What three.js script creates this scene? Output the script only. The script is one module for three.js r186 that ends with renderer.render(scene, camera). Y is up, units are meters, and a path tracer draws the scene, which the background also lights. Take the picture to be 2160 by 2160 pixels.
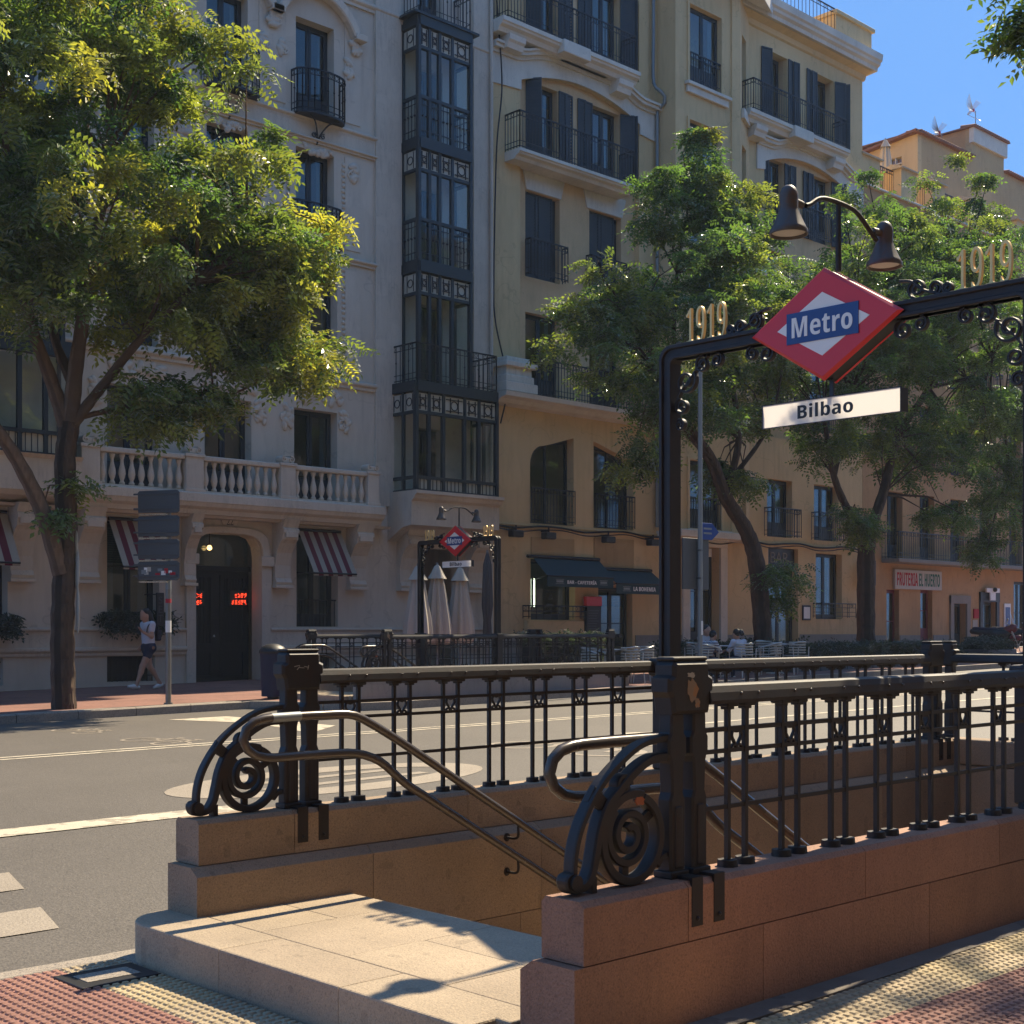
import * as THREE from 'three';
import { mergeGeometries } from 'three/addons/utils/BufferGeometryUtils.js';
import { mergeVertices } from 'three/addons/utils/BufferGeometryUtils.js';
import { RoundedBoxGeometry } from 'three/addons/geometries/RoundedBoxGeometry.js';
import { TextGeometry } from 'three/addons/geometries/TextGeometry.js';
import { FontLoader } from 'three/addons/loaders/FontLoader.js';
import { MarchingCubes } from 'three/addons/objects/MarchingCubes.js';

// ---------- camera, sky, sun, exposure ----------
const scene = new THREE.Scene();
const W = 1024;
const camera = new THREE.PerspectiveCamera(2 * Math.atan(0.5 / 1.346) * 180 / Math.PI, 1, 0.1, 1500);
camera.position.set(0, 1.4, 0);
camera.lookAt(0.6896, 1.4, -0.7242);
camera.setViewOffset(W, W, 0, -0.1139 * W, W, W);          // shift lens: verticals stay upright

const SUN = new THREE.Vector3(2.84, 3.3, -0.42).normalize();
{
  const w = 512, h = 256, d = new Float32Array(w * h * 4), v = new THREE.Vector3();
  for (let j = 0; j < h; j++) for (let i = 0; i < w; i++) {
    const up = ((j + 0.5) / h - 0.5) * Math.PI, ro = ((i + 0.5) / w - 0.5) * 2 * Math.PI;
    v.set(Math.cos(ro) * Math.cos(up), Math.sin(up), Math.sin(ro) * Math.cos(up));
    const c = Math.max(-1, Math.min(1, v.dot(SUN))), e = Math.max(0, v.y), hz = Math.pow(1 - e, 4);
    const mie = 0.3 * Math.pow(Math.max(0, c), 60) + 0.05 * Math.pow(Math.max(0, c), 8) + 0.02 * Math.pow(Math.max(0, c), 3);
    const zen = [0.056, 0.168, 0.405], hor = [0.14, 0.32, 0.66], gnd = [0.03, 0.026, 0.022];
    for (let k = 0; k < 3; k++) {
      let L = zen[k] * (1 - hz) + hor[k] * hz + mie * [1, 0.93, 0.85][k];
      if (v.y < 0) { const t = Math.min(1, -v.y * 12); L = L * (1 - t) + gnd[k] * t; }
      d[(j * w + i) * 4 + k] = L;
    }
    d[(j * w + i) * 4 + 3] = 1;
  }
  const t = new THREE.DataTexture(d, w, h, THREE.RGBAFormat, THREE.FloatType);
  t.mapping = THREE.EquirectangularReflectionMapping; t.magFilter = t.minFilter = THREE.LinearFilter; t.needsUpdate = true;
  scene.background = t; scene.environment = t;
}
const sun = new THREE.DirectionalLight(new THREE.Color().setRGB(1, 0.85, 0.61), 4.8);
sun.position.copy(SUN).multiplyScalar(120).add(new THREE.Vector3(20, 0, -15)); sun.target.position.set(20, 0, -15);
sun.castShadow = true; sun.shadow.mapSize.set(4096, 4096);
Object.assign(sun.shadow.camera, { left: -60, right: 60, top: 60, bottom: -60, near: 1, far: 300 });
scene.add(sun, sun.target);
const renderer = new THREE.WebGLRenderer({ antialias: true });
renderer.setSize(W, W); renderer.shadowMap.enabled = true;
renderer.toneMapping = THREE.LinearToneMapping; renderer.toneMappingExposure = 2.15;
scene.fog = new THREE.FogExp2(new THREE.Color().setRGB(0.62, 0.75, 0.95), 0.0005);

// ---------- helpers ----------
let _s = 12345;
function rng(seed) { let s = seed >>> 0; return () => { s = (s + 0x6d2b79f5) | 0; let t = Math.imul(s ^ (s >>> 15), 1 | s); t = (t + Math.imul(t ^ (t >>> 7), 61 | t)) ^ t; return ((t ^ (t >>> 14)) >>> 0) / 4294967296; }; }
const R = rng(7);
const V = (x, y, z) => new THREE.Vector3(x, y, z);
const gy = (x) => 0.013 * Math.max(0, Math.min(60, x - 3));       // the street climbs gently to the right
const ORG = new WeakMap();
const orgOf = (o) => ORG.get(o) || V(0, 0, 0);
function boxUV(g) {
  const p = g.attributes.position, n = g.attributes.normal, uv = new Float32Array(p.count * 2);
  for (let i = 0; i < p.count; i++) {
    const ax = Math.abs(n.getX(i)), ay = Math.abs(n.getY(i)), az = Math.abs(n.getZ(i)), x = p.getX(i), y = p.getY(i), z = p.getZ(i);
    if (ay > ax && ay > az) { uv[2 * i] = x; uv[2 * i + 1] = z; } else if (ax > az) { uv[2 * i] = z; uv[2 * i + 1] = y; } else { uv[2 * i] = x; uv[2 * i + 1] = y; }
  }
  g.setAttribute('uv', new THREE.BufferAttribute(uv, 2)); return g;
}
const clean = (g) => { g = g.index ? g.toNonIndexed() : g; for (const k of Object.keys(g.attributes)) if (k !== 'position' && k !== 'normal' && k !== 'color') g.deleteAttribute(k); return g; };
class MB {
  constructor() { this.g = []; }
  add(g) { this.g.push(clean(g)); return this; }
  box(x0, x1, y0, y1, z0, z1, r = 0) {
    const w = Math.abs(x1 - x0), h = Math.abs(y1 - y0), d = Math.abs(z1 - z0);
    const g = r ? new RoundedBoxGeometry(w, h, d, 1, Math.min(r, w / 2.01, h / 2.01, d / 2.01)) : new THREE.BoxGeometry(w, h, d);
    return this.add(g.translate((x0 + x1) / 2, (y0 + y1) / 2, (z0 + z1) / 2));
  }
  cyl(a, b, r0, r1 = r0, seg = 8) {
    const d = b.clone().sub(a), L = d.length(), g = new THREE.CylinderGeometry(r1, r0, L, seg);
    g.translate(0, L / 2, 0); g.applyQuaternion(new THREE.Quaternion().setFromUnitVectors(V(0, 1, 0), d.normalize())); return this.add(g.translate(a.x, a.y, a.z));
  }
  bar(a, b, w, h) {                                                // square bar between two points
    const d = b.clone().sub(a), L = d.length(), g = new THREE.BoxGeometry(w, h, L);
    const m = new THREE.Matrix4().lookAt(b, a, Math.abs(d.y) / L > 0.99 ? V(1, 0, 0) : V(0, 1, 0)); g.applyMatrix4(m); const c = a.clone().add(b).multiplyScalar(0.5); return this.add(g.translate(c.x, c.y, c.z));
  }
  tube(pts, r, seg = 0, rad = 8, closed = false, tension = 0.5) {
    const c = new THREE.CatmullRomCurve3(pts, closed, 'catmullrom', tension); return this.add(new THREE.TubeGeometry(c, seg || pts.length * 6, r, rad, closed));
  }
  flatbar(pts, w, d, n = 0) {                                      // bar of rectangular section following a curve in a plane z = const
    const c = new THREE.CatmullRomCurve3(pts), k = n || pts.length * 5, P = c.getPoints(k), top = [], bot = [];
    for (let i = 0; i <= k; i++) { const a = P[Math.max(0, i - 1)], b = P[Math.min(k, i + 1)], t = b.clone().sub(a).normalize(); top.push([P[i].x - t.y * w / 2, P[i].y + t.x * w / 2]); bot.push([P[i].x + t.y * w / 2, P[i].y - t.x * w / 2]); }
    const s = new THREE.Shape([...top, ...bot.reverse()].map(([x, y]) => new THREE.Vector2(x, y)));
    return this.add(new THREE.ExtrudeGeometry(s, { depth: d * 0.7, bevelEnabled: true, bevelThickness: d * 0.15, bevelSize: w * 0.12, bevelOffset: -w * 0.12, bevelSegments: 1, steps: 1 }).translate(0, 0, pts[0].z - d * 0.35));
  }
  lathe(prof, x, y, z, seg = 16) { return this.add(new THREE.LatheGeometry(prof.map(([a, b]) => new THREE.Vector2(a, b)), seg).translate(x, y, z)); }
  ext(shape, z0, z1, bev = 0) {                                    // outline in x, y pushed from z0 to z1
    const s = Array.isArray(shape) ? new THREE.Shape(shape.map(([x, y]) => new THREE.Vector2(x, y))) : shape;
    return this.add(new THREE.ExtrudeGeometry(s, bev ? { depth: z1 - z0 - 2 * bev, bevelEnabled: true, bevelThickness: bev, bevelSize: bev, bevelOffset: -bev, bevelSegments: 1, curveSegments: 10 } : { depth: z1 - z0, bevelEnabled: false, curveSegments: 10 }).translate(0, 0, z0 + bev));
  }
  extX(prof, x0, x1) {                                             // outline in z, y pushed along x
    const s = new THREE.Shape(prof.map(([z, y]) => new THREE.Vector2(-z, y)));
    return this.add(new THREE.ExtrudeGeometry(s, { depth: x1 - x0, bevelEnabled: false }).rotateY(Math.PI / 2).translate(x0, 0, 0));
  }
  extZ(prof, z0, z1) { return this.ext(prof, z0, z1); }
  flat(pts, yf, holes = []) {                                      // sheet over an outline in x, z
    const s = new THREE.Shape(pts.map(([x, z]) => new THREE.Vector2(x, -z))); for (const h of holes) s.holes.push(new THREE.Path(h.map(([x, z]) => new THREE.Vector2(x, -z))));
    const g = new THREE.ShapeGeometry(s, 24).rotateX(-Math.PI / 2), p = g.attributes.position; for (let i = 0; i < p.count; i++) p.setY(i, yf(p.getX(i), p.getZ(i))); return this.add(g);
  }
  geo() { const g = this.g.length > 1 ? mergeGeometries(this.g.map((q) => { if (!q.attributes.normal) q.computeVertexNormals(); return q; })) : this.g[0]; this.g = []; return g; }
  build(name, mat, parent, o = {}) {
    const g = boxUV(this.geo()), c = orgOf(parent); g.translate(-c.x, -c.y, -c.z);
    return part(name, g, mat, parent, null, o);
  }
}
const mb = () => new MB();
function part(name, g, mat, parent, pos, o = {}) {
  const m = new THREE.Mesh(g, mat); m.name = name; m.castShadow = m.receiveShadow = true;
  if (pos) { const c = orgOf(parent); m.position.set(pos[0] - c.x, pos[1] - c.y, pos[2] - c.z); }
  if (parent !== scene) { if (!pos) ORG.set(m, orgOf(parent)); else ORG.set(m, V(pos[0], pos[1], pos[2])); }
  if (o.label || o.stuff) m.userData = { ...(o.label ? { label: o.label } : {}), ...(o.stuff ? { kind: 'stuff' } : {}) };
  parent.add(m); return m;
}
const used = {};
function numbered(n) { const b = n.replace(/_\d\d\d$/, ''); used[b] = (used[b] ?? -1) + 1; return used[b] ? b + '_' + String(used[b]).padStart(3, '0') : b; }
function thing(name, label, category, pos = [0, 0, 0], o = {}) {   // parts are given in world coordinates when o.world is set, else round the base
  const t = new THREE.Group(); t.name = numbered(name); t.position.set(...pos); t.rotation.y = o.turn || 0; t.userData = { label, category };
  if (o.group) t.userData.group = o.group; if (o.world) ORG.set(t, V(...pos)); scene.add(t); return t;
}
function copyOf(src, label, pos, turn, group) {
  const c = src.clone(); c.name = numbered(src.name); if (pos) c.position.set(...pos); if (turn !== undefined) c.rotation.y = turn;
  c.userData = { ...src.userData, label }; if (group) c.userData.group = group; scene.add(c); return c;
}
function struct(name, b, mat) { const m = b.build(name, mat, scene); m.name = numbered(name); m.userData = { kind: 'structure' }; return m; }

// ---------- textures (colour multipliers near 1, relief) ----------
const hash = (x, y, s) => { let n = Math.imul(x, 374761393) + Math.imul(y, 668265263) + Math.imul(s, 1274126177); n = Math.imul(n ^ (n >>> 13), 1274126177); return ((n ^ (n >>> 16)) >>> 0) / 4294967296; };
const sm = (t) => t * t * (3 - 2 * t);
function vn(u, v, p, s) { const x = u * p, y = v * p, i = Math.floor(x), j = Math.floor(y), a = sm(x - i), b = sm(y - j), m = (k) => ((k % p) + p) % p; const h = (q, r) => hash(m(i + q), m(j + r), s); return (h(0, 0) * (1 - a) + h(1, 0) * a) * (1 - b) + (h(0, 1) * (1 - a) + h(1, 1) * a) * b; }
const fbm = (u, v, p, s, o = 4) => { let t = 0, a = 0.5, w = 0; for (let k = 0; k < o; k++, p *= 2, a *= 0.55) { t += a * vn(u, v, p, s + k); w += a; } return t / w; };
function tex(n, size, f, channels = 4) {
  const d = new Uint8Array(n * n * 4); for (let j = 0; j < n; j++) for (let i = 0; i < n; i++) { const c = f((i + 0.5) / n, (j + 0.5) / n, i, j), k = (j * n + i) * 4; const q = typeof c === 'number' ? [c, c, c] : c; for (let e = 0; e < 3; e++) d[k + e] = Math.max(0, Math.min(255, q[e] * 255)); d[k + 3] = 255; }
  const t = new THREE.DataTexture(d, n, n); t.wrapS = t.wrapT = THREE.RepeatWrapping; t.magFilter = THREE.LinearFilter; t.minFilter = THREE.LinearMipmapLinearFilter; t.repeat.set(1 / size, 1 / size); t.needsUpdate = true; return t;
}
const rep = (t, size, sy = size) => { const c = t.clone(); c.repeat.set(1 / size, 1 / sy); c.needsUpdate = true; return c; };
const T = {};
T.asph = tex(1024, 3.3, (u, v, i, j) => { const f = 0.5 * fbm(u, v, 5, 3, 4) + 0.75 * fbm(u, v, 2, 13, 3) - 0.1, s = hash(i, j, 5), q = vn(u, v, 340, 9); const k = 0.54 + 0.24 * f + 0.40 * (q - 0.5) + (s > 0.9 ? 0.36 : 0) - (s < 0.16 ? 0.22 : 0); return [k * 1.0, k * 0.97, k * 0.93]; });
T.asphB = tex(512, 1.1, (u, v, i, j) => 0.5 * vn(u, v, 120, 9) + 0.3 * hash(i >> 1, j >> 1, 5) + 0.2 * fbm(u, v, 40, 8, 2));
T.wear = tex(512, 13, (u, v) => { const a = fbm(u, v, 4, 21, 5), b = fbm(u, v, 12, 29, 4); const k = 0.80 + 0.2 * sm(Math.min(1, Math.max(0, a * 1.6 - 0.3))) * (0.75 + 0.4 * b); return [k, k * 0.985, k * 0.96]; });
T.worn = tex(512, 2.6, (u, v, i, j) => { const a = fbm(u, v, 30, 25, 4), b = fbm(u, v, 5, 26, 3), q = hash(i >> 1, j >> 1, 27); let k = 0.82 + 0.18 * b + 0.1 * (q - 0.5); if (a + 0.25 * b > 0.72) k *= 0.62; return [k, k * 0.98, k * 0.95]; });
T.gran = tex(512, 0.42, (u, v, i, j) => { const q = vn(u, v, 128, 31), r = vn(u, v, 90, 37), s = hash(i >> 2, j >> 2, 33), f = fbm(u, v, 5, 34, 3); let k = 0.66 + 0.20 * f + 0.22 * (q - 0.5); let c = [k, k, k]; if (r > 0.70) c = [k * 0.62, k * 0.6, k * 0.6]; else if (r < 0.26) c = [Math.min(1, k * 1.28), k * 1.2, k * 1.12]; if (s > 0.95) c = c.map((x) => x * 0.6); return c; });
T.granF = tex(1024, 1.5, (u, v, i, j) => { const q = hash(i >> 1, j >> 1, 131), r = vn(u, v, 360, 137), f = fbm(u, v, 4, 134, 5), st = fbm(u, v, 3, 139, 5), sp = vn(u, v, 28, 142) * vn(u, v, 17, 143); let k = 0.67 + 0.30 * (f - 0.5) + 0.12 * (q - 0.5) + 0.22 * (st - 0.5) - (sp > 0.62 ? 0.12 : 0); let c = [k, k, k]; if (r > 0.74) c = [k * 0.78, k * 0.77, k * 0.76]; else if (r < 0.24) c = [k * 1.16, k * 1.12, k * 1.08]; return c; });
T.granS = tex(1024, 1.6, (u, v, i, j) => { const q = hash(i >> 1, j >> 1, 231), r = vn(u, v, 380, 137), f = fbm(u, v, 5, 234, 5), st = vn(u, v * 0.2, 60, 239) * 0.6 + vn(u, v * 0.3, 25, 240) * 0.4, d = fbm(u, v, 3, 241, 4); let k = 0.66 + 0.26 * (f - 0.5) + 0.12 * (q - 0.5) - 0.20 * Math.max(0, st - 0.52) + 0.12 * (d - 0.5); let c = [k, k, k]; if (r > 0.74) c = [k * 0.78, k * 0.77, k * 0.76]; else if (r < 0.24) c = [k * 1.14, k * 1.12, k * 1.08]; return c; });
T.granB = tex(256, 0.42, (u, v, i, j) => 0.6 * vn(u, v, 64, 31) + 0.4 * hash(i, j, 4));
T.plaster = tex(1024, 8.4, (u, v) => { const a = fbm(u, v, 3, 41, 5), st = vn(u, v * 0.12, 70, 44) * 0.6 + vn(u, v * 0.2, 150, 45) * 0.4, m = fbm(u, v, 5, 46, 3); const cr = Math.abs(fbm(u, v, 4, 47, 5) - 0.5) < 0.0035 ? 0.12 : 0, pa = vn(u, v, 9, 48) > 0.8 ? 0.045 : 0; const k = 0.72 + 0.30 * a - 0.34 * sm(m) * Math.max(0, st - 0.36) - cr + pa; return [k, k * 0.993, k * 0.975]; });
T.plasB = tex(256, 0.6, (u, v, i, j) => 0.6 * fbm(u, v, 24, 51, 3) + 0.4 * hash(i, j, 53));
T.bark = tex(256, 0.9, (u, v) => { const a = fbm(u, v, 4, 61, 4), b = vn(u, v * 0.25, 32, 62); const k = 0.45 + 0.4 * a + 0.3 * (b - 0.4); return [k, k * 0.95, k * 0.9]; });
T.iron = tex(256, 0.35, (u, v) => { const a = fbm(u, v, 8, 71, 4); return a > 0.66 ? [1, 0.72, 0.5] : [0.62 + 0.3 * a, 0.62 + 0.26 * a, 0.62 + 0.25 * a]; });
T.fine = tex(256, 0.25, (u, v, i, j) => 0.5 * fbm(u, v, 16, 81, 3) + 0.5 * hash(i, j, 83));
T.rough = tex(256, 0.8, (u, v) => 0.72 + 0.28 * fbm(u, v, 6, 91, 4));
T.tile = tex(1024, 2.2, (u, v, i, j) => { const a = fbm(u, v, 5, 95, 5), b = fbm(u, v, 24, 97, 3), sp = vn(u, v, 40, 98) * vn(u, v, 23, 99); let k = 0.60 + 0.42 * (a - 0.3) + 0.2 * (b - 0.5) - (sp > 0.6 ? 0.2 : 0) - (hash(i >> 1, j >> 1, 96) > 0.95 ? 0.1 : 0); return [k, k * 0.985, k * 0.97]; });

const C = (r, g, b) => new THREE.Color().setRGB(r, g, b);
const mat = (c, o = {}) => new THREE.MeshStandardMaterial({ color: c, roughness: 0.85, metalness: 0, side: THREE.DoubleSide, ...o });
const M = {
  asphalt: mat(C(0.150, 0.134, 0.116), { map: T.asph, bumpMap: T.asphB, bumpScale: 0.0035, roughness: 0.62 }),
  paintWorn: mat(C(0.40, 0.345, 0.275), { map: rep(T.asph, 1.7), bumpMap: T.asphB, bumpScale: 0.003, roughness: 0.7 }),
  paint: mat(C(0.54, 0.48, 0.37), { map: T.worn, bumpMap: T.asphB, bumpScale: 0.003, roughness: 0.7 }),
  redPave: mat(C(0.30, 0.145, 0.11), { map: T.tile, bumpMap: T.fine, bumpScale: 0.002 }),
  redTile: [0, 1, 2].map((k) => mat(C(0.345 + 0.03 * k, 0.165 + 0.018 * k, 0.128 + 0.012 * k), { map: T.tile, bumpMap: T.fine, bumpScale: 0.0022, roughness: 0.8 })),
  yelTile: [0, 1].map((k) => mat(C(0.58 - 0.05 * k, 0.465 - 0.04 * k, 0.275), { map: T.tile, bumpMap: T.fine, bumpScale: 0.0022, roughness: 0.8 })),
  greyPave: mat(C(0.22, 0.19, 0.16), { map: T.tile, bumpMap: T.fine, bumpScale: 0.002 }),
  kerb: mat(C(0.36, 0.31, 0.25), { map: T.gran, bumpMap: T.granB, bumpScale: 0.002 }),
  granRed: [0, 1, 2].map((k) => mat(C(0.42 + 0.04 * k, 0.22 + 0.022 * k, 0.138 + 0.015 * k), { map: T.granS, bumpMap: T.granB, bumpScale: 0.0025, roughness: 0.8 })),
  granTan: [0, 1, 2].map((k) => mat(C(0.36 + 0.028 * k, 0.255 + 0.02 * k, 0.165 + 0.013 * k), { map: T.granF, bumpMap: T.granB, bumpScale: 0.0025, roughness: 0.8 })),
  slab: [0, 1].map((k) => mat(C(0.50 - 0.03 * k, 0.39 - 0.025 * k, 0.265 - 0.015 * k), { map: T.granF, bumpMap: T.granB, bumpScale: 0.002, roughness: 0.78 })),
  iron: mat(C(0.019, 0.0125, 0.009), { map: T.iron, roughness: 0.56, bumpMap: T.fine, bumpScale: 0.0008 }),
  ironPlain: mat(C(0.014, 0.014, 0.016), { roughness: 0.5 }),
  steel: mat(C(0.085, 0.07, 0.058), { metalness: 0.35, roughness: 0.3, roughnessMap: T.rough }),
  acrylic: new THREE.MeshPhysicalMaterial({ color: C(0.86, 0.80, 0.74), roughness: 1, transmission: 0.5, thickness: 0, side: THREE.DoubleSide }),
  brick: mat(C(0.26, 0.19, 0.14), { roughness: 0.9 }),
  bronze: mat(C(0.085, 0.066, 0.05), { map: T.iron, roughness: 0.45 }),
  awnPale: mat(C(0.33, 0.285, 0.225), { roughness: 0.95 }),
  board: mat(C(0.46, 0.43, 0.38), { roughness: 0.6 }),
  gold: mat(C(0.80, 0.55, 0.22), { metalness: 0.35, roughness: 0.45 }),
  red: mat(C(0.62, 0.022, 0.03), { roughness: 0.32 }),
  signWhite: mat(C(0.80, 0.78, 0.74), { roughness: 0.4 }),
  blue: mat(C(0.018, 0.055, 0.20), { roughness: 0.35 }),
  black: mat(C(0.015, 0.015, 0.017), { roughness: 0.5 }),
  cream: mat(C(0.67, 0.59, 0.485), { map: T.plaster, bumpMap: T.plasB, bumpScale: 0.004, roughness: 0.9 }),
  creamTrim: mat(C(0.68, 0.60, 0.495), { map: rep(T.plaster, 3.1), bumpMap: T.plasB, bumpScale: 0.003, roughness: 0.88 }),
  yellow: mat(C(0.76, 0.56, 0.30), { map: T.plaster, bumpMap: T.plasB, bumpScale: 0.004, roughness: 0.9 }),
  yellowRec: mat(C(0.74, 0.52, 0.29), { map: rep(T.plaster, 4.3), bumpMap: T.plasB, bumpScale: 0.004, roughness: 0.9 }),
  peach: mat(C(0.56, 0.345, 0.17), { map: rep(T.plaster, 4), bumpMap: T.plasB, bumpScale: 0.004, roughness: 0.9 }),
  tan: mat(C(0.58, 0.41, 0.215), { map: rep(T.plaster, 6), bumpMap: T.plasB, bumpScale: 0.004, roughness: 0.9 }),
  white: mat(C(0.74, 0.70, 0.61), { map: rep(T.plaster, 2.6), roughness: 0.85 }),
  greyBase: mat(C(0.30, 0.28, 0.25), { map: rep(T.plaster, 3), bumpMap: T.plasB, bumpScale: 0.004 }),
  wood: mat(C(0.020, 0.030, 0.036), { roughness: 0.5 }),
  shutter: mat(C(0.028, 0.040, 0.048), { roughness: 0.55 }),
  redWood: mat(C(0.16, 0.018, 0.025), { roughness: 0.5 }),
  glass: new THREE.MeshPhysicalMaterial({ color: C(0.70, 0.78, 0.80), roughness: 0.03, transmission: 1, thickness: 0, ior: 1.6, side: THREE.DoubleSide }),
  clear: new THREE.MeshPhysicalMaterial({ color: C(0.88, 0.92, 0.92), roughness: 0.02, transmission: 1, thickness: 0, ior: 1.5, side: THREE.DoubleSide }),
  frost: mat(C(0.50, 0.47, 0.38), { roughness: 0.5 }),
  blind: mat(C(0.20, 0.24, 0.20), { roughness: 0.8 }),
  curtain: mat(C(0.62, 0.60, 0.54), { roughness: 0.95 }),
  stoneCap: mat(C(0.66, 0.56, 0.40), { roughness: 0.85, map: rep(T.gran, 0.8) }),
  roofTile: mat(C(0.36, 0.17, 0.10), { roughness: 0.85, map: T.tile }),
  awnGreen: mat(C(0.018, 0.050, 0.062), { roughness: 0.8 }),
  canvas: mat(C(0.46, 0.42, 0.35), { roughness: 0.95, bumpMap: T.fine, bumpScale: 0.002 }),
  bark: mat(C(0.125, 0.08, 0.052), { map: T.bark, bumpMap: T.bark, bumpScale: 0.07, roughness: 0.95 }),
  barkPale: mat(C(0.24, 0.155, 0.10), { map: T.bark, bumpMap: T.bark, bumpScale: 0.02, roughness: 0.95 }),
  poleSteel: mat(C(0.20, 0.195, 0.18), { metalness: 0.5, roughness: 0.38 }),
  alum: mat(C(0.55, 0.55, 0.54), { metalness: 0.85, roughness: 0.35 }),
  galv: mat(C(0.22, 0.24, 0.24), { metalness: 0.3, roughness: 0.5 }),
  boardBack: mat(C(0.075, 0.078, 0.082), { roughness: 0.55, metalness: 0.2 }),
  cable: mat(C(0.02, 0.02, 0.022), { roughness: 0.7 }),
  skin: mat(C(0.42, 0.235, 0.155), { roughness: 0.6 }),
  hair: mat(C(0.012, 0.009, 0.008), { roughness: 0.55 }),
};
const fontB = await new FontLoader().loadAsync('fonts/droid/droid_sans_bold.typeface.json');
const fontS = await new FontLoader().loadAsync('fonts/droid/droid_serif_regular.typeface.json');
const fontR = await new FontLoader().loadAsync('fonts/droid/droid_sans_regular.typeface.json');
// lettering centred on (x, y), facing +z, w wide and h tall
function text(str, font, h, w, depth = 0.006) {
  const g = new TextGeometry(str, { font, size: h, depth, height: depth, curveSegments: 5, bevelEnabled: false }); g.computeBoundingBox(); const b = g.boundingBox;
  g.translate(-(b.min.x + b.max.x) / 2, -(b.min.y + b.max.y) / 2, 0); g.scale(w ? w / (b.max.x - b.min.x) : 1, h / (b.max.y - b.min.y), 1); return clean(g);
}

// ---------- the ground ----------
const gp = (x) => 0.1 * sm(Math.max(0, Math.min(1, (x - 2.55) / 1.0))) + 0.004 * Math.max(0, Math.min(60, x - 3.55));   // pavement in front of the right parapet
function sheet(b, x0, x1, z0, z1, off, cut = [3, 63]) {
  const xs = [x0, ...cut.filter((c) => c > x0 && c < x1), x1];
  for (let i = 0; i + 1 < xs.length; i++) b.flat([[xs[i], z0], [xs[i + 1], z0], [xs[i + 1], z1], [xs[i], z1]], (x) => gy(x) + off);
  return b;
}
const yRoad = (x) => gy(x) - 0.12;
struct('ground', mb().flat([[-700, -700], [700, -700], [700, 700], [-700, 700]], () => -4), M.greyPave);
struct('road', sheet(mb(), -90, 160, -20.6, -5.49, -0.12), M.asphalt);
const KB = [[13.2, -20.4], [13.5, -19.9], [13.75, -19.0], [14.1, -18.5], [14.7, -18.3]];   // the kerb swings out round the far metro entrance
struct('pavement', sheet(sheet(mb(), -90, 160, -27.9, -20.4, 0), 42, 43, -20.4, -20.3, 0).flat([...KB, [42, -18.3], [42, -20.4]], (x) => gy(x)), M.redPave);
{
  const b = sheet(sheet(mb(), -90, 2.55, -5.38, 14, -0.03), 2.55, 2.98, -5.38, -2.88, -0.03); for (let i = 0; i < 8; i++) b.flat([[2.55 + i * 0.125, -2.88], [2.55 + (i + 1) * 0.125, -2.88], [2.55 + (i + 1) * 0.125, 14], [2.55 + i * 0.125, 14]], (x) => gp(x) - 0.03); b.flat([[3.55, -2.88], [60, -2.88], [60, 14], [3.55, 14]], (x) => gp(x) - 0.03); sheet(b, 9.8, 60, -5.38, -2.88, -0.03);
  struct('pavement', b, M.greyPave);
}
struct('pavement_edge', sheet(mb(), -90, 13.3, -20.9, -20.4, 0.004), M.greyPave);
{
  const k = thing('kerb', 'long granite kerb of the far pavement along the road', 'kerb', [10, 0, -20.4], { world: true }); k.userData.kind = 'structure'; delete k.userData.category;
  const kp = (x0, x1) => { const h = R() * 0.008; return mb().extX([[-20.56, -0.3], [-20.39 + h, -0.3], [-20.39 + h, 0.0], [-20.41 + h, 0.014 + h], [-20.56, 0.014 + h]], x0 + 0.006, x1 - 0.006); };
  const tilt = (b, x) => { for (const g of b.g) g.applyMatrix4(new THREE.Matrix4().makeTranslation(x, gy(x), -20.4).multiply(new THREE.Matrix4().makeRotationZ(x > 3 ? Math.atan(0.013) : 0)).multiply(new THREE.Matrix4().makeTranslation(-x, 0, 20.4))); return b; };
  for (let x = 7; x < 13; x += 1) tilt(kp(x, x + 1), x + 0.5).build('kerb_stone', M.kerb, k);
  for (const [a, b] of [[-60, 3], [3, 7]]) tilt(kp(a, b), a).build('kerb_stone', M.kerb, k);
  const c = mb(); c.bar(V(12.99, gy(13) - 0.145, -20.47), V(13.22, gy(13.2) - 0.13, -20.42), 0.16, 0.29); for (let i = 0; i + 1 < KB.length; i++) c.bar(V(KB[i][0], gy(KB[i][0]) - 0.13, KB[i][1]), V(KB[i + 1][0], gy(KB[i + 1][0]) - 0.13, KB[i + 1][1]), 0.16, 0.29); c.build('kerb_stone', M.kerb, k);
  for (let x = 14.7; x < 42; x += 1.3) mb().bar(V(x, gy(x) - 0.13, -18.3), V(x + 1.294, gy(x + 1.294) - 0.13, -18.3), 0.16, 0.29).build('kerb_stone', M.kerb, k);
  const n = thing('kerb', 'near granite kerb beside the red tiles at lower left', 'kerb', [1, 0, -5.43], { world: true }); n.userData.kind = 'structure'; delete n.userData.category;
  for (let x = -4; x < 2.4; x += 1.4) mb().box(x + 0.004, Math.min(x + 1.396, 2.96), -0.35, 0.002, -5.5, -5.385, 0.008).build('kerb_stone', M.kerb, n);
}
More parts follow.
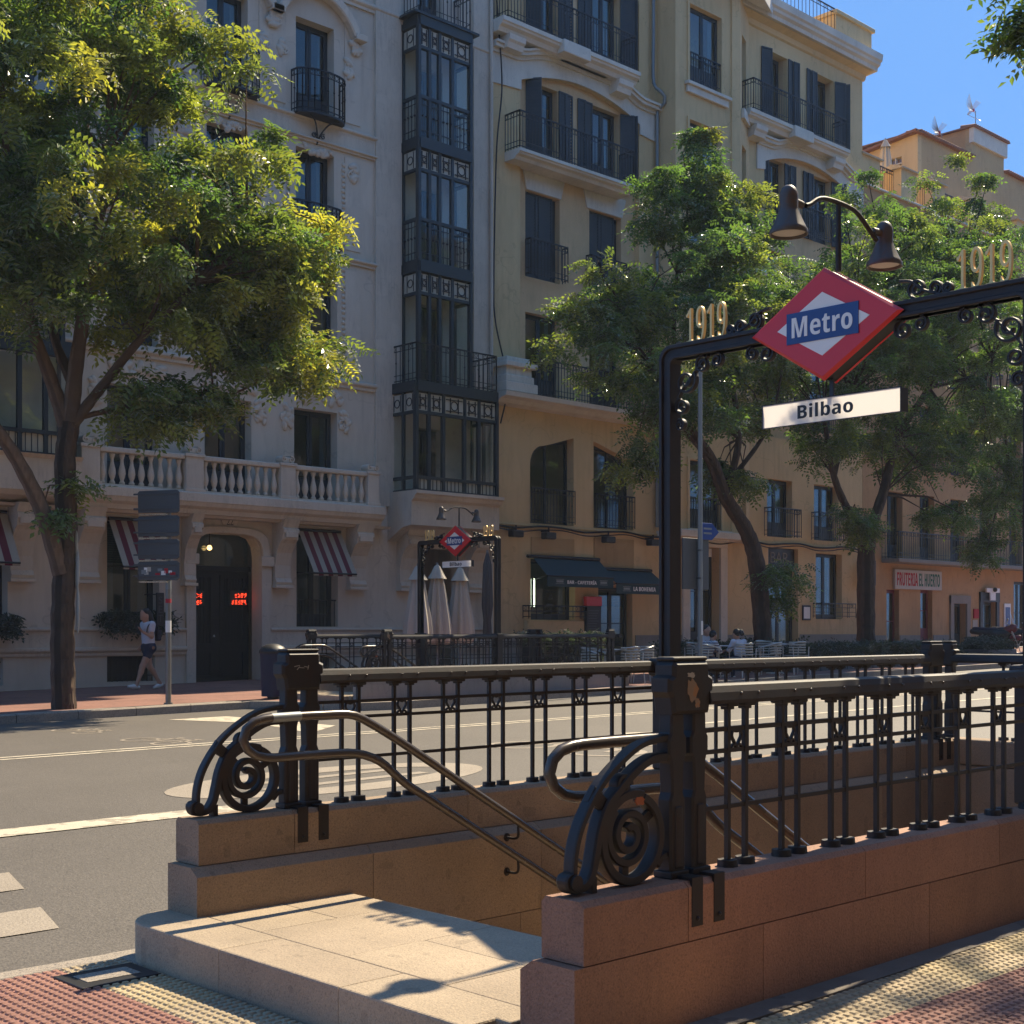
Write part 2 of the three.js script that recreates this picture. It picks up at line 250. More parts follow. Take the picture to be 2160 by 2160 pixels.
// painted markings, 4 mm above the asphalt
const RM = (name, ...polys) => RMm(M.paint, name, ...polys), RMm = (m, name, ...polys) => { const b = mb(); for (const p of polys) b.flat(p.pts || p, (x) => yRoad(x) + 0.004, p.holes || []); struct(name, b, m); };
const line = (x0, z0, x1, z1, w) => [[x0, z0 - w / 2], [x1, z1 - w / 2], [x1, z1 + w / 2], [x0, z0 + w / 2]];
RM('lane_line', line(3, -15.45, 30, -13.2, 0.09), line(3, -15.69, 30, -13.44, 0.09));
RM('stop_line', line(2.4, -9.98, 6.2, -9.78, 0.36));
RMm(M.paintWorn, 'crossing_stripe', [[0.5699999999999998, -8.32], [3.63, -8.33], [3.47, -7.75], [0.33000000000000007, -7.77]], [[0.06999999999999984, -7.16], [3.31, -7.19], [3.15, -6.63], [-0.16000000000000014, -6.62]]);
const ell = (cx, cz, rx, rz, n = 40) => Array.from({ length: n }, (_, i) => [cx + rx * Math.cos(i * 2 * Math.PI / n), cz + rz * Math.sin(i * 2 * Math.PI / n)]);
const ringP = (cx, cz, rx, rz, w) => ({ pts: ell(cx, cz, rx, rz), holes: [ell(cx, cz, rx - w, rz - w)] });
const rotP = (pts, cx, cz, a) => pts.map(([x, z]) => [cx + (x - cx) * Math.cos(a) - (z - cz) * Math.sin(a), cz + (x - cx) * Math.sin(a) + (z - cz) * Math.cos(a)]);
function bike(cx, cz, s) {
  const st = (x0, z0, x1, z1, w = 0.09) => { const dx = x1 - x0, dz = z1 - z0, L = Math.hypot(dx, dz), a = -dz / L * w / 2 * s, b = dx / L * w / 2 * s; return [[cx + x0 * s + a, cz + z0 * s + b], [cx + x1 * s + a, cz + z1 * s + b], [cx + x1 * s - a, cz + z1 * s - b], [cx + x0 * s - a, cz + z0 * s - b]]; };
  RMm(M.paintWorn, 'bicycle_marking', ringP(cx, cz - 0.62 * s, 0.42 * s, 0.42 * s, 0.085 * s), ringP(cx, cz + 0.62 * s, 0.42 * s, 0.42 * s, 0.085 * s), st(0, -0.62, 0.62, -0.3), st(0.62, -0.3, 0.62, 0.42), st(0, 0.62, 0.8, 0.36), st(0, -0.05, 0.62, -0.3), st(0, -0.05, 0.62, 0.42), st(0.8, 0.2, 0.8, 0.55), st(0.78, -0.45, 0.78, -0.15));
}
bike(8.85, -15.9, 0.62); bike(8.9, -18.2, 0.5); bike(11.6, -11.3, 1.1);
RMm(M.paintWorn, 'lane_marking', ringP(7.95, -10.85, 1.75, 0.95, 0.42), [[7.0, -10.7], [8.9, -10.7], [8.9, -10.55], [7.0, -10.55]], [[7.0, -11.15], [8.9, -11.15], [8.9, -11.0], [7.0, -11.0]]);
RM('chevron_marking', [[10.9, -19.2], [11.9, -19.1], [11.9, -16.2], [10.9, -15.4], [11.4, -17.6]], [[13.6, -12.2], [14.6, -11.7], [13.6, -11.2], [13.4, -11.4], [14.1, -11.7], [13.4, -12]]);
RM('lane_line', line(9, -8.4, 14, -8.15, 0.12), line(15.5, -12.4, 30, -11.7, 0.12));

// ---------- tactile paving in the foreground ----------
function tileGeo(w, seed) {                                        // a tile with raised pads
  const r = rng(seed), b = mb(), n = 7, p = w / n; b.box(-w / 2 + 0.003, w / 2 - 0.003, -0.03, 0, -w / 2 + 0.003, w / 2 - 0.003);
  for (let i = 0; i < n; i++) for (let j = 0; j < n; j++) {
    const x = -w / 2 + (i + 0.5) * p + (r() - 0.5) * 0.001, z = -w / 2 + (j + 0.5) * p, a = p * 0.36, c = p * 0.27, h = 0.0062 + r() * 0.0008, g = new THREE.CylinderGeometry(c * Math.SQRT2, a * Math.SQRT2, h, 4, 1).rotateY(Math.PI / 4); g.scale(1, 1, 0.86); b.add(g.translate(x, h / 2, z));
  }
  return boxUV(b.geo());
}
{
  const G = []; for (let k = 0; k < 14; k++) { const g = tileGeo(0.28, k + 1), uv = g.attributes.uv; for (let i = 0; i < uv.count; i++) uv.setXY(i, uv.getX(i) + k * 0.37, uv.getY(i) + k * 0.61); G.push(g); }
  const red = thing('red_tactile_paving', 'red studded paving tiles in front of the metro entrance', 'paving', [2.2, 0, -4]), yel = thing('yellow_tactile_paving', 'pale yellow studded tile strip round the foot of the metro entrance', 'paving', [2.7, 0, -4]);
  for (const t of [red, yel]) { t.userData.kind = 'structure'; delete t.userData.category; ORG.set(t, t.position.clone()); }
  const put = (par, ms, x, z) => { const m = part('tile', G[Math.floor(R() * 14)], ms[Math.floor(R() * ms.length)], par, [x, (z > -2.9 ? gp(x) : gy(x)) + (R() - 0.5) * 0.002, z]); m.rotation.set((R() - 0.5) * 0.008, Math.floor(R() * 2) * Math.PI + (R() - 0.5) * 0.008, (R() - 0.5) * 0.008); return m; };
  for (let j = 0; j < 7; j++) for (let i = 0; i < 5; i++) put(red, M.redTile, 2.41 - 0.28 * i, -5.24 + 0.28 * j);
  for (let j = 0; j < 8; j++) put(yel, M.yelTile, 2.69, -5.24 + 0.28 * j);
  for (let i = 0; i < 13; i++) put(yel, M.yelTile, 3.4 + 0.28 * i, -2.61);
  for (let i = 0; i < 13; i++) for (let j = 0; j < 4; j++) { const x = 3.4 + 0.28 * i, z = -2.33 + 0.28 * j; if (x > 5.2 && x < 6.3 && z < -1.7) continue; put(red, M.redTile, x, z); }
  mb().box(3.5, 8.0, 0.0, 0.108, -2.868, -2.755).build('gutter_strip', M.greyPave, yel); mb().box(2.835, 3.0, -0.1, 0.001, -5.5, -5.2).build('kerb_stone', M.kerb, yel);
}
{
  const t = thing('manhole_cover', 'dark square iron manhole cover in the red tiles at lower right', 'manhole cover', [5.77, gp(5.77) + 0.002, -2.18]);
  mb().box(-0.44, 0.44, -0.02, 0.004, -0.34, 0.34).build('frame', M.kerb, t);
  const c = mb(); c.box(-0.39, 0.39, 0.004, 0.008, -0.3, 0.3); for (let i = -8; i < 9; i++) { c.bar(V(i * 0.045 - 0.02, 0.009, -0.28), V(i * 0.045 + 0.02, 0.009, 0.28), 0.008, 0.008); } for (let j = -6; j < 7; j++) c.bar(V(-0.37, 0.009, j * 0.045), V(0.37, 0.009, j * 0.045), 0.008, 0.008);
  c.build('lid', M.ironPlain, t);
}

{
  const t = thing('utility_cover', 'small pale cover plate with a dark frame in the tiles left of the landing', 'cover plate', [2.64, 0.004, -5.13]);
  mb().box(-0.17, 0.17, -0.02, 0.006, -0.125, 0.125, 0.003).build('frame', M.ironPlain, t); mb().box(-0.115, 0.115, -0.01, 0.0085, -0.065, 0.065).build('plate', M.kerb, t);
}
// ---------- the metro entrance: landing, parapets, stairs ----------
const near = {};                                                   // what the far entrance repeats
MB.prototype.extY = function (pts, y0, y1, bev = 0) { const s = new THREE.Shape(pts.map(([x, z]) => new THREE.Vector2(x, -z))); return this.add(new THREE.ExtrudeGeometry(s, bev ? { depth: y1 - y0 - bev, bevelEnabled: true, bevelThickness: bev, bevelSize: bev, bevelOffset: -bev, bevelSegments: 2 } : { depth: y1 - y0, bevelEnabled: false }).rotateX(-Math.PI / 2).translate(0, y0, 0)); };
{
  const t = near.landing = thing('entrance_landing', 'low tan granite landing step at the near metro entrance', 'step', [3.3, 0, -4.2], { world: true }), J = 0.0012;
  const arc = []; for (let i = 0; i <= 8; i++) { const a = Math.PI * (1 + 0.5 * (1 - i / 8)); arc.push([3.06 + 0.22 * Math.cos(a), -5.22 - 0.22 * Math.sin(a) * -1]); }
  const lead = []; for (let i = 0; i <= 8; i++) { const a = Math.PI + i / 8 * Math.PI / 2; lead.push([3.06 + 0.22 * Math.cos(a), -5.22 + 0.22 * Math.sin(a)]); }
  mb().extY([[3.13 - J, -4.62 - J], [2.84, -4.62 - J], ...lead, [3.13 - J, -5.44]], -0.05, 0.166, 0.008).build('slab', M.slab[0], t);
  mb().extY([[2.84, -4.62 + J], [3.13 - J, -4.62 + J], [3.13 - J, -3.85 - J], [2.84, -3.85 - J]], -0.05, 0.166, 0.008).build('slab', M.slab[1], t);
  mb().extY([[2.84, -3.85 + J], [3.13 - J, -3.85 + J], [3.13 - J, -3.13], [2.975, -3.13], [2.975, -3.2], [2.84, -3.2]], -0.05, 0.166, 0.008).build('slab', M.slab[0], t);
  const zz = [-5.19, -4.78, -4.2, -3.62, -3.115], ms = [0, 1, 0, 0];
  for (let i = 0; i < 4; i++) for (const [a, b] of i % 2 ? [[3.13, 3.9]] : [[3.13, 3.52], [3.52, 3.9]]) mb().extY([[a + J, zz[i] + J], [b - J, zz[i] + J], [b - J, zz[i + 1] - J], [a + J, zz[i + 1] - J]], -0.05, 0.165 - R() * 0.001, 0.004).build('slab', M.slab[(i + (a > 3.3 ? 1 : 0)) % 2], t);
}
{
  const b = mb(); for (let i = 0; i < 18; i++) b.box(3.9 + 0.31 * i, 3.9 + 0.31 * (i + 1), -3.3, 0.166 - 0.165 * (i + 1), -5.2, -3.1); struct('stairs', b, M.slab[1]);
}
function parapet(label, zi, zo, x0, x1, up, low, side) {           // courses of granite blocks; side +1 when the ledge faces +z
  const t = thing('stone_parapet', label, 'parapet wall', [(x0 + x1) / 2, 0, (zi + zo) / 2], { world: true }), led = 0.055 * side, e = 0.018 * side;
  const run = (a, b, step, first, f) => { let x = a, k = 0; while (x < b - 0.05) { const n = Math.min(b, x + (k ? step : first)); f(x + 0.002, n - 0.002, k++); x = n; } };
  run(x0, x1, 1.06, 0.5, (a, b, k) => mb().extX([[zo, 0.376], [zi, 0.376], [zi, 0.552], [zi - e, 0.57], [zo + e, 0.57], [zo, 0.552]], a, b).build('stone_block', up[k % 3], t));
  const z2 = zi + led;
  run(x0 - 0.04, x1, 1.12, 0.95, (a, b, k) => mb().extX([[zo, -0.08], [z2, -0.08], [z2, 0.335], [z2 - led, 0.372], [zo, 0.372]], a, b).build('stone_block', low[(k + 1) % 3], t));
  for (let r = 0; r < 4; r++) run(3.9, x1, 1.1, r % 2 ? 0.6 : 1.1, (a, b, k) => mb().box(a, b, -0.084 - 0.78 * (r + 1), -0.084 - 0.78 * r, zo, z2).build('stone_block', low[(k + r) % 3], t));
  return t;
}
near.left = parapet('far side granite parapet of the near metro stairs, beside the road', -5.24, -5.43, 3.12, 9.6, M.granTan, M.granTan, 1);
near.right = parapet('reddish granite parapet of the near metro stairs, running to the right edge', -3.05, -2.87, 3.03, 9.6, M.granRed, M.granRed, -1);
{
  const t = near.end = thing('stone_parapet', 'short granite end wall closing the near metro stairwell', 'parapet wall', [9.7, 0, -4.15], { world: true });
  for (const [a, b] of [[-5.43, -4.3], [-4.296, -2.87]]) { mb().box(9.604, 9.8, 0.376, 0.57, a, b, 0.015).build('stone_block', M.granTan[0], t); mb().box(9.604, 9.82, -3.2, 0.372, a, b).build('stone_block', M.granTan[1], t); }
}
// ---------- iron railings ----------
const arcPts = (pts, z) => pts.map(([x, y]) => V(x, y, z));
const spiral = (cx, cy, r0, r1, turns, a0, z, n = 22) => Array.from({ length: n + 1 }, (_, i) => { const k = i / n, r = r0 + (r1 - r0) * k, a = a0 + turns * 2 * Math.PI * k; return V(cx + r * Math.cos(a), cy + r * Math.sin(a), z); });
const GEO = {};
{
  const b = mb(); b.box(-0.0085, 0.0085, 0.02, 0.57, -0.0085, 0.0085); b.box(-0.031, 0.031, 0.558, 0.573, -0.028, 0.028, 0.005); b.box(-0.019, 0.019, 0.548, 0.559, -0.017, 0.017, 0.003); GEO.bar = boxUV(b.geo());
  GEO.foot = boxUV(mb().add(new THREE.CylinderGeometry(0.036, 0.038, 0.024, 8).rotateY(Math.PI / 8).translate(0, 0.012, 0)).geo());
  const o = mb(); o.flatbar([V(0, -0.034, 0), V(-0.012, -0.012, 0), V(-0.027, 0.012, 0), V(-0.02, 0.031, 0), V(0, 0.026, 0), V(0.02, 0.031, 0), V(0.027, 0.012, 0), V(0.012, -0.012, 0), V(0, -0.034, 0)], 0.009, 0.012, 40); o.flatbar([V(-0.03, -0.03, 0), V(-0.02, -0.02, 0), V(0, -0.024, 0), V(0.02, -0.02, 0), V(0.03, -0.03, 0)], 0.009, 0.012); GEO.heart = boxUV(o.geo());
}
function pillar(t, x, straps = true) {                             // cast pillar of two flat posts under one cap; x is its left edge
  const cap = [[0.03, 0.545], [0.022, 0.6], [0.008, 0.62], [0.008, 0.665], [0.03, 0.675], [0.03, 0.708], [0.042, 0.722], [0.208, 0.722], [0.22, 0.708], [0.22, 0.675], [0.242, 0.665], [0.242, 0.62], [0.228, 0.6], [0.22, 0.545]].map(([a, b]) => [a + x, b]);
  const k = mb().ext(cap, -0.046, 0.046, 0.012).build('pillar_cap', M.iron, t); mb().box(x + 0.034, x + 0.216, 0.722, 0.736, -0.04, 0.04, 0.007).build('lid', M.iron, k);
  for (const dx of [0.03, 0.146]) {
    const q = [[0, 0], [0, 0.26], [0.01, 0.285], [0.006, 0.38], [0, 0.40], [-0.008, 0.41], [-0.008, 0.465], [0.004, 0.485], [0.006, 0.55]], pr = [...q.map(([a, b]) => [x + dx + a, b]), ...q.slice().reverse().map(([a, b]) => [x + dx + 0.078 - a, b])];
    const b = mb().ext(pr, -0.03, 0.03, 0.007); b.box(x + dx + 0.02, x + dx + 0.058, 0.03, 0.24, -0.036, 0.036, 0.008); b.box(x + dx - 0.008, x + dx + 0.086, 0, 0.025, -0.04, 0.04, 0.005); b.build('post', M.iron, t);
    if (straps) { const s = mb(), u = x + dx + 0.022, v = u + 0.056; s.box(u, v, -0.15, 0.011, 0.094, 0.103).box(u, v, 0.002, 0.012, 0.03, 0.1); const g = new THREE.SphereGeometry(0.008, 8, 5).translate((u + v) / 2, -0.125, 0.103); s.add(g); s.build('strap', M.iron, t); }
  }
}
function scroll(t, z = 0) {
  const b = mb(); const A = (p) => arcPts(p, z);
  b.flatbar(A([[0.62, 0.47], [0.49, 0.452], [0.4, 0.41], [0.3, 0.34], [0.232, 0.26], [0.192, 0.19], [0.172, 0.12], [0.167, 0.045]]), 0.022, 0.045, 40);
  b.flatbar(A([[0.61, 0.405], [0.53, 0.4], [0.45, 0.365], [0.38, 0.315], [0.325, 0.27], [0.287, 0.2], [0.266, 0.12], [0.25, 0.065], [0.222, 0.03], [0.185, 0.022], [0.15, 0.03], [0.143, 0.055], [0.165, 0.062]]), 0.031, 0.05, 60);
  b.flatbar(spiral(0.44, 0.155, 0.142, 0.136, 1, 1.2, z, 40), 0.032, 0.05, 60);
  b.flatbar(spiral(0.425, 0.165, 0.105, 0.022, 2.0, 2.2, z, 60), 0.027, 0.045, 110);
  b.bar(V(0.415, 0.02, z), V(0.415, 0.09, z), 0.016, 0.03); b.bar(V(0.5, 0.2, z), V(0.56, 0.235, z), 0.016, 0.03); b.bar(V(0.44, 0.29, z), V(0.4, 0.335, z), 0.02, 0.03);
  b.flatbar(spiral(0.40, 0.325, 0.036, 0.01, 1.4, 0, z, 24), 0.016, 0.04); b.flatbar(A([[0.56, 0.05], [0.585, 0.075], [0.61, 0.08]]), 0.022, 0.045); b.box(0.245, 0.268, 0, 0.05, z - 0.02, z + 0.02); b.cyl(V(0.165, 0.045, z - 0.035), V(0.165, 0.045, z + 0.035), 0.024, 0.024, 12);
  b.ext([[0.27, 0.335], [0.238, 0.29], [0.3, 0.255], [0.345, 0.275]], z - 0.012, z + 0.012, 0.003);
  b.build('scroll', M.iron, t);
}
function railBars(t, xs, x0, x1, skip = () => false) {
  const w = t;
  mb().extX([[-0.05, 0.572], [0.05, 0.572], [0.055, 0.585], [0.05, 0.612], [0.04, 0.634], [0.02, 0.64], [-0.02, 0.64], [-0.04, 0.634], [-0.05, 0.612], [-0.055, 0.585]], x0, x1).build('top_rail', M.iron, w);
  for (const y of [0.21, 0.405, 0.48]) mb().box(x0, x1, y - 0.0075, y + 0.0075, -0.006, 0.006).build('cross_bar', M.iron, w);
  const bolts = mb();
  for (const x of xs) { if (skip(x)) continue; for (const q of [x, x + 0.1]) { part('bar', GEO.bar, M.iron, w, [q, 0, 0]); part('foot', GEO.foot, M.iron, w, [q, 0, 0]); bolts.add(new THREE.SphereGeometry(0.006, 6, 4).translate(q + 0.012, 0.606, 0.052)); } part('ornament', GEO.heart, M.iron, w, [x + 0.05, 0.4425, 0]); }
  bolts.build('bolts', M.steel, w, { stuff: true });
}
function railing(label, ox, z) {
  const t = thing('iron_railing', label, 'railing', [ox, 0.57, z]);
  pillar(t, 0.585); scroll(t); pillar(t, 6.33);
  const xs = []; for (let i = 0; i < 17; i++) xs.push(0.958 + 0.32 * i); railBars(t, xs, 0.80, 6.35, (x) => Math.abs(x + 0.05 - (6.28 - ox)) < 0.1);
  return t;
}
near.railL = railing('dark iron railing with scroll end on the road side of the near stairs', 3.0, -5.34);
near.railR = railing('dark iron railing nearest the camera, on the reddish parapet', 2.91, -2.97);
{
  const t = near.railE = thing('iron_railing', 'dark iron end railing across the back of the near stairwell', 'railing', [9.71, 0.57, -2.9], { turn: Math.PI / 2 });
  const xs = []; for (let i = 0; i < 6; i++) xs.push(0.3 + 0.32 * i); railBars(t, xs, 0.1, 2.4); pillar(t, 2.36, false);
}
{ // torn stickers, a scrawl and a rust flake on the ironwork
  const blot = (cx, cy, rx, ry, seed) => { const r = rng(seed), n = 18; return Array.from({ length: n }, (_, i) => { const a = i / n * 6.2832, k = 0.6 + 0.5 * r(); return [cx + rx * k * Math.cos(a), cy + ry * k * Math.sin(a)]; }); };
  const m1 = mat(C(0.30, 0.21, 0.13), { map: T.iron, roughness: 0.9 }), m2 = mat(C(0.34, 0.30, 0.24), { roughness: 0.9 }), m3 = mat(C(0.42, 0.13, 0.05), { map: T.iron, roughness: 0.95 });
  const R1 = near.railR, L1 = near.railL, p = 0.585;
  mb().ext(blot(p + 0.125, 0.628, 0.03, 0.045, 4), 0.0462, 0.047).ext(blot(p + 0.15, 0.58, 0.014, 0.02, 5), 0.0462, 0.047).build('sticker_residue', m1, R1); mb().ext(blot(p + 0.118, 0.675, 0.022, 0.012, 6), 0.0462, 0.0468).build('sticker_residue', m2, R1);
  mb().ext(blot(0.465, 0.272, 0.03, 0.016, 8), 0.022, 0.026).build('rust_flake', m3, R1, { label: 'orange rust flake on the scroll' });
  const s = mb(); for (const [x0, y0, x1, y1] of [[0.07, 0.655, 0.1, 0.66], [0.085, 0.64, 0.1, 0.655], [0.1, 0.65, 0.125, 0.648], [0.125, 0.655, 0.15, 0.65], [0.145, 0.64, 0.15, 0.66]]) s.bar(V(p + x0, y0, 0.0465), V(p + x1, y1, 0.0465), 0.003, 0.003); s.build('scrawl', m2, L1);
}
// ---------- handrails ----------
function handrail(label, dx, z, wall, tape) {
  const t = thing('handrail', label, 'handrail', [3.25 + dx, 0.17, z], { world: true }), y = (x) => 1.01 - 0.587 * (x - 3.87);
  const p = []; for (const x of [8.0, 7.4, 6.6, 5.8, 5.0, 4.6, 4.3, 4.15]) p.push([x, y(x) - 0.178]); p.push([4.02, 0.768], [3.93, 0.808], [3.84, 0.828], [3.7, 0.833], [3.5, 0.833], [3.4, 0.834], [3.32, 0.85], [3.268, 0.89], [3.258, 0.935], [3.29, 0.985], [3.36, 1.006], [3.48, 1.01], [3.7, 1.01], [3.8, 1.008], [3.87, 0.995], [3.95, 0.958], [4.05, 0.905]);
  for (const x of [4.2, 4.6, 5.0, 5.8, 6.6, 7.4, 8.0]) p.push([x, y(x) + 0.004]);
  mb().tube(p.map(([x, q]) => V(x + dx, q, z)), 0.0205, 220, 14).build('rail_tube', M.steel, t);
  for (const x of [4.9, 6.4]) for (const o of [0, -0.178]) { const q = y(x) + o - 0.02; mb().tube([V(x + dx, q, z), V(x + dx, q - 0.05, z), V(x + dx, q - 0.065, z + (wall - z) * 0.3), V(x + dx, q - 0.065, wall)], 0.007, 20, 6).cyl(V(x + dx, q - 0.065, wall), V(x + dx, q - 0.065, wall + (z - wall) * 0.08), 0.022, 0.022, 12).build('bracket', M.iron, t); }
  if (tape) mb().cyl(V(3.4, 1.0085, z), V(3.55, 1.0105, z), 0.0212, 0.0212, 14).build('label_sleeve', M.galv, t, { label: 'pale grey braille label sleeve' });
  return t;
}
near.handL = handrail('looped brown steel handrail along the road side wall of the near stairs', 0, -5.1, -5.19, true);
near.handR = handrail('looped brown steel handrail behind the nearest scroll of the near stairs', -0.04, -3.2, -3.1, false);

// ---------- the archway, its signs and lamp ----------
{
  const t = near.arch = thing('metro_archway', 'dark iron archway over the near metro stairs with scrolls', 'archway', [6.28, 0.57, -4.125], { turn: -Math.PI / 2 });
  const U = (o, i, top, bot, ro, ri, z0, z1, bev) => { const s = new THREE.Shape(); s.moveTo(-o, 0); s.lineTo(-o, top - ro); s.absarc(-o + ro, top - ro, ro, Math.PI, Math.PI / 2, true); s.lineTo(o - ro, top); s.absarc(o - ro, top - ro, ro, Math.PI / 2, 0, true); s.lineTo(o, 0); s.lineTo(i, 0); s.lineTo(i, bot - ri); s.absarc(i - ri, bot - ri, ri, 0, Math.PI / 2, false); s.lineTo(-i + ri, bot); s.absarc(-i + ri, bot - ri, ri, Math.PI / 2, Math.PI, false); s.lineTo(-i, 0); return mb().ext(s, z0, z1, bev); };
  const f = U(1.165, 1.075, 2.49, 2.405, 0.085, 0.03, -0.035, 0.035, 0.006); for (const g of U(1.165, 1.140, 2.49, 2.465, 0.085, 0.065, -0.05, 0.05, 0.004).g) f.add(g); for (const g of U(1.098, 1.075, 2.428, 2.405, 0.05, 0.03, -0.05, 0.05, 0.004).g) f.add(g);
  f.build('frame', M.iron, t);
  for (const s of [-1, 1]) { mb().box(s * 1.12 - 0.08, s * 1.12 + 0.08, 0, 0.62, -0.07, 0.07, 0.012).box(s * 1.12 - 0.1, s * 1.12 + 0.1, 0.55, 0.66, -0.09, 0.09, 0.02).build('post_base', M.iron, t);
    const g = text('1919', fontS, 0.205, 0.285, 0.022).translate(s * 0.853 + 0.006, 2.488 + 0.1025, -0.011); const m = part('numerals', boxUV(g), M.gold, t, null, { label: 'golden numerals 1919 on the archway beam' }); }
  const orn = (list) => { for (const s of [-1, 1]) { const b = mb(); for (const [x, y, r, a, dir] of list) b.flatbar(spiral(s * x, y, r, r * 0.22, 1.6 * dir * s, s > 0 ? a : Math.PI - a, 0, 26), 0.014, 0.034, 44); b.build('scroll', M.iron, t); } };
  orn([[0.99, 2.27, 0.075, 2.4, 1], [1.02, 2.13, 0.05, 1.2, -1], [1.035, 2.02, 0.035, 1, 1], [0.87, 2.355, 0.05, 1.8, -1], [0.765, 2.365, 0.04, 1.6, 1]]);
  orn([[0.42, 2.35, 0.05, 1.6, 1], [0.52, 2.365, 0.038, 1.6, -1]]);
  orn([[0.5, 2.545, 0.05, 4.4, -1], [0.6, 2.53, 0.04, 4.4, 1], [0.67, 2.52, 0.028, 4.4, -1]]);
  for (const s of [-1, 1]) mb().flatbar(arcPts([[s * 0.4, 2.6], [s * 0.47, 2.585], [s * 0.54, 2.53], [s * 0.62, 2.5]], 0), 0.014, 0.034).build('leaf_curl', M.iron, t), mb().flatbar(arcPts([[s * 0.83, 2.40], [s * 0.9, 2.34], [s * 0.96, 2.28], [s * 1.04, 2.2], [s * 1.07, 2.1]], 0), 0.012, 0.03).build('leaf_curl', M.iron, t);
}
const rhomb = (a, b, r = 0) => [[-a, 0], [0, -b], [a, 0], [0, b]];
{
  const t = near.metro = thing('metro_sign', 'large red diamond metro sign on the near archway', 'sign', [6.28, 3.01, -4.14], { turn: -Math.PI / 2 });
  mb().ext(rhomb(0.462, 0.292), -0.062, 0.062).build('body', M.ironPlain, t); for (const s of [-1, 1]) mb().ext(rhomb(0.47, 0.3), s > 0 ? 0.036 : -0.075, s > 0 ? 0.075 : -0.036, 0.018).build('face', M.red, t);
  for (const s of [1, -1]) {
    const fl = (g) => { if (s < 0) g.rotateY(Math.PI); return boxUV(g); };
    part('white_diamond', fl(mb().ext(rhomb(0.285, 0.168), 0.074, 0.078).geo()), M.signWhite, t);
    part('blue_panel', fl(mb().box(-0.222, 0.222, -0.083, 0.083, 0.075, 0.082).geo()), M.blue, t);
    part('lettering', fl(text('Metro', fontB, 0.108, 0.375, 0.003).translate(0, 0.002, 0.0815)), M.signWhite, t, null, { label: 'white lettering Metro' });
  }
  const u = near.name = thing('station_sign', 'white station name sign under the near red diamond', 'sign', [6.28, 2.565, -4.13], { turn: -Math.PI / 2 });
  mb().box(-0.43, 0.43, 0.061, 0.066, 0.026, 0.034).box(-0.43, 0.43, -0.066, -0.061, 0.026, 0.034).box(-0.43, -0.424, -0.061, 0.061, -0.034, 0.034).box(0.424, 0.43, -0.061, 0.061, -0.034, 0.034).box(-0.012, 0.012, 0.06, 0.21, -0.006, 0.006).build('frame', M.black, u);
  for (const s of [1, -1]) {
    const fl = (g) => { if (s < 0) g.rotateY(Math.PI); return boxUV(g); };
    if (s > 0) part('panel', boxUV(clean(new THREE.PlaneGeometry(0.848, 0.122).translate(0, 0, 0.031))), M.acrylic, u);
    if (s > 0) part('lettering', fl(text('Bilbao', fontB, 0.076, 0.345, 0.002).translate(-0.022, 0.004, 0.0335)), M.black, u, null, { label: 'black lettering Bilbao' });
  }
}
{
  const t = near.lamp = thing('double_lamp', 'double bell shaped lamp above the near red diamond', 'lamp', [6.28, 3.29, -4.09]);
  const bz = 0;
  mb().cyl(V(0, 0, bz), V(0, 0.355, bz), 0.016, 0.013, 10).build('pole', M.iron, t);
  mb().tube([V(-0.3, 0.285, bz), V(-0.26, 0.30, bz), V(-0.18, 0.345, bz), V(-0.08, 0.362, bz), V(0.08, 0.362, bz), V(0.18, 0.345, bz), V(0.3, 0.28, bz), V(0.37, 0.235, bz)], 0.0125, 60, 10).build('arm', M.iron, t);
  for (const s of [-1, 1]) {
    const x = s * 0.45, y = 0.105; const h = mb().lathe([[0.0001, 0.252], [0.02, 0.248], [0.036, 0.235], [0.046, 0.212], [0.048, 0.19], [0.047, 0.135], [0.052, 0.115], [0.066, 0.082], [0.088, 0.034], [0.097, 0.022], [0.098, 0], [0.09, 0.001], [0.083, 0.028], [0.045, 0.105], [0.03, 0.13], [0.0001, 0.14]], x, y, bz, 28);
    h.cyl(V(x - s * 0.04, y + 0.18, bz), V(x - s * 0.115, y + 0.175, bz), 0.02, 0.02, 10); const m = h.build('lamp_head', M.bronze, t);
    mb().lathe([[0.0001, 0.008], [0.05, 0.006], [0.086, 0.014]], x, y, bz, 24).build('diffuser', M.frost, m);
  }
}
// the far entrance is the same model across the road
{
  const D = V(11.3, 0.08, -15.85), far = (k, label) => copyOf(near[k], label, near[k].position.clone().add(D).toArray());
  far('landing', 'low granite landing step at the far metro entrance');
  far('left', 'granite parapet of the far metro entrance on the building side'); far('right', 'granite parapet of the far metro entrance facing the road').traverse((m) => { if (m.isMesh) m.material = M.greyBase; }); far('end', 'short granite end wall of the far metro entrance');
  far('railL', 'dark iron railing of the far metro entrance on the building side'); far('railR', 'dark iron railing of the far metro entrance facing the road'); far('railE', 'dark iron end railing of the far metro entrance');
  far('handL', 'looped handrail on the building side of the far metro entrance'); far('handR', 'looped handrail on the road side of the far metro entrance');
  far('arch', 'dark iron archway over the far metro entrance in front of the cream building'); far('metro', 'small red diamond metro sign on the far archway'); far('name', 'small white station name sign under the far red diamond'); far('lamp', 'small double lamp above the far red diamond');
}

// ---------- buildings ----------
const Z0 = -27.6;
const cacheG = new Map();
const cached = (k, f) => { if (!cacheG.has(k)) cacheG.set(k, f()); return cacheG.get(k); };
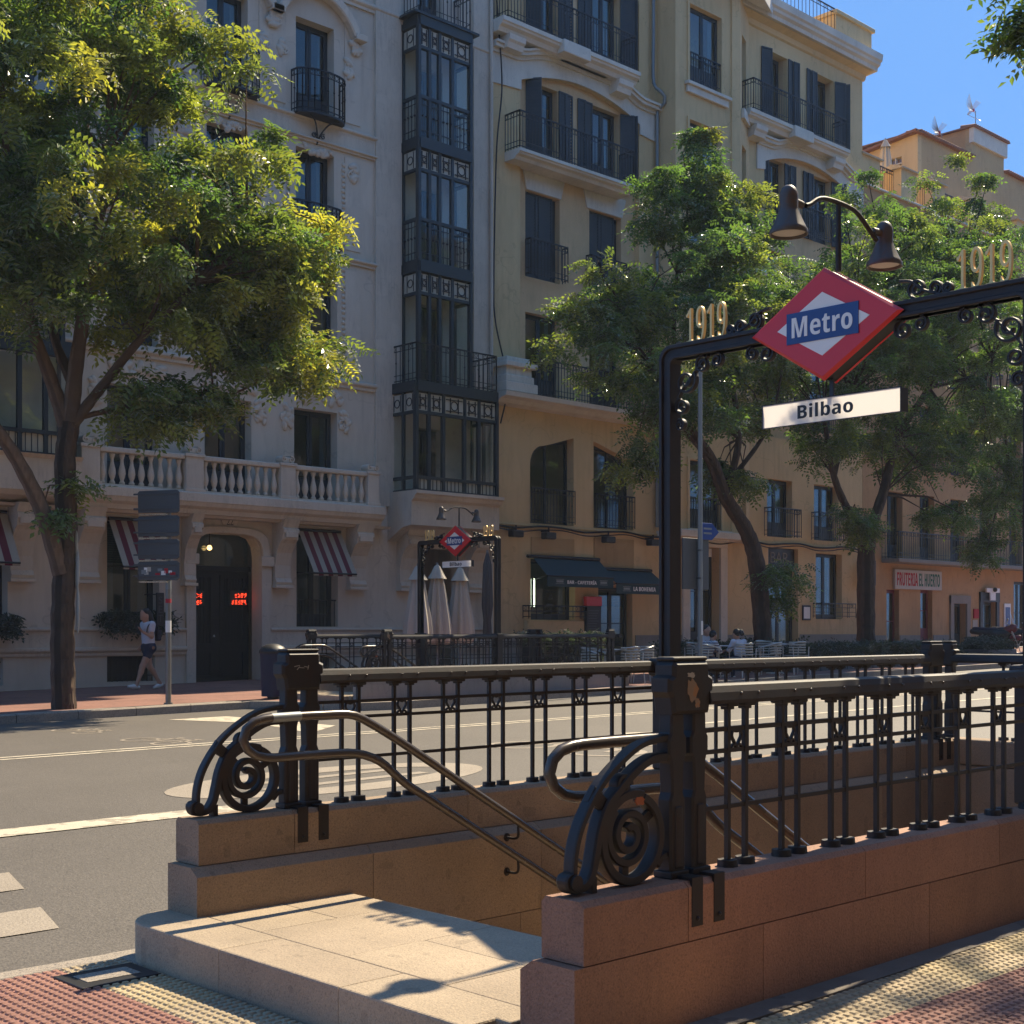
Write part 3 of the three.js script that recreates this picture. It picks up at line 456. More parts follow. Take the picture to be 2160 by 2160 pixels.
// a two-leaf window of w by h, its lower left outer corner at the origin
function winGeo(w, h, leaves, rows, kick) {
  return cached(['w', w.toFixed(2), h.toFixed(2), leaves, rows, kick].join(), () => {
    const f = mb(), panes = [], e = 0.055; f.box(0, e, 0, h, -0.06, 0); f.box(w - e, w, 0, h, -0.06, 0); f.box(e, w - e, 0, e, -0.06, 0); f.box(e, w - e, h - e, h, -0.06, 0);
    const lw = (w - 2 * e) / leaves, y0 = e + (kick || 0.01), y1 = h - e - 0.008;
    for (let i = 0; i < leaves; i++) {
      const a = e + i * lw + 0.006, b = e + (i + 1) * lw - 0.006, s = 0.062; f.box(a, a + s, e, y1, -0.045, 0.012); f.box(b - s, b, e, y1, -0.045, 0.012); f.box(a + s, b - s, y1 - s, y1, -0.045, 0.012); f.box(a + s, b - s, e, y0 + s, -0.045, 0.012);
      const ph = (y1 - y0 - 2 * s) / rows; for (let r = 0; r < rows; r++) { const p0 = y0 + s + r * ph, p1 = p0 + ph; if (r) f.box(a + s, b - s, p0 - 0.017, p0 + 0.017, -0.04, 0.008); panes.push(boxUV(mb().box(a + s, b - s, p0 + (r ? 0.017 : 0), p1 - (r < rows - 1 ? 0.017 : 0), -0.024, -0.012).geo())); }
    }
    return { f: boxUV(f.geo()), panes };
  });
}
function win(par, x0, x1, y0, y1, z, o = {}) {
  const { f, panes } = winGeo(x1 - x0, y1 - y0, o.leaves || 2, o.rows || 1, o.kick ?? 0.35), m = part('window', f, o.mat || M.wood, par, [x0, y0, z]);
  for (const p of panes) { const q = new THREE.Mesh(p, o.glass || M.glass); q.name = 'pane'; q.castShadow = q.receiveShadow = true; m.add(q); }
  const w = x1 - x0, h = y1 - y0, r = hash(Math.round(x0 * 50), Math.round(y0 * 50), 7), add = (n, k, g, mm) => { const q = new THREE.Mesh(cached(n + w.toFixed(2) + h.toFixed(2) + k, g), mm); q.name = n; q.castShadow = q.receiveShadow = true; m.add(q); };
  if (h > 1.6 && r < 0.62) { const f = 0.16 + 0.3 * Math.round(r * 8) / 8, drape = (a, b) => { const t = []; for (let i = 0; i <= 24; i++) t.push([a + (b - a) * i / 24, -0.2 + 0.03 * Math.sin(i * 1.9) + 0.01 * Math.sin(i * 5)]); return t; }; add('curtain', f, () => { const c = mb(); for (const [a, b] of [[0.08, w * f], [w * (1 - f * 0.7), w - 0.08]]) { const p = drape(a, b); for (let i = 0; i < 24; i++) c.bar(V(p[i][0], 0.08, p[i][1]), V(p[i][0], h - 0.08, p[i][1]), 0.012, Math.abs(b - a) / 22); } return boxUV(c.geo()); }, M.curtain); }
  if (h > 1.6 && r > 0.5 && !o.noBlind) add('blind', Math.round(r * 10), () => { const c = mb(), y = h * (0.35 + 0.5 * r); for (let k = h - 0.06; k > y; k -= 0.05) c.box(0.06, w - 0.06, k - 0.044, k, -0.115, -0.105); return boxUV(c.geo()); }, M.blind);
  return m;
}
function shutterGeo(w, h) {
  return cached('s' + w.toFixed(2) + h.toFixed(2), () => { const b = mb(), e = 0.05; b.box(0, e, 0, h, 0, 0.035); b.box(w - e, w, 0, h, 0, 0.035); for (const y of [0, h * 0.48, h - e]) b.box(e, w - e, y, y + e, 0, 0.035); const n = Math.round(h / 0.09); for (let i = 1; i < n; i++) { const y = i * h / n; b.bar(V(e, y, 0.015), V(w - e, y, 0.015), 0.008, 0.05); } b.box(e, w - e, e, h - e, 0.002, 0.006); return boxUV(b.geo()); });
}
function shutter(par, x, y0, y1, z, w, turn = 0) { const m = part('shutter', shutterGeo(w, y1 - y0), M.shutter, par, [x, y0, z]); m.rotation.y = turn; return m; }
// balcony railing along a path of [x, z] points
function rail(par, path, y0, h, pitch = 0.12, knob = true, mt = M.ironPlain) {
  const b = mb(); for (let i = 0; i + 1 < path.length; i++) {
    const [ax, az] = path[i], [bx, bz] = path[i + 1], L = Math.hypot(bx - ax, bz - az), n = Math.max(1, Math.round(L / pitch));
    for (const [y, t] of [[y0 + h, 0.035], [y0 + h - 0.14, 0.018], [y0 + 0.06, 0.02], [y0 + 0.2, 0.014]]) b.bar(V(ax, y, az), V(bx, y, bz), t, t);
    for (let k = 0; k <= n; k++) { const x = ax + (bx - ax) * k / n, z = az + (bz - az) * k / n, e = k === 0 || k === n; b.box(x - (e ? 0.013 : 0.008), x + (e ? 0.013 : 0.008), y0, y0 + h, z - 0.008, z + 0.008); if (knob && k % 3 === 1) b.add(new THREE.OctahedronGeometry(0.035).translate(x, y0 + h * 0.55, z)); if (k < n && k % 2 === 0) b.add(new THREE.TorusGeometry(0.045, 0.008, 4, 8).rotateY(Math.abs(bz - az) > Math.abs(bx - ax) ? Math.PI / 2 : 0).translate(x + (bx - ax) / n / 2, y0 + h - 0.07, z + (bz - az) / n / 2)); }
  }
  return b.build('balcony_railing', mt, par);
}
// a front wall with openings, between x0..x1 and y0..y1, t thick
function wall(par, x0, x1, y0, y1, z, holes, m, t = 0.4, name = 'wall', outline = null) {
  const s = new THREE.Shape((outline || [[x0, y0], [x1, y0], [x1, y1], [x0, y1]]).map(([x, y]) => new THREE.Vector2(x, y)));
  for (const h of holes) s.holes.push(h.pts ? new THREE.Path(h.pts.map(([x, y]) => new THREE.Vector2(x, y))) : h.isPath ? h : new THREE.Path([[h[0], h[2]], [h[1], h[2]], [h[1], h[3]], [h[0], h[3]]].map(([x, y]) => new THREE.Vector2(x, y))));
  return mb().ext(s, z - t, z).build(name, m, par);
}
const archTop = (x0, x1, y0, ys, n = 12) => { const w = (x1 - x0) / 2, c = (x0 + x1) / 2, p = [[x0, y0], [x1, y0]]; for (let i = 0; i <= n; i++) { const a = i / n * Math.PI, k = Math.sin(a); p.push([c + w * Math.sign(Math.cos(a)) * Math.pow(Math.abs(Math.cos(a)), 0.55), ys + 0.5 * Math.pow(k, 0.7)]); } return p; };
const molding = (par, x0, x1, y0, y1, z, d, m, name = 'moulding') => { const h = y1 - y0; return mb().extX([[z - 0.05, y0], [z + d * 0.45, y0], [z + d * 0.5, y0 + h * 0.35], [z + d * 0.85, y0 + h * 0.5], [z + d, y0 + h * 0.62], [z + d, y1 - 0.02], [z + d - 0.02, y1], [z - 0.05, y1]], x0, x1).build(name, m, par); };
const relief = (par, x, y, w, h, z, seed, m, n = 26) => { const r = rng(seed), b = mb(); for (let i = 0; i < n; i++) { const px = x + (r() - 0.5) * w, py = y + (r() - 0.5) * h * (1 - 0.6 * Math.abs(px - x) / w), s = 0.035 + r() * 0.055; const g = new THREE.IcosahedronGeometry(s, 1); g.scale(1 + r(), 1, 0.7); g.rotateZ(r() * 3); b.add(g.translate(px, py, z)); } for (const k of [-1, 1]) b.flatbar(spiral(x + k * w * 0.33, y - 0.02, h * 0.3, 0.02, 1.3 * k, 1.5, z, 18), 0.04, 0.06, 30); return b.build('relief_ornament', m, par); };

{ // ===== cream building, number 22
  const X0 = 4, X1 = 25.46, B = thing('apartment_building', 'cream stone building number 22 with a balustrade and a dark glazed bay', 'building', [18, gy(18), Z0], { world: true });
  const cols = [[14.2, 15.43], [16.6, 17.85], [19.05, 20.33]], holes = [], wins = [];
  const G = [[10.3, 12.0], [14.2, 15.45], [19.12, 20.35]]; for (const [a, b] of G) { holes.push([a, b, 1.45, 3.75]); wins.push([a, b, 1.45, 3.75]); holes.push([a, b - 0.1, 0.24, 0.8]); }
  holes.push({ pts: [[16.32, -0.2], [18.12, -0.2], [18.12, 3.1], [18.08, 3.34], [17.95, 3.52], [17.72, 3.6], [16.72, 3.6], [16.49, 3.52], [16.36, 3.34], [16.32, 3.1]] });
  holes.push([22.9, 24.4, 0, 3.5]);
  const fl = [[4.5, 6.72], [7.65, 9.95], [10.75, 13.02], [13.86, 16.15], [17.2, 19.4], [20.4, 22.6], [23.6, 25.8]];
  fl.forEach(([a, b], f) => { for (const [c, d] of [[7.2, 8.5], ...cols]) { holes.push([c + (f > 1 ? 0.05 : 0), d - (f > 1 ? 0.1 : 0), a, b]); wins.push([c + (f > 1 ? 0.05 : 0), d - (f > 1 ? 0.1 : 0), a, b]); } });
  for (let f = 0; f < 5; f++) { holes.push([22.9, 23.75, fl[f][0] + (f ? 0 : 0.45), fl[f][1] - 0.1]); wins.push([22.9, 23.75, fl[f][0] + (f ? 0 : 0.45), fl[f][1] - 0.1]); }
  wall(B, X0, X1, -0.3, 30, Z0, holes, M.cream);
  mb().box(X0, X1, -0.3, 30, -34, -33.6).box(X0, X0 + 0.3, -0.3, 30, -33.6, Z0 - 0.4).box(X1 - 0.3, X1, -0.3, 30, -33.6, Z0 - 0.4).box(X0, X1, 29.7, 30, -33.6, Z0 - 0.4).box(X0 + 0.3, X1 - 0.3, -0.3, 29.7, -29.6, -29.4).build('inner_wall', M.cream, B);
  for (const [a, b, c, d] of wins) win(B, a, b, c, d, Z0 - 0.28, { kick: c < 2 ? 0.2 : 0.45, curtain: c > 4 && c < 6 });
  for (const [a, b] of G) { const g = mb(); for (let x = a + 0.06; x < b - 0.1; x += 0.12) g.cyl(V(x, 0.24, Z0 - 0.12), V(x, 0.8, Z0 - 0.12), 0.011, 0.011, 6); for (const y of [0.36, 0.7]) g.box(a, b - 0.1, y, y + 0.02, Z0 - 0.13, Z0 - 0.11); g.build('basement_grille', M.ironPlain, B); mb().box(a, b - 0.1, 0.24, 0.8, Z0 - 0.39, Z0 - 0.36).build('dark_backing', M.black, B); }  // black backing behind the bars paints in the dark of the opening
  { const w2 = mb(); for (let x = 19.2; x < 20.4; x += 0.11) w2.box(x, x + 0.014, 1.45, 2.1, Z0 - 0.1, Z0 - 0.086); w2.box(19.12, 20.35, 2.08, 2.11, Z0 - 0.11, Z0 - 0.08).build('window_rail', M.ironPlain, B); }
  // base mouldings, left out at the door
  for (const [a, b] of [[X0, 16.1], [18.34, 22.85], [24.45, X1]]) { molding(B, a, b, 1.28, 1.42, Z0, 0.1, M.creamTrim); molding(B, a, b, 0.82, 1.0, Z0, 0.12, M.creamTrim); mb().box(a, b, 1.0, 1.28, Z0, Z0 + 0.05).build('base_band', M.creamTrim, B); }
  // door 22
  const D = mb(); D.box(16.32, 18.12, -0.2, 2.75, Z0 - 0.6, Z0 - 0.54); for (const [a, b] of [[16.36, 17.2], [17.24, 18.08]]) { for (const [c, d] of [[0.25, 0.9], [1.0, 2.65]]) { D.box(a + 0.1, b - 0.1, c, c + 0.06, Z0 - 0.54, Z0 - 0.5); D.box(a + 0.1, b - 0.1, d - 0.06, d, Z0 - 0.54, Z0 - 0.5); D.box(a + 0.08, a + 0.14, c, d, Z0 - 0.54, Z0 - 0.5); D.box(b - 0.14, b - 0.08, c, d, Z0 - 0.54, Z0 - 0.5); } for (let x = a + 0.2; x < b - 0.15; x += 0.08) D.box(x, x + 0.014, 1.06, 2.6, Z0 - 0.53, Z0 - 0.515); }
  D.box(16.32, 18.12, 2.75, 2.86, Z0 - 0.6, Z0 - 0.46); const dd = D.build('door', mat(C(0.006, 0.006, 0.007), { roughness: 0.6 }), B); mb().box(16.34, 18.1, 2.86, 3.6, Z0 - 0.58, Z0 - 0.56).build('pane', M.glass, dd); mb().lathe([[0, 0], [0.03, 0.01], [0.02, 0.05], [0, 0.06]], 17.15, 1.2, Z0 - 0.5, 8).build('handle', M.alum, dd);
  { const o = mb(), P = (k) => archTop(16.32 - k, 18.12 + k, 2.95, 3.1 + k * 0.8).slice(1); const outer = P(0.2), inner = P(0.0); o.ext([...outer, ...inner.reverse()], Z0, Z0 + 0.09, 0.02); o.build('door_surround', M.creamTrim, B); for (const [a, b] of [[16.1, 16.34], [18.1, 18.36]]) mb().box(a, b, -0.2, 2.86, Z0, Z0 + 0.07).box(a - 0.05, b + 0.05, 2.86, 3.1, Z0, Z0 + 0.14, 0.02).build('door_jamb', M.creamTrim, B); }
  { const n = mb().ext([[17.05, 3.92], [17.42, 3.92], [17.48, 4.06], [17.0, 4.06]].map(([x, y]) => [x, y - 0.12]), Z0, Z0 + 0.05, 0.01).build('number_plaque', M.creamTrim, B); const g = text('22', fontS, 0.15, 0.17, 0.01).translate(17.24, 3.87, Z0 + 0.045); g.translate(-18, -gy(18), -Z0); part('lettering', boxUV(g), M.black, n, null, { label: 'house number 22' }); }
  // scrolled consoles
  for (const [a, b] of [[12.0, 12.48], [13.45, 13.93], [16.0, 16.28], [18.42, 18.86], [20.6, 21.1], [22.2, 22.72], [24.55, 25.05]]) { const p = [[Z0 - 0.02, 2.42], [Z0 + 0.16, 2.42], [Z0 + 0.2, 2.5], [Z0 + 0.14, 2.6], [Z0 + 0.13, 2.9], [Z0 + 0.2, 3.2], [Z0 + 0.34, 3.42], [Z0 + 0.44, 3.5], [Z0 + 0.46, 3.62], [Z0 + 0.5, 3.66], [Z0 + 0.5, 3.74], [Z0 + 0.44, 3.78], [Z0 + 0.56, 3.97], [Z0 - 0.02, 3.97]]; mb().extX(p, a, b).box(a + 0.05, b - 0.05, 3.54, 3.7, Z0 + 0.46, Z0 + 0.52, 0.02).box(a - 0.03, b + 0.03, 2.36, 2.43, Z0, Z0 + 0.22, 0.01).build('console', M.creamTrim, B); }
  // balcony with balustrade
  const ZF = -26.9; mb().extX([[Z0, 3.96], [ZF - 0.2, 3.96], [ZF - 0.16, 4.06], [ZF - 0.06, 4.12], [ZF - 0.02, 4.2], [ZF, 4.22], [ZF, 4.4], [ZF - 0.03, 4.43], [Z0, 4.43]], 13.1, 21.3).build('balcony_slab', M.creamTrim, B);
  mb().extX([[Z0, 3.9], [ZF - 0.35, 3.9], [ZF - 0.3, 3.957], [Z0, 3.957]], X0, 21.7).build('moulding', M.creamTrim, B);
  const baluster = cached('bal', () => { const g = new THREE.LatheGeometry([[0.001, 0], [0.062, 0], [0.062, 0.05], [0.045, 0.07], [0.038, 0.1], [0.062, 0.16], [0.078, 0.24], [0.07, 0.32], [0.042, 0.44], [0.034, 0.52], [0.036, 0.55], [0.05, 0.58], [0.05, 0.6], [0.062, 0.62], [0.062, 0.67], [0.001, 0.67]].map(([a, b]) => new THREE.Vector2(a, b)), 14); return boxUV(clean(g)); });
  const piers = [[13.3, 13.72], [15.76, 16.2], [18.25, 18.66], [20.8, 21.14]];
  for (const [a, b] of piers) { const m = mb().box(a, b, 4.43, 5.24, ZF - 0.36, ZF - 0.06, 0.015).box(a - 0.03, b + 0.03, 5.2, 5.28, ZF - 0.39, ZF - 0.03, 0.015).box(a - 0.03, b + 0.03, 4.43, 4.5, ZF - 0.39, ZF - 0.03, 0.01).build('pier', M.creamTrim, B); const c = mb(); c.flatbar(spiral((a + b) / 2 - 0.1, 5.36, 0.08, 0.02, 1.3, 1.2, ZF - 0.21, 16), 0.035, 0.28, 26).flatbar(spiral((a + b) / 2 + 0.1, 5.36, 0.08, 0.02, -1.3, 1.9, ZF - 0.21, 16), 0.035, 0.28, 26).box((a + b) / 2 - 0.16, (a + b) / 2 + 0.16, 5.28, 5.42, ZF - 0.33, ZF - 0.1, 0.03); c.build('scroll_finial', M.creamTrim, m); }
  for (let i = 0; i < 3; i++) { const a = piers[i][1], b = piers[i + 1][0]; mb().box(a, b, 5.14, 5.26, ZF - 0.31, ZF - 0.09, 0.03).build('hand_rail', M.creamTrim, B); mb().box(a, b, 4.43, 4.475, ZF - 0.29, ZF - 0.11).build('plinth', M.creamTrim, B); const n = 9; for (let k = 0; k < n; k++) part('baluster', baluster, M.creamTrim, B, [a + (k + 0.5) * (b - a) / n, 4.473, ZF - 0.2]); }
  // upper storeys: bands, frames, ornaments
  for (const [a, b, c, d] of [[X0, 21.5, 7.36, 7.55, 0], [X0, 21.5, 10.45, 10.6, 0], [X0, 21.5, 13.2, 13.3], [X0, 21.5, 13.62, 13.78], [X0, X1, 16.9, 17.1]]) molding(B, a, b, c, d, Z0, 0.12, M.creamTrim);
  mb().box(X0, 21.47, 13.3, 13.62, Z0, Z0 + 0.05).build('string_band', M.creamTrim, B);
  for (const [a, b] of [[21.47, 22.28], [24.78, 25.42]]) mb().box(a, b, 4.5, 25.6, Z0, Z0 + 0.09).build('pilaster', M.creamTrim, B);
  for (const [a, b] of [[13.2, 14.0], [15.65, 16.4], [18.05, 18.8], [20.55, 21.03]]) for (const [c, d] of [[7.8, 10.3], [10.8, 13.1], [13.95, 16.6]]) { mb().box(a, b, c, d, Z0, Z0 + 0.025).build('wall_panel', M.creamTrim, B); }
  for (const c of cols) { const x = (c[0] + c[1]) / 2; relief(B, x + 0.1, 7.08, 1.3, 0.34, Z0 + 0.01, 100 + x * 10, M.creamTrim, 30); for (const k of [-1, 1]) relief(B, x + k * 0.86, 6.5, 0.26, 0.6, Z0 + 0.01, 130 + x * 10 + k, M.creamTrim, 16);
    for (const y of [10.2, 13.05]) relief(B, x, y, 0.9, 0.2, Z0 + 0.01, y * 10 + x, M.creamTrim, 14);
    for (const k of [-1, 1]) { const g = mb(), r = rng(x * 7 + k + 3); for (let y = 8.2; y < 12.9; y += 0.13) g.add(new THREE.IcosahedronGeometry(0.06, 1).scale(1, 0.9, 0.6).translate(x + k * 0.82 + (r() - 0.5) * 0.02, y, Z0 + 0.01)); g.build('garland', M.creamTrim, B); relief(B, x + k * 1.12, 12.7, 0.3, 0.5, Z0 + 0.03, 77 + x + k, M.creamTrim, 14); relief(B, x + k * 0.98, 15.25, 0.16, 0.5, Z0 + 0.03, 177 + x + k, M.creamTrim, 8); }
    // arched hood of the fourth floor on two corbels
    const q = mb(), up = [], lo = []; for (let i = 0; i <= 20; i++) { const a = Math.PI * (0.17 + 0.66 * i / 20); up.push([x - 1.4 * Math.cos(a), 15.3 + 1.72 * Math.sin(a)]); lo.push([x - 1.2 * Math.cos(a), 15.32 + 1.44 * Math.sin(a)]); } q.ext([...up, ...lo.slice().reverse()], Z0, Z0 + 0.24, 0.03); for (const k of [-1, 1]) q.box(x + k * 1.22 - 0.17, x + k * 1.22 + 0.17, 16.0, 16.16, Z0, Z0 + 0.26, 0.02); q.build('window_hood', M.creamTrim, B);
    for (const k of [-1, 1]) relief(B, x + k * 1.2, 15.84, 0.26, 0.3, Z0 + 0.08, 300 + x + k, M.creamTrim, 14);
    // bowed iron balconies
    for (const y of [13.8, 10.7]) { const pts = [], n = 12; for (let i = 0; i <= n; i++) { const a = Math.PI * i / n; pts.push([x - 0.72 * Math.cos(a), Z0 + (y > 13 ? 0.5 : 0.18) * Math.pow(Math.sin(a), 0.6)]); } mb().extY([...pts, [x + 0.72, Z0]], y - 0.05, y, 0.01).build('balcony_floor', M.ironPlain, B); rail(B, pts, y, 1.0, 0.13, true); if (y > 13) { const s = mb(); for (const k of [-1, 1]) s.tube([V(x, y - 0.62, Z0 + 0.03), V(x + k * 0.05, y - 0.4, Z0 + 0.12), V(x + k * 0.2, y - 0.16, Z0 + 0.25), V(x + k * 0.42, y - 0.06, Z0 + 0.36)], 0.022, 20, 6).flatbar(spiral(x + k * 0.14, y - 0.42, 0.07, 0.02, 1.2 * k, 1, Z0 + 0.1, 14), 0.02, 0.03); s.build('balcony_bracket', M.ironPlain, B); } }
  }
  // eaves
  mb().extX([[Z0, 28.6], [Z0 + 0.5, 28.9], [Z0 + 1.2, 29.3], [Z0 + 1.25, 29.7], [Z0, 29.9]], X0, X1).build('cornice', M.creamTrim, B);
  // ---- glazed bay: lower storey, then three storeys above it
  const bayGrid = (x0, x1, zf, y0, y1, kind, mx) => {              // kind: rows of [name, y0, y1]
    const fr = mb(); const cx = mx; for (const x of cx) fr.box(x - 0.045, x + 0.045, y0, y1, zf - 0.09, zf + (x === cx[0] || x === cx[cx.length - 1] ? 0.03 : 0));
    for (const [n, a, b] of kind) fr.box(x0, x1, n === 'band' ? a : a - 0.04, n === 'band' ? b : a + 0.04, zf - 0.1, zf + (n === 'band' ? 0.06 : 0.008));
    const nz = Math.max(1, Math.round((zf - Z0) / 0.5)), zs = []; for (let i = 0; i <= nz; i++) zs.push(Z0 + (zf - 0.04 - Z0) * i / nz);
    for (const s of [x0, x1]) { for (const z of zs) fr.box(s - 0.04, s + 0.04, y0, y1, z - 0.035, z + 0.035); for (const [n, a, b] of kind) fr.box(s - (n === 'band' ? 0.06 : 0.03), s + (n === 'band' ? 0.06 : 0.03), n === 'band' ? a : a - 0.04, n === 'band' ? b : a + 0.04, Z0, zf); }
    const F = fr.build('bay_frame', M.wood, B);
    for (const [n, a, b] of kind) { if (n === 'band') continue;
      for (let i = 0; i + 1 < cx.length; i++) { const p = cx[i] + 0.045, q = cx[i + 1] - 0.045; if (n === 'transom') { mb().box(p, q, a + 0.04, b - 0.04, zf - 0.05, zf - 0.03).build('panel', M.frost, F); const l = mb(), c = (p + q) / 2, d = (a + b) / 2, r = Math.min(q - p, b - a) * 0.22; l.add(new THREE.TorusGeometry(r, 0.014, 5, 16).translate(c, d, zf - 0.01)); for (const k of [-1, 1]) { l.box(c + k * (r + 0.02) - 0.012, c + k * (r + 0.02) + 0.012, a + 0.07, b - 0.07, zf - 0.02, zf); l.box(p + 0.04, q - 0.04, d + k * (r + 0.03) - 0.01, d + k * (r + 0.03) + 0.01, zf - 0.02, zf); } l.build('lead_tracery', M.ironPlain, F); }
        else { mb().box(p, q, a + 0.04, b - 0.04, zf - 0.05, zf - 0.042).build('pane', n === 'low' ? M.frost : M.clear, F); const l = mb(), e = 0.07; for (const [u, v] of [[p, b - 0.04], [q, b - 0.04]]) { const k = u === p ? 1 : -1, s = new THREE.Shape(); s.moveTo(u, v); s.lineTo(u + k * e, v); s.quadraticCurveTo(u, v, u, v - e); l.ext(s, zf - 0.06, zf - 0.02); } if (n === 'rail' || n === 'low') for (let x = p + 0.07; x < q; x += 0.13) { l.box(x - 0.008, x + 0.008, a + 0.04, b - 0.04, zf - 0.015, zf + 0.001); if (n === 'rail') l.add(new THREE.OctahedronGeometry(0.045).translate(x, (a + b) / 2 + 0.05, zf - 0.006)); } if (n === 'rail') for (const k of [0.2, 0.82]) l.box(p, q, a + (b - a) * k - 0.012, a + (b - a) * k + 0.012, zf - 0.014, zf); l.build('glazing_bar', M.ironPlain, F); } }
      for (const s of [x0, x1]) for (let i = 0; i + 1 < zs.length; i++) { mb().box(s - 0.005, s + 0.005, a + 0.04, b - 0.04, zs[i] + 0.035, zs[i + 1] - 0.035).build(n === 'transom' ? 'panel' : 'pane', n === 'transom' ? M.frost : M.clear, F); if (n === 'rail' || n === 'transom') { const l = mb(), k = s === x0 ? -1 : 1, za = zs[i] + 0.035, zb = zs[i + 1] - 0.035, c = (za + zb) / 2; if (n === 'rail') { for (let z = za + 0.06; z < zb; z += 0.13) l.box(s + k * 0.01, s + k * 0.024, a, b, z - 0.008, z + 0.008).add(new THREE.OctahedronGeometry(0.045).translate(s + k * 0.02, (a + b) / 2 + 0.05, z)); for (const h of [0.2, 0.82]) l.box(s + k * 0.01, s + k * 0.024, a + (b - a) * h - 0.01, a + (b - a) * h + 0.01, za, zb); } else l.add(new THREE.TorusGeometry(0.1, 0.014, 5, 16).rotateY(Math.PI / 2).translate(s + k * 0.016, (a + b) / 2, c)).box(s + k * 0.008, s + k * 0.02, a + 0.06, b - 0.06, c - 0.14, c - 0.12).box(s + k * 0.008, s + k * 0.02, a + 0.06, b - 0.06, c + 0.12, c + 0.14); l.build('lead_tracery', M.ironPlain, F); } } }
    return F;
  };
  const zl = -26.6; bayGrid(22.04, 24.78, zl, 4.87, 7.36, [['low', 4.87, 5.2], ['glass', 5.2, 6.84], ['transom', 6.84, 7.36], ['band', 7.36, 7.62]], [22.04, 22.46, 22.94, 23.66, 24.16, 24.78]);
  rail(B, [[22.05, Z0], [22.05, zl], [24.76, zl], [24.76, Z0]], 7.62, 0.95, 0.16);
  const zu = -26.96, ux = [22.42, 22.78, 23.12, 23.55, 24.18];
  for (const y of [7.62, 10.76, 13.88]) { const first = y < 8; bayGrid(22.42, 24.18, zu, y, y + 3.12, [...(first ? [['glass', y, y + 2.32]] : [['rail', y, y + 1.06], ['glass', y + 1.06, y + 2.32]]), ['transom', y + 2.32, y + 2.86], ['band', y + 2.86, y + 3.11]], ux); }
  mb().box(22.42, 24.18, 13.75, 13.85, Z0, zu).box(22.42, 24.18, 10.62, 10.72, Z0, zu).box(22.2, 24.4, 16.99, 17.05, Z0, zu + 0.1).box(22.04, 24.78, 7.5, 7.6, Z0, zl).build('bay_floor', M.wood, B);
  rail(B, [[22.45, Z0], [22.45, zu], [24.15, zu], [24.15, Z0]], 17.05, 1.0, 0.13);
  mb().extX([[Z0, 3.62], [Z0 + 0.6, 3.95], [zl - 0.04, 4.0], [zl - 0.04, 4.6], [zl + 0.06, 4.66], [zl + 0.1, 4.74], [zl + 0.16, 4.78], [zl + 0.16, 4.86], [Z0, 4.86]], 21.9, 24.9).build('bay_base', M.creamTrim, B);
  // glazed bay behind the tree at the left
  bayGrid(10.7, 13.1, -26.9, 4.95, 7.3, [['low', 4.95, 5.4], ['glass', 5.4, 6.98], ['band', 6.98, 7.3]], [10.7, 11.35, 11.95, 12.5, 13.1]);
  mb().extX([[Z0, 3.96], [-26.95, 4.1], [-26.85, 4.2], [-26.85, 4.86], [-26.75, 4.94], [Z0, 4.94]], 10.5, 13.25).build('bay_base', M.creamTrim, B);
  for (const y of [7.3, 10.4, 13.5]) bayGrid(10.9, 12.9, -27.0, y, y + 3.1, [['rail', y, y + 1.0], ['glass', y + 1.0, y + 2.8], ['band', y + 2.8, y + 3.1]], [10.9, 11.6, 12.25, 12.9]);
  mb().cyl(V(25.36, 0.4, Z0 + 0.16), V(25.36, 25, Z0 + 0.16), 0.05, 0.05, 10).build('downpipe', M.creamTrim, B);
}
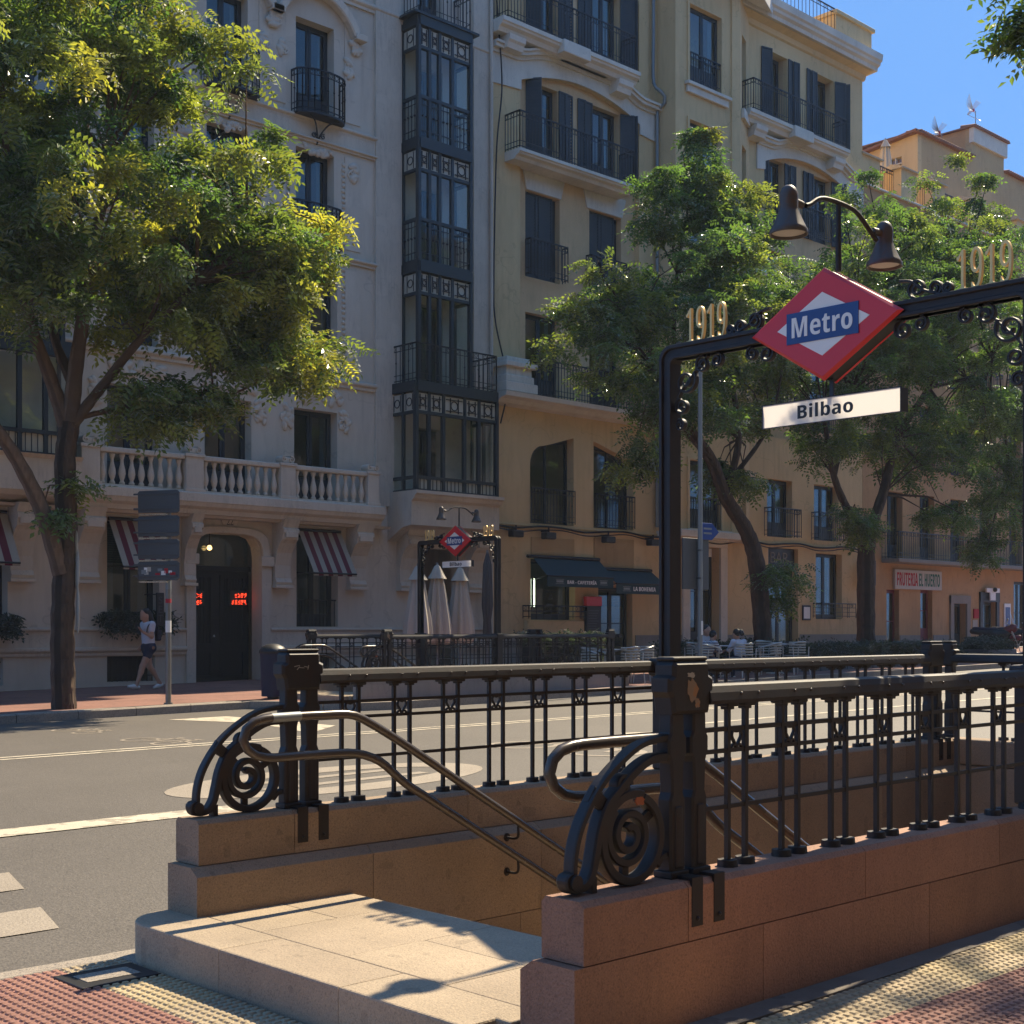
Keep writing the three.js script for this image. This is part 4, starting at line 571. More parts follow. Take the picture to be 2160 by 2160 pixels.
{ // ===== yellow building
  const X0 = 25.47, X1 = 43.93, TOP = 22.4, B = thing('apartment_building', 'yellow corner building with dark shutters, white arched pediments and a bar', 'building', [35, gy(35), Z0], { world: true });
  const fl = [[7.9, 10.3], [11.3, 13.72], [14.56, 16.82], [17.95, 20.35]];
  const bayW = [[27.25, 28.23], [29.72, 30.86]], w2W = [[38.25, 39.25], [41.0, 42.08]];
  const back = [], backW = [];
  for (const [a, b] of bayW) for (const [c, d] of fl) { const w = c < 14 ? [a - (a < 28 ? 0.3 : 0.15), b + 0.1] : [a, b]; back.push([w[0], w[1], c, d]); }
  for (const h of back) backW.push(h);
  // wing one: pier strips round a shallow recessed bay with an arched head
  const arch = (xa, xb, y, rise, n = 16) => Array.from({ length: n + 1 }, (_, i) => { const k = i / n; return [xb + (xa - xb) * k, y + rise * (1 - Math.pow(2 * k - 1, 2))]; });
  const aw = (x0, x1, flip) => { const p = [[x0, 4.36], [x1, 4.36]]; const n = 8; if (!flip) { p.push([x1, 6.9], [x0 + 0.9, 6.66]); for (let i = 0; i <= n; i++) { const a = Math.PI / 2 + i / n * Math.PI / 2; p.push([x0 + 0.55 + 0.55 * Math.cos(a), 6.02 + 0.55 * Math.sin(a)]); } } else { for (let i = 0; i <= n; i++) { const a = i / n * Math.PI / 2; p.push([x1 - 0.55 + 0.55 * Math.cos(a), 6.02 + 0.55 * Math.sin(a)]); } p.push([x1 - 0.9, 6.66], [x0, 6.9]); } return { pts: p }; };
  const ground = [[27.0, 28.8, 1.65, 3.37], [29.78, 31.3, 0.2, 2.62], [33.95, 35.5, 0.3, 4.0], [38.17, 39.9, 0.35, 4.14], [40.96, 42.6, 1.74, 4.05], aw(26.98, 28.74, false), aw(29.58, 31.34, true)];
  const up2 = []; for (const [a, b] of w2W) for (const [c, d] of [...fl.map(([p, q]) => [p + 0.45, q + 0.5]), [4.5, 6.45]]) up2.push([a - (c < 14 ? 0.15 : 0), b + (c < 14 ? 0.3 : 0), c, d]);
  const bayF = []; for (const [c, d] of [[4.5, 6.6], [8.3, 10.5], [11.5, 13.7], [14.75, 17.04], [18.2, 20.6]]) bayF.push([33.12, 34.7, c, d]);
  const recess = { pts: [[26.6, 7.86], [31.6, 7.86], [31.6, 16.66], ...arch(26.6, 31.6, 16.66, 0.5), [26.6, 16.66]] };
  const rec2 = { pts: [[37.95, 7.86], [43.0, 7.86], [43.0, 17.06], ...arch(37.95, 43.0, 17.06, 0.5), [37.95, 17.06]] };
  const rec3 = [26.6, 31.6, 17.95, 20.9];
  wall(B, X0, X1, -0.3, 7.84, Z0, ground.concat(up2.filter((h) => h[2] < 7)), M.yellow, 0.4);
  wall(B, X0, X1, 7.84, TOP, Z0, [recess, rec2, rec3, ...up2.filter((h) => h[2] > 17.2)], M.yellow, 0.16, 'pier_wall');
  wall(B, X0 + 0.02, X1 - 0.02, 7.84, TOP - 0.02, Z0 - 0.161, [...back, ...up2.filter((h) => h[2] > 7)], M.yellowRec, 0.35, 'recessed_wall');
  mb().box(X0 + 0.05, X1, -0.3, TOP, -38.3, -38).box(X1 - 0.3, X1, -0.3, TOP, -38, Z0 - 0.42).box(X0 + 0.1, X0 + 0.3, -0.3, TOP, -38, Z0 - 0.55).box(X0 + 0.3, X1 - 0.3, TOP - 0.3, TOP, -38, Z0 - 0.55).box(X0 + 0.3, X1 - 0.3, -0.3, TOP - 0.3, -29.8, -29.6).build('inner_wall', M.yellow, B);
  for (const [a, b, c, d] of backW) win(B, a, b, c, d, Z0 - 0.36, { kick: 0.5, curtain: c < 16 && c > 14 });
  for (const h of up2) win(B, h[0], h[1], h[2], h[3], h[2] > 7 ? Z0 - 0.36 : Z0 - 0.25, { kick: 0.4 });
  // arched first-floor windows
  for (const [x0, x1, f] of [[26.98, 28.74, 0], [29.58, 31.34, 1]]) { const sh = new THREE.Shape(aw(x0, x1, f).pts.map(([x, y]) => new THREE.Vector2(x, y))), hole = new THREE.Path([[x0 + 0.07, 4.42], [(x0 + x1) / 2 - 0.03, 4.42], [(x0 + x1) / 2 - 0.03, f ? 6.65 : 6.55], [x0 + (f ? 0.07 : 0.55), f ? 6.75 : 6.5], [x0 + 0.07, f ? 6.75 : 6.1]].map(([x, y]) => new THREE.Vector2(x, y))), hole2 = new THREE.Path([[(x0 + x1) / 2 + 0.03, 4.42], [x1 - 0.07, 4.42], [x1 - 0.07, f ? 6.1 : 6.75], [x1 - (f ? 0.55 : 0.07), f ? 6.5 : 6.75], [(x0 + x1) / 2 + 0.03, f ? 6.55 : 6.65]].map(([x, y]) => new THREE.Vector2(x, y))); sh.holes.push(hole, hole2); const w = mb().ext(sh, Z0 - 0.34, Z0 - 0.27).build('window', M.wood, B); for (const q of [hole, hole2]) mb().ext(new THREE.Shape(q.getPoints()), Z0 - 0.32, Z0 - 0.31).build('pane', M.glass, w); rail(B, [[x0, Z0 + 0.06], [x1, Z0 + 0.06]], 4.4, 0.95, 0.13); }
  // shutters folded back beside the tall windows
  for (const [c, d] of [fl[2], fl[3]]) { const z = Z0 - 0.14; for (const [x, w, t] of [[26.95, 0.45, -0.9], [28.26, 0.3, 0], [28.56, 0.3, 0.12], [29.05, 0.3, -0.12], [29.36, 0.3, 0], [30.9, 0.45, -0.5], [31.28, 0.3, -1.2]]) shutter(B, x, c, d + 0.02, z, w, t); }
  for (const [c, d] of [[fl[2][0] + 0.45, fl[2][1] + 0.5], [fl[3][0] + 0.45, fl[3][1] + 0.5]]) { const z = c > 17 ? Z0 + 0.02 : Z0 - 0.13; for (const [x, w, t] of [[37.75, 0.46, -0.25], [39.28, 0.3, 0.1], [39.6, 0.3, -0.1], [40.38, 0.3, 0.1], [40.69, 0.3, 0], [42.12, 0.46, -0.35], [42.55, 0.3, -0.9]]) shutter(B, x, c, d, z, w, t); }
  for (const [a, b] of bayW) { shutter(B, a - (a < 28 ? 0.3 : 0.15), fl[1][0], fl[1][1], Z0 - 0.3, (b - a + (a < 28 ? 0.4 : 0.25)) / 2 - 0.01); shutter(B, a + 0.35 - (a < 28 ? 0.15 : 0), fl[1][0], fl[1][1], Z0 - 0.3, (b - a + (a < 28 ? 0.4 : 0.25)) / 2 - 0.01);
    mb().ext([[a - 0.28, fl[1][1] + 0.02], [b + 0.12, fl[1][1] + 0.02], [b + 0.28, 14.3], [a - 0.42, 14.3]], Z0 - 0.16, Z0 - 0.12).build('lintel_panel', M.white, B); rail(B, [[a - 0.35, Z0 - 0.1], [a - 0.35, Z0 + 0.12], [b + 0.15, Z0 + 0.12], [b + 0.15, Z0 - 0.1]], fl[1][0], 1.0, 0.13, false); }
  // balconies with white mouldings
  const slab = (x0, x1, y0, y1, zf, mid) => { const h = y1 - y0; const p = [[Z0 - 0.1, y0], [zf - 0.22, y0], [zf - 0.16, y0 + h * 0.3], [zf - 0.06, y0 + h * 0.45], [zf - 0.04, y0 + h * 0.6], [zf, y0 + h * 0.66], [zf, y1], [Z0 - 0.1, y1]]; mb().extX(p, x0, x1).build('balcony_slab', M.white, B); if (mid) mb().box((x0 + x1) / 2 - 0.55, (x0 + x1) / 2 + 0.55, y0 - 0.02, y1 + 0.003, zf - 0.2, zf + 0.09, 0.03).build('balcony_slab', M.white, B); };
  slab(26.0, 30.75, 14.24, 14.5, -26.98); rail(B, [[26.02, Z0], [26.02, -27.02], [30.7, -27.02], [30.7, Z0]], 14.5, 1.02, 0.12, false);
  slab(25.4, 31.0, 17.58, 17.92, -27.0, true); rail(B, [[25.6, Z0], [25.6, -27.04], [30.8, -27.04], [30.8, Z0]], 17.92, 1.02, 0.12, false);
  for (const x of [25.75, 30.2]) mb().extX([[Z0, 17.2], [-27.25, 17.24], [-27.2, 17.38], [-27.14, 17.44], [-27.12, 17.58], [Z0, 17.58]], x, x + 0.62).build('balcony_bracket', M.white, B);
  slab(36.4, 42.2, 17.94, 18.3, -27.0, true); rail(B, [[36.6, Z0], [36.6, -27.04], [42.0, -27.04], [42.0, Z0]], 18.3, 1.02, 0.12, false);
  for (const x of [36.9, 41.5]) mb().extX([[Z0, 17.56], [-27.25, 17.6], [-27.2, 17.74], [-27.14, 17.8], [-27.12, 17.94], [Z0, 17.94]], x, x + 0.62).build('balcony_bracket', M.white, B);
  rail(B, [[38.0, Z0 + 0.1], [42.9, Z0 + 0.1]], 15.0, 1.0, 0.12, false);
  for (const [a, b] of w2W) for (const y of [8.35, 11.75, 4.5]) rail(B, [[a - 0.3, Z0], [a - 0.3, Z0 + 0.3], [b + 0.4, Z0 + 0.3], [b + 0.4, Z0]], y, 0.95, 0.13, false);
  // arched pediments
  const pediment = (x0, x1, xa, xb, y, rise) => {
    const low = arch(xa, xb, y, rise), n = 30, top = Array.from({ length: n + 1 }, (_, i) => { const k = i / n, x = x0 + (x1 - x0) * k, q = Math.max(0, 1 - Math.pow(2 * Math.min(1, Math.max(0, (k - 0.12) / 0.76)) - 1, 2)); return [x, y + 0.5 + rise * 0.7 * sm(Math.min(1, q * 1.15))]; });
    mb().ext([[x0, y - 0.36], [xa, y - 0.28], ...low.slice().reverse(), [xb, y - 0.28], [x1, y - 0.36], ...top.slice().reverse()], Z0, Z0 + 0.05).build('pediment_band', M.white, B);
    const c = mb(); for (const [d, h0, h1] of [[0.12, -0.03, 0.07], [0.24, 0.07, 0.17], [0.3, 0.17, 0.24]]) { const s = [...top.map(([x, q]) => [x, q + h0]), ...top.slice().reverse().map(([x, q]) => [x, q + h1])]; c.ext(s, Z0 + 0.0, Z0 + d); } c.build('pediment_cornice', M.white, B);
  };
  pediment(25.47, 32.5, 26.6, 31.6, 16.66, 0.5); pediment(37.5, 43.93, 37.95, 43.0, 17.06, 0.5);
  // ledge over the first floor with a stepped pier
  mb().extX([[Z0, 7.52], [-27.3, 7.56], [-27.2, 7.66], [-26.98, 7.7], [-26.95, 7.82], [Z0, 7.84]], 25.47, 32.5).build('ledge', M.white, B);
  mb().box(25.5, 26.7, 7.84, 8.1, Z0, -27.0, 0.02).box(25.56, 26.62, 8.1, 8.3, Z0, -27.06, 0.03).box(25.6, 26.55, 8.3, 8.52, Z0, -27.1).box(25.52, 26.7, 8.52, 8.66, Z0, -27.0, 0.02).box(25.64, 26.52, 8.66, 8.8, Z0, -27.12, 0.02).build('ledge_pier', M.white, B);
  rail(B, [[26.7, -27.03], [32.3, -27.03]], 7.84, 1.0, 0.12, false);
  molding(B, X0, X1, 4.2, 4.32, Z0, 0.05, M.yellow);
  mb().box(X0, 26.9, -0.2, 1.2, Z0, Z0 + 0.03).box(31.42, 33.6, -0.2, 1.2, Z0, Z0 + 0.03).box(35.9, 38.1, -0.2, 1.2, Z0, Z0 + 0.03).box(39.98, X1, -0.2, 1.2, Z0, Z0 + 0.03).build('plinth', M.greyBase, B);
  // louvred panels over the bar
  for (const [a, b, c, d] of [[27.0, 28.76, 3.42, 3.96], [29.58, 31.35, 2.96, 4.05]]) { const l = mb(); l.box(a, b, c, d, Z0 - 0.02, Z0 + 0.012); for (let y = c + 0.04; y < d; y += 0.07) l.bar(V(a + 0.02, y, Z0 + 0.02), V(b - 0.02, y, Z0 + 0.02), 0.02, 0.05); l.build('louvre_panel', M.tan, B); }
  // bar front: window, planter sill, door, menu board
  const bw = win(B, 27.0, 28.8, 1.65, 3.37, Z0 - 0.24, { kick: 0.05, leaves: 1 });
  mb().box(26.74, 29.04, 1.22, 1.62, Z0, Z0 + 0.14, 0.015).build('window_sill', M.yellow, B); rail(B, [[26.7, Z0], [26.7, Z0 + 0.24], [29.05, Z0 + 0.24], [29.05, Z0]], 1.68, 0.36, 0.3, false);
  win(B, 29.78, 31.3, 0.2, 2.62, Z0 - 0.24, { kick: 0.3, rows: 2 });
  // white framed entrance and other ground-floor openings of wing two
  mb().box(33.6, 33.95, -0.2, 4.2, Z0, Z0 + 0.09, 0.02).box(35.5, 35.85, -0.2, 4.2, Z0, Z0 + 0.09, 0.02).box(33.6, 35.85, 4.0, 4.22, Z0, Z0 + 0.1, 0.02).box(34.4, 35.1, 3.7, 3.96, Z0 - 0.2, Z0 + 0.02).build('door_surround', M.white, B);
  win(B, 33.95, 35.5, 0.3, 4.0, Z0 - 0.3, { kick: 0.9, rows: 2 }); win(B, 38.17, 39.9, 0.35, 3.5, Z0 - 0.25, { kick: 0.5, rows: 1 }); mb().box(38.17, 39.9, 3.5, 4.14, Z0 - 0.3, Z0 - 0.16).build('fascia', M.black, B);
  win(B, 40.96, 42.6, 1.74, 4.05, Z0 - 0.25, { kick: 0.05 }); rail(B, [[40.8, Z0], [40.8, Z0 + 0.35], [42.95, Z0 + 0.35], [42.95, Z0]], 1.78, 0.5, 0.4, false);
  { const g = text('BAR', fontR, 0.36, 1.0, 0.012).translate(39.0 - 35, 3.82 - gy(35), -0.158); part('lettering', boxUV(g), M.greyBase, B, null, { label: 'faint grey lettering on the dark fascia' }); }
  // projecting corner bay
  wall(B, 32.4, 35.62, 4.4, TOP, -26.9, bayF, M.yellow, 0.3, 'bay_wall'); for (const [a, b, c, d] of bayF) { win(B, a, b, c, d, -27.05, { leaves: 2, kick: 0.5 }); rail(B, [[a, -26.92], [b, -26.92]], c, 0.95, 0.12, false); mb().box(a - 0.22, b + 0.35, c - 0.14, c - 0.04, -26.9, -26.72, 0.01).box(a - 0.16, b + 0.28, c - 0.36, c - 0.14, -26.9, -26.8, 0.02).build('window_sill', M.white, B); mb().box(a - 0.1, a, c - 0.04, d + 0.08, -26.9, -26.86).box(b, b + 0.1, c - 0.04, d + 0.08, -26.9, -26.86).box(a, b, d, d + 0.08, -26.9, -26.86).build('window_surround', M.yellow, B); }
  mb().box(32.4, 32.7, 4.4, TOP, Z0, -27.2).build('bay_wall', M.yellow, B); for (const x of [35.2, 32.4]) mb().box(x, x + 0.42, 4.4, TOP - 0.5, -26.9, -26.84).build('pilaster', M.yellow, B);
  { const L = Math.hypot(1.5, 0.7), ang = Math.atan2(0.7, 1.5), g = mb(); const s = new THREE.Shape([[0, 4.4], [L, 4.4], [L, TOP], [0, TOP]].map(([x, y]) => new THREE.Vector2(x, y))); for (const [c, d] of bayF.map((h) => [h[2], h[3]])) s.holes.push(new THREE.Path([[0.5, c], [1.15, c], [1.15, d], [0.5, d]].map(([x, y]) => new THREE.Vector2(x, y)))); g.ext(s, -0.25, 0); g.g[0].rotateY(ang).translate(35.62, 0, -26.9); g.g[0] = g.g[0].rotateY(0); g.build('bay_wall', M.yellow, B);
    for (const h of bayF) { const w = win(B, 0, 0.65, h[2], h[3], 0, { leaves: 1, kick: 0.4 }); const c = orgOf(B); w.position.set(35.62 + 0.5 * Math.cos(ang) - 0.14 * Math.sin(ang) - c.x, h[2] - c.y, -26.9 - 0.5 * Math.sin(ang) - 0.14 * Math.cos(ang) - c.z); w.rotation.y = ang; const q = mb().box(0.35, 1.3, h[2] - 0.36, h[2] - 0.04, 0, 0.12, 0.02); q.g[0].rotateY(ang).translate(35.62, 0, -26.9); q.build('window_sill', M.white, B); } }
  mb().extY([[32.4, Z0], [32.4, -26.6], [35.7, -26.6], [37.4, Z0]], 4.22, 4.42, 0.02).build('bay_base', M.white, B);
  // eaves and roof terrace
  mb().box(25.5, 36, TOP, 28.5, -37, Z0 - 0.01).build('added_storey', M.yellow, B); mb().box(25.5, 36.6, 28.5, 28.8, -37.4, Z0 + 0.95).build('added_cornice', M.white, B);  // unseen storey and cornice added to shade the far pavement
  mb().extX([[Z0, 21.62], [Z0 + 0.46, 21.66], [Z0 + 0.48, 21.78], [Z0 + 0.58, 21.84], [Z0 + 0.6, 21.93], [Z0 + 0.67, 21.98], [Z0 + 0.7, 22.2], [Z0 - 0.3, 22.26]], X0, 44.2).build('cornice', M.white, B); mb().extX([[Z0, 21.36], [Z0 + 0.08, 21.4], [Z0 + 0.12, 21.55], [Z0 + 0.4, 21.615], [Z0, 21.618]], X0, 44.0).build('soffit', M.yellow, B);
  mb().extY([[32.4, Z0 + 0.6], [32.4, -26.25], [35.8, -26.25], [37.6, Z0 + 0.6]], 21.7, 22.22, 0.03).build('cornice', M.white, B);
  rail(B, [[30, Z0 + 0.35], [41.6, Z0 + 0.35]], 22.22, 0.95, 0.22, false); mb().box(41.6, 43.9, 22.2, 22.98, Z0 - 0.6, Z0 + 0.4).box(41.5, 44.0, 22.98, 23.12, Z0 - 0.7, Z0 + 0.5, 0.02).build('roof_parapet', M.yellow, B);
  mb().tube([[32.1, 21.3, 0.14], [32.1, 19.5, 0.14], [32.1, 18.1, 0.14], [32.15, 17.8, 0.3], [32.3, 17.66, 0.4], [32.35, 17.4, 0.36], [32.28, 17.2, 0.16], [32.28, 16.5, 0.14], [32.28, 9, 0.14], [32.28, 4.5, 0.14]].map(([a, b, c]) => V(a, b, Z0 + c)), 0.055, 90, 8).build('downpipe', M.galv, B);
}
{ // ===== old peach building at the far right, with a roof terrace
  const X0 = 43.95, X1 = 60, B = thing('apartment_building', 'peach building with a greengrocer sign and a sunlit roof terrace, right of the yellow one', 'building', [50, gy(50), Z0], { world: true });
  const up = []; for (const y of [4.05, 7.5, 10.9, 14.2]) for (const x of [45.6, 47.95, 50.3, 52.65, 55.2]) up.push([x, x + 1.1, y, y + 2.5]);
  const gr = [[45.57, 46.46, 0.4, 2.86], [48.0, 48.9, 0.4, 2.9], [50.45, 51.5, 0.4, 2.4], [52.85, 54.0, 0.4, 2.5], [55.6, 57, 0.4, 3.4]];
  wall(B, X0, X1, -0.3, 17.6, Z0, [...up, ...gr], M.peach, 0.4);
  mb().box(X0, X1, -0.3, 17.2, -36.3, -36).box(X0 + 0.01, X0 + 0.3, -0.3, 17.3, -36, Z0 - 0.41).box(X1 - 0.3, X1, -0.3, 17.3, -36, Z0 - 0.41).box(X0, X1, 17.2, 17.4, -36, Z0 - 0.41).box(X0 + 0.3, X1 - 0.3, -0.3, 17.2, -29.6, -29.4).build('inner_wall', M.peach, B);
  for (const [a, b, c, d] of up) { win(B, a, b, c, d, Z0 - 0.25, { kick: 0.4 }); if (c > 5) rail(B, [[a - 0.2, Z0], [a - 0.2, Z0 + 0.35], [b + 0.2, Z0 + 0.35], [b + 0.2, Z0]], c, 0.95, 0.14, false); }
  mb().box(45.2, 59, 3.84, 4.0, Z0, Z0 + 0.75, 0.03).build('balcony_slab', M.greyBase, B); rail(B, [[45.25, Z0], [45.25, Z0 + 0.7], [58.9, Z0 + 0.7]], 4.0, 0.98, 0.13, false);
  win(B, ...gr[0], Z0 - 0.2, { leaves: 1, mat: M.redWood, kick: 0.1, rows: 2 }); win(B, ...gr[1], Z0 - 0.2, { leaves: 1, mat: M.redWood, kick: 0.9, rows: 2 }); win(B, ...gr[2], Z0 - 0.25, { kick: 0.7 }); win(B, ...gr[3], Z0 - 0.2, { leaves: 1, rows: 2 }); win(B, ...gr[4], Z0 - 0.2, { rows: 2 });
  mb().box(50.2, 50.45, -0.1, 2.7, Z0, Z0 + 0.08).box(51.5, 51.78, -0.1, 2.7, Z0, Z0 + 0.08).box(50.2, 51.78, 2.4, 2.72, Z0, Z0 + 0.09).build('door_surround', M.greyBase, B); mb().box(52.6, 52.85, 0.2, 2.9, Z0, Z0 + 0.07).box(54.0, 54.22, 0.2, 2.9, Z0, Z0 + 0.07).box(52.6, 54.22, 2.5, 2.9, Z0, Z0 + 0.09).build('door_surround', M.black, B);
  mb().box(X0, 45.5, -0.2, 1.15, Z0, Z0 + 0.03).box(46.5, 47.95, -0.2, 1.15, Z0, Z0 + 0.03).box(48.95, 50.15, -0.2, 1.15, Z0, Z0 + 0.03).build('plinth', M.greyBase, B);
  // terrace parapet, its pillars and railing
  for (const [a, b, h] of [[44.0, 45.2, 18.75], [46.7, 47.8, 18.85], [49.0, 49.95, 18.85], [52.0, 53.0, 18.8], [56, 57, 18.8]]) { const p = mb().box(a, b, 17.6, h, Z0 - 0.8, Z0 - 0.05).build('terrace_pillar', M.yellow, B); mb().extX([[Z0 - 0.92, h], [Z0 + 0.07, h], [Z0 + 0.07, h + 0.05], [Z0 - 0.42, h + 0.2], [Z0 - 0.92, h + 0.05]], a - 0.12, b + 0.12).build('coping', M.stoneCap, p); }
  for (const [a, b] of [[45.2, 46.7], [47.8, 49.0], [49.95, 52], [53, 56]]) rail(B, [[a, Z0 - 0.4], [b, Z0 - 0.4]], 17.65, 1.15, 0.13, false);
  mb().box(X0, X1, 17.6, 17.68, Z0 - 0.5, Z0 + 0.12, 0.02).build('terrace_edge', M.white, B);
  // taller set-back part with tiled roofs
  const ZB = -30.2, S = 30.2 / 27.6, q = (x, y) => [x * S, 1.4 + (y - 1.4) * S];
  const pts = [[q(47.79, 14)[0] + 0.303, q(0, 14)[1]], q(62, 14), q(62, 20.5), q(54.72, 20.5), q(54.72, 21.7), q(52.0, 21.7), q(52.0, 20.45), [q(47.79, 0)[0] + 0.303, q(0, 20.45)[1]]];
  mb().ext(pts, ZB - 0.3, ZB).build('setback_wall', M.tan, B);
  const [lx, ly] = q(47.79, 20.45), [rx, ry] = q(52, 21.7), [ex] = q(54.72, 0), [, lo] = q(0, 14);
  { const s = new THREE.Shape([[-0.01, lo], [7.8, lo], [7.8, ly - 0.9], [-0.01, ly]].map(([x, y]) => new THREE.Vector2(x, y))), h = new THREE.Path([[0.75, ly - 1.35], [1.35, ly - 1.35], [1.35, ly - 0.8], [0.75, ly - 0.8]].map(([x, y]) => new THREE.Vector2(x, y))); s.holes.push(h); const b = mb().ext(s, 0, 0.3); b.g[0].rotateY(Math.PI / 2).translate(lx, 0, ZB); b.build('side_wall', M.yellow, B); mb().box(lx + 0.16, lx + 0.18, ly - 1.35, ly - 0.8, ZB - 1.4, ZB - 0.7).build('pane', M.glass, B); mb().box(lx + 0.02, lx + 0.1, ly - 1.1, ly - 1.05, ZB - 1.35, ZB - 0.75).box(lx + 0.02, lx + 0.1, ly - 1.35, ly - 0.8, ZB - 1.07, ZB - 1.03).build('window_bar', M.white, B); }
  mb().ext([[rx, ry - 2], [rx + 0.3, ry - 2], [rx + 0.3, ry], [rx, ry]], ZB - 3, ZB - 0.301).build('side_wall', M.peach, B);
  const [, bandLo] = q(0, 21.1); mb().box(rx - 0.04, ex + 0.12, bandLo, ry + 0.02, ZB - 0.1, ZB + 0.12).build('cornice', M.white, B);
  { const t = mb(); const rowOf = (x0, x1, y, z, n) => { for (let i = 0; i < n; i++) { const x = x0 + (x1 - x0) * (i + 0.5) / n; t.cyl(V(x, y + 0.03, z + 0.22), V(x, y + 0.12, z - 0.5), 0.075, 0.09, 6); } }; rowOf(lx - 0.1, rx, ly, ZB, 26); rowOf(ex, ex + 6, q(0, 20.5)[1], ZB, 32); rowOf(rx - 0.1, ex + 0.15, ry + 0.02, ZB, 18); t.box(lx - 0.15, rx, ly + 0.0, ly + 0.06, ZB - 8, ZB + 0.2); t.box(rx - 0.15, ex + 0.2, ry, ry + 0.06, ZB - 4, ZB + 0.22); t.box(lx - 0.22, lx + 0.2, ly - 0.05, ly + 0.04, ZB - 0.6, ZB + 0.2);
    t.build('roof', M.roofTile, B, { stuff: true }); mb().bar(V(lx - 0.1, ly + 0.05, ZB + 0.1), V(lx - 0.1, ly - 0.85, ZB - 7.8), 0.4, 0.1).build('verge', M.roofTile, B); }
  mb().box(X0, lx, 17.4, 18.35, -36, -35.8).bar(V(44.5, 19.6, -34.8), V(lx, 19.9, -34.8), 0.1, 1.2).build('rear_roof', M.roofTile, B);
  const an = (x, y, h, label, dir) => { const [ax, ay] = q(x, y), t = thing('roof_antenna', label, 'antenna', [ax, ay, ZB - 1.2]); mb().cyl(V(0, -0.5, 0), V(0, h, 0), 0.025, 0.02, 6).build('mast', M.galv, t); const b = mb(); b.cyl(V(0, h - 0.15, 0), V(-1.25, h - 0.05, 0.3), 0.014, 0.014, 5); for (let i = 0; i < 4; i++) for (const k of [-1, 1]) b.cyl(V(-0.35, h - 0.12, 0.08), V(-1.5, h - 0.12 + k * (0.06 + 0.1 * i), 0.35 + 0.04 * i), 0.016, 0.016, 4); for (const k of [-1, 1]) for (let i = 0; i < 4; i++) b.cyl(V(-0.1 - 0.04 * i, h - 0.14, -0.3), V(-0.1 - 0.12 * i, h - 0.14 + k * 0.42, 0.3), 0.013, 0.013, 4); b.build('aerial', M.alum, t); mb().box(-0.5, -0.38, h - 0.17, h - 0.06, 0.06, 0.16).build('reflector', M.red, t); };
  an(51.6, 20.8, 0.95, 'rooftop aerial on a short mast left of the highest gable', 0); an(54.4, 21.7, 1.75, 'rooftop aerial on the taller mast at the right end of the roof', 0);
}
{ // unseen row of houses, added to close the canyon and cut sky light
  const B = thing('apartment_building', 'added row of houses on the viewer side of the street, unseen behind the camera', 'building', [0, 0, 9], { world: true }), w = [];
  for (let x = -58; x < 68; x += 3.2) for (let y = 4.6; y < 22; y += 3.3) w.push([x, x + 1.2, y, y + 2.3]);
  wall(B, -60, 70, -0.3, 25, 9.4, w, M.brick, 0.4); mb().box(-60, 70, -0.3, 25, 19, 19.4).box(-60, -59.6, -0.3, 25, 9.4, 19).box(69.6, 70, -0.3, 25, 9.4, 19).box(-60, 70, 24.6, 25, 9.4, 19).box(-59.6, 69.6, -0.3, 24.6, 10, 10.2).build('inner_wall', M.peach, B);
}

// ---------- trees ----------
const leafMat = (c) => new THREE.MeshPhysicalMaterial({ color: c, roughness: 0.92, transmission: 0.68, thickness: 0, clearcoat: 1, clearcoatRoughness: 0.2, side: THREE.DoubleSide });
M.leaf = leafMat(C(0.95, 0.95, 0.95)); M.leaf.color.setRGB(1, 1, 1);
function sprayGeo(seed, n = 9, L = 0.30, lw = 0.058, ll = 0.125) {  // one compound leaf: paired leaflets along a drooping stalk
  const r = rng(seed), p = [], q = (a, b, c) => p.push(...a, ...b, ...c);
  for (let i = 0; i < n; i++) {
    const k = i / (n - 1), s = i === n - 1 ? 0 : i % 2 ? 1 : -1, y = -0.09 * k * k, base = [0, y, L * k], len = ll * (0.8 + 0.4 * r()), a = s === 0 ? 0 : s * (1.15 + 0.25 * r()), dx = Math.sin(a) * len, dz = Math.cos(a) * len, px = Math.cos(a) * lw / 2, pz = -Math.sin(a) * lw / 2, dr = -0.02 - 0.03 * r();
    const tip = [base[0] + dx, y + dr, base[2] + dz], m1 = [base[0] + dx * 0.5 + px, y + dr * 0.2 + 0.006, base[2] + dz * 0.5 + pz], m2 = [base[0] + dx * 0.5 - px, y + dr * 0.2 + 0.006, base[2] + dz * 0.5 - pz];
    q(base, m1, tip); q(base, tip, m2);
  }
  const g = new THREE.BufferGeometry(); g.setAttribute('position', new THREE.Float32BufferAttribute(p, 3)); g.computeVertexNormals(); return boxUV(g);
}
const SPRAY = sprayGeo(5);
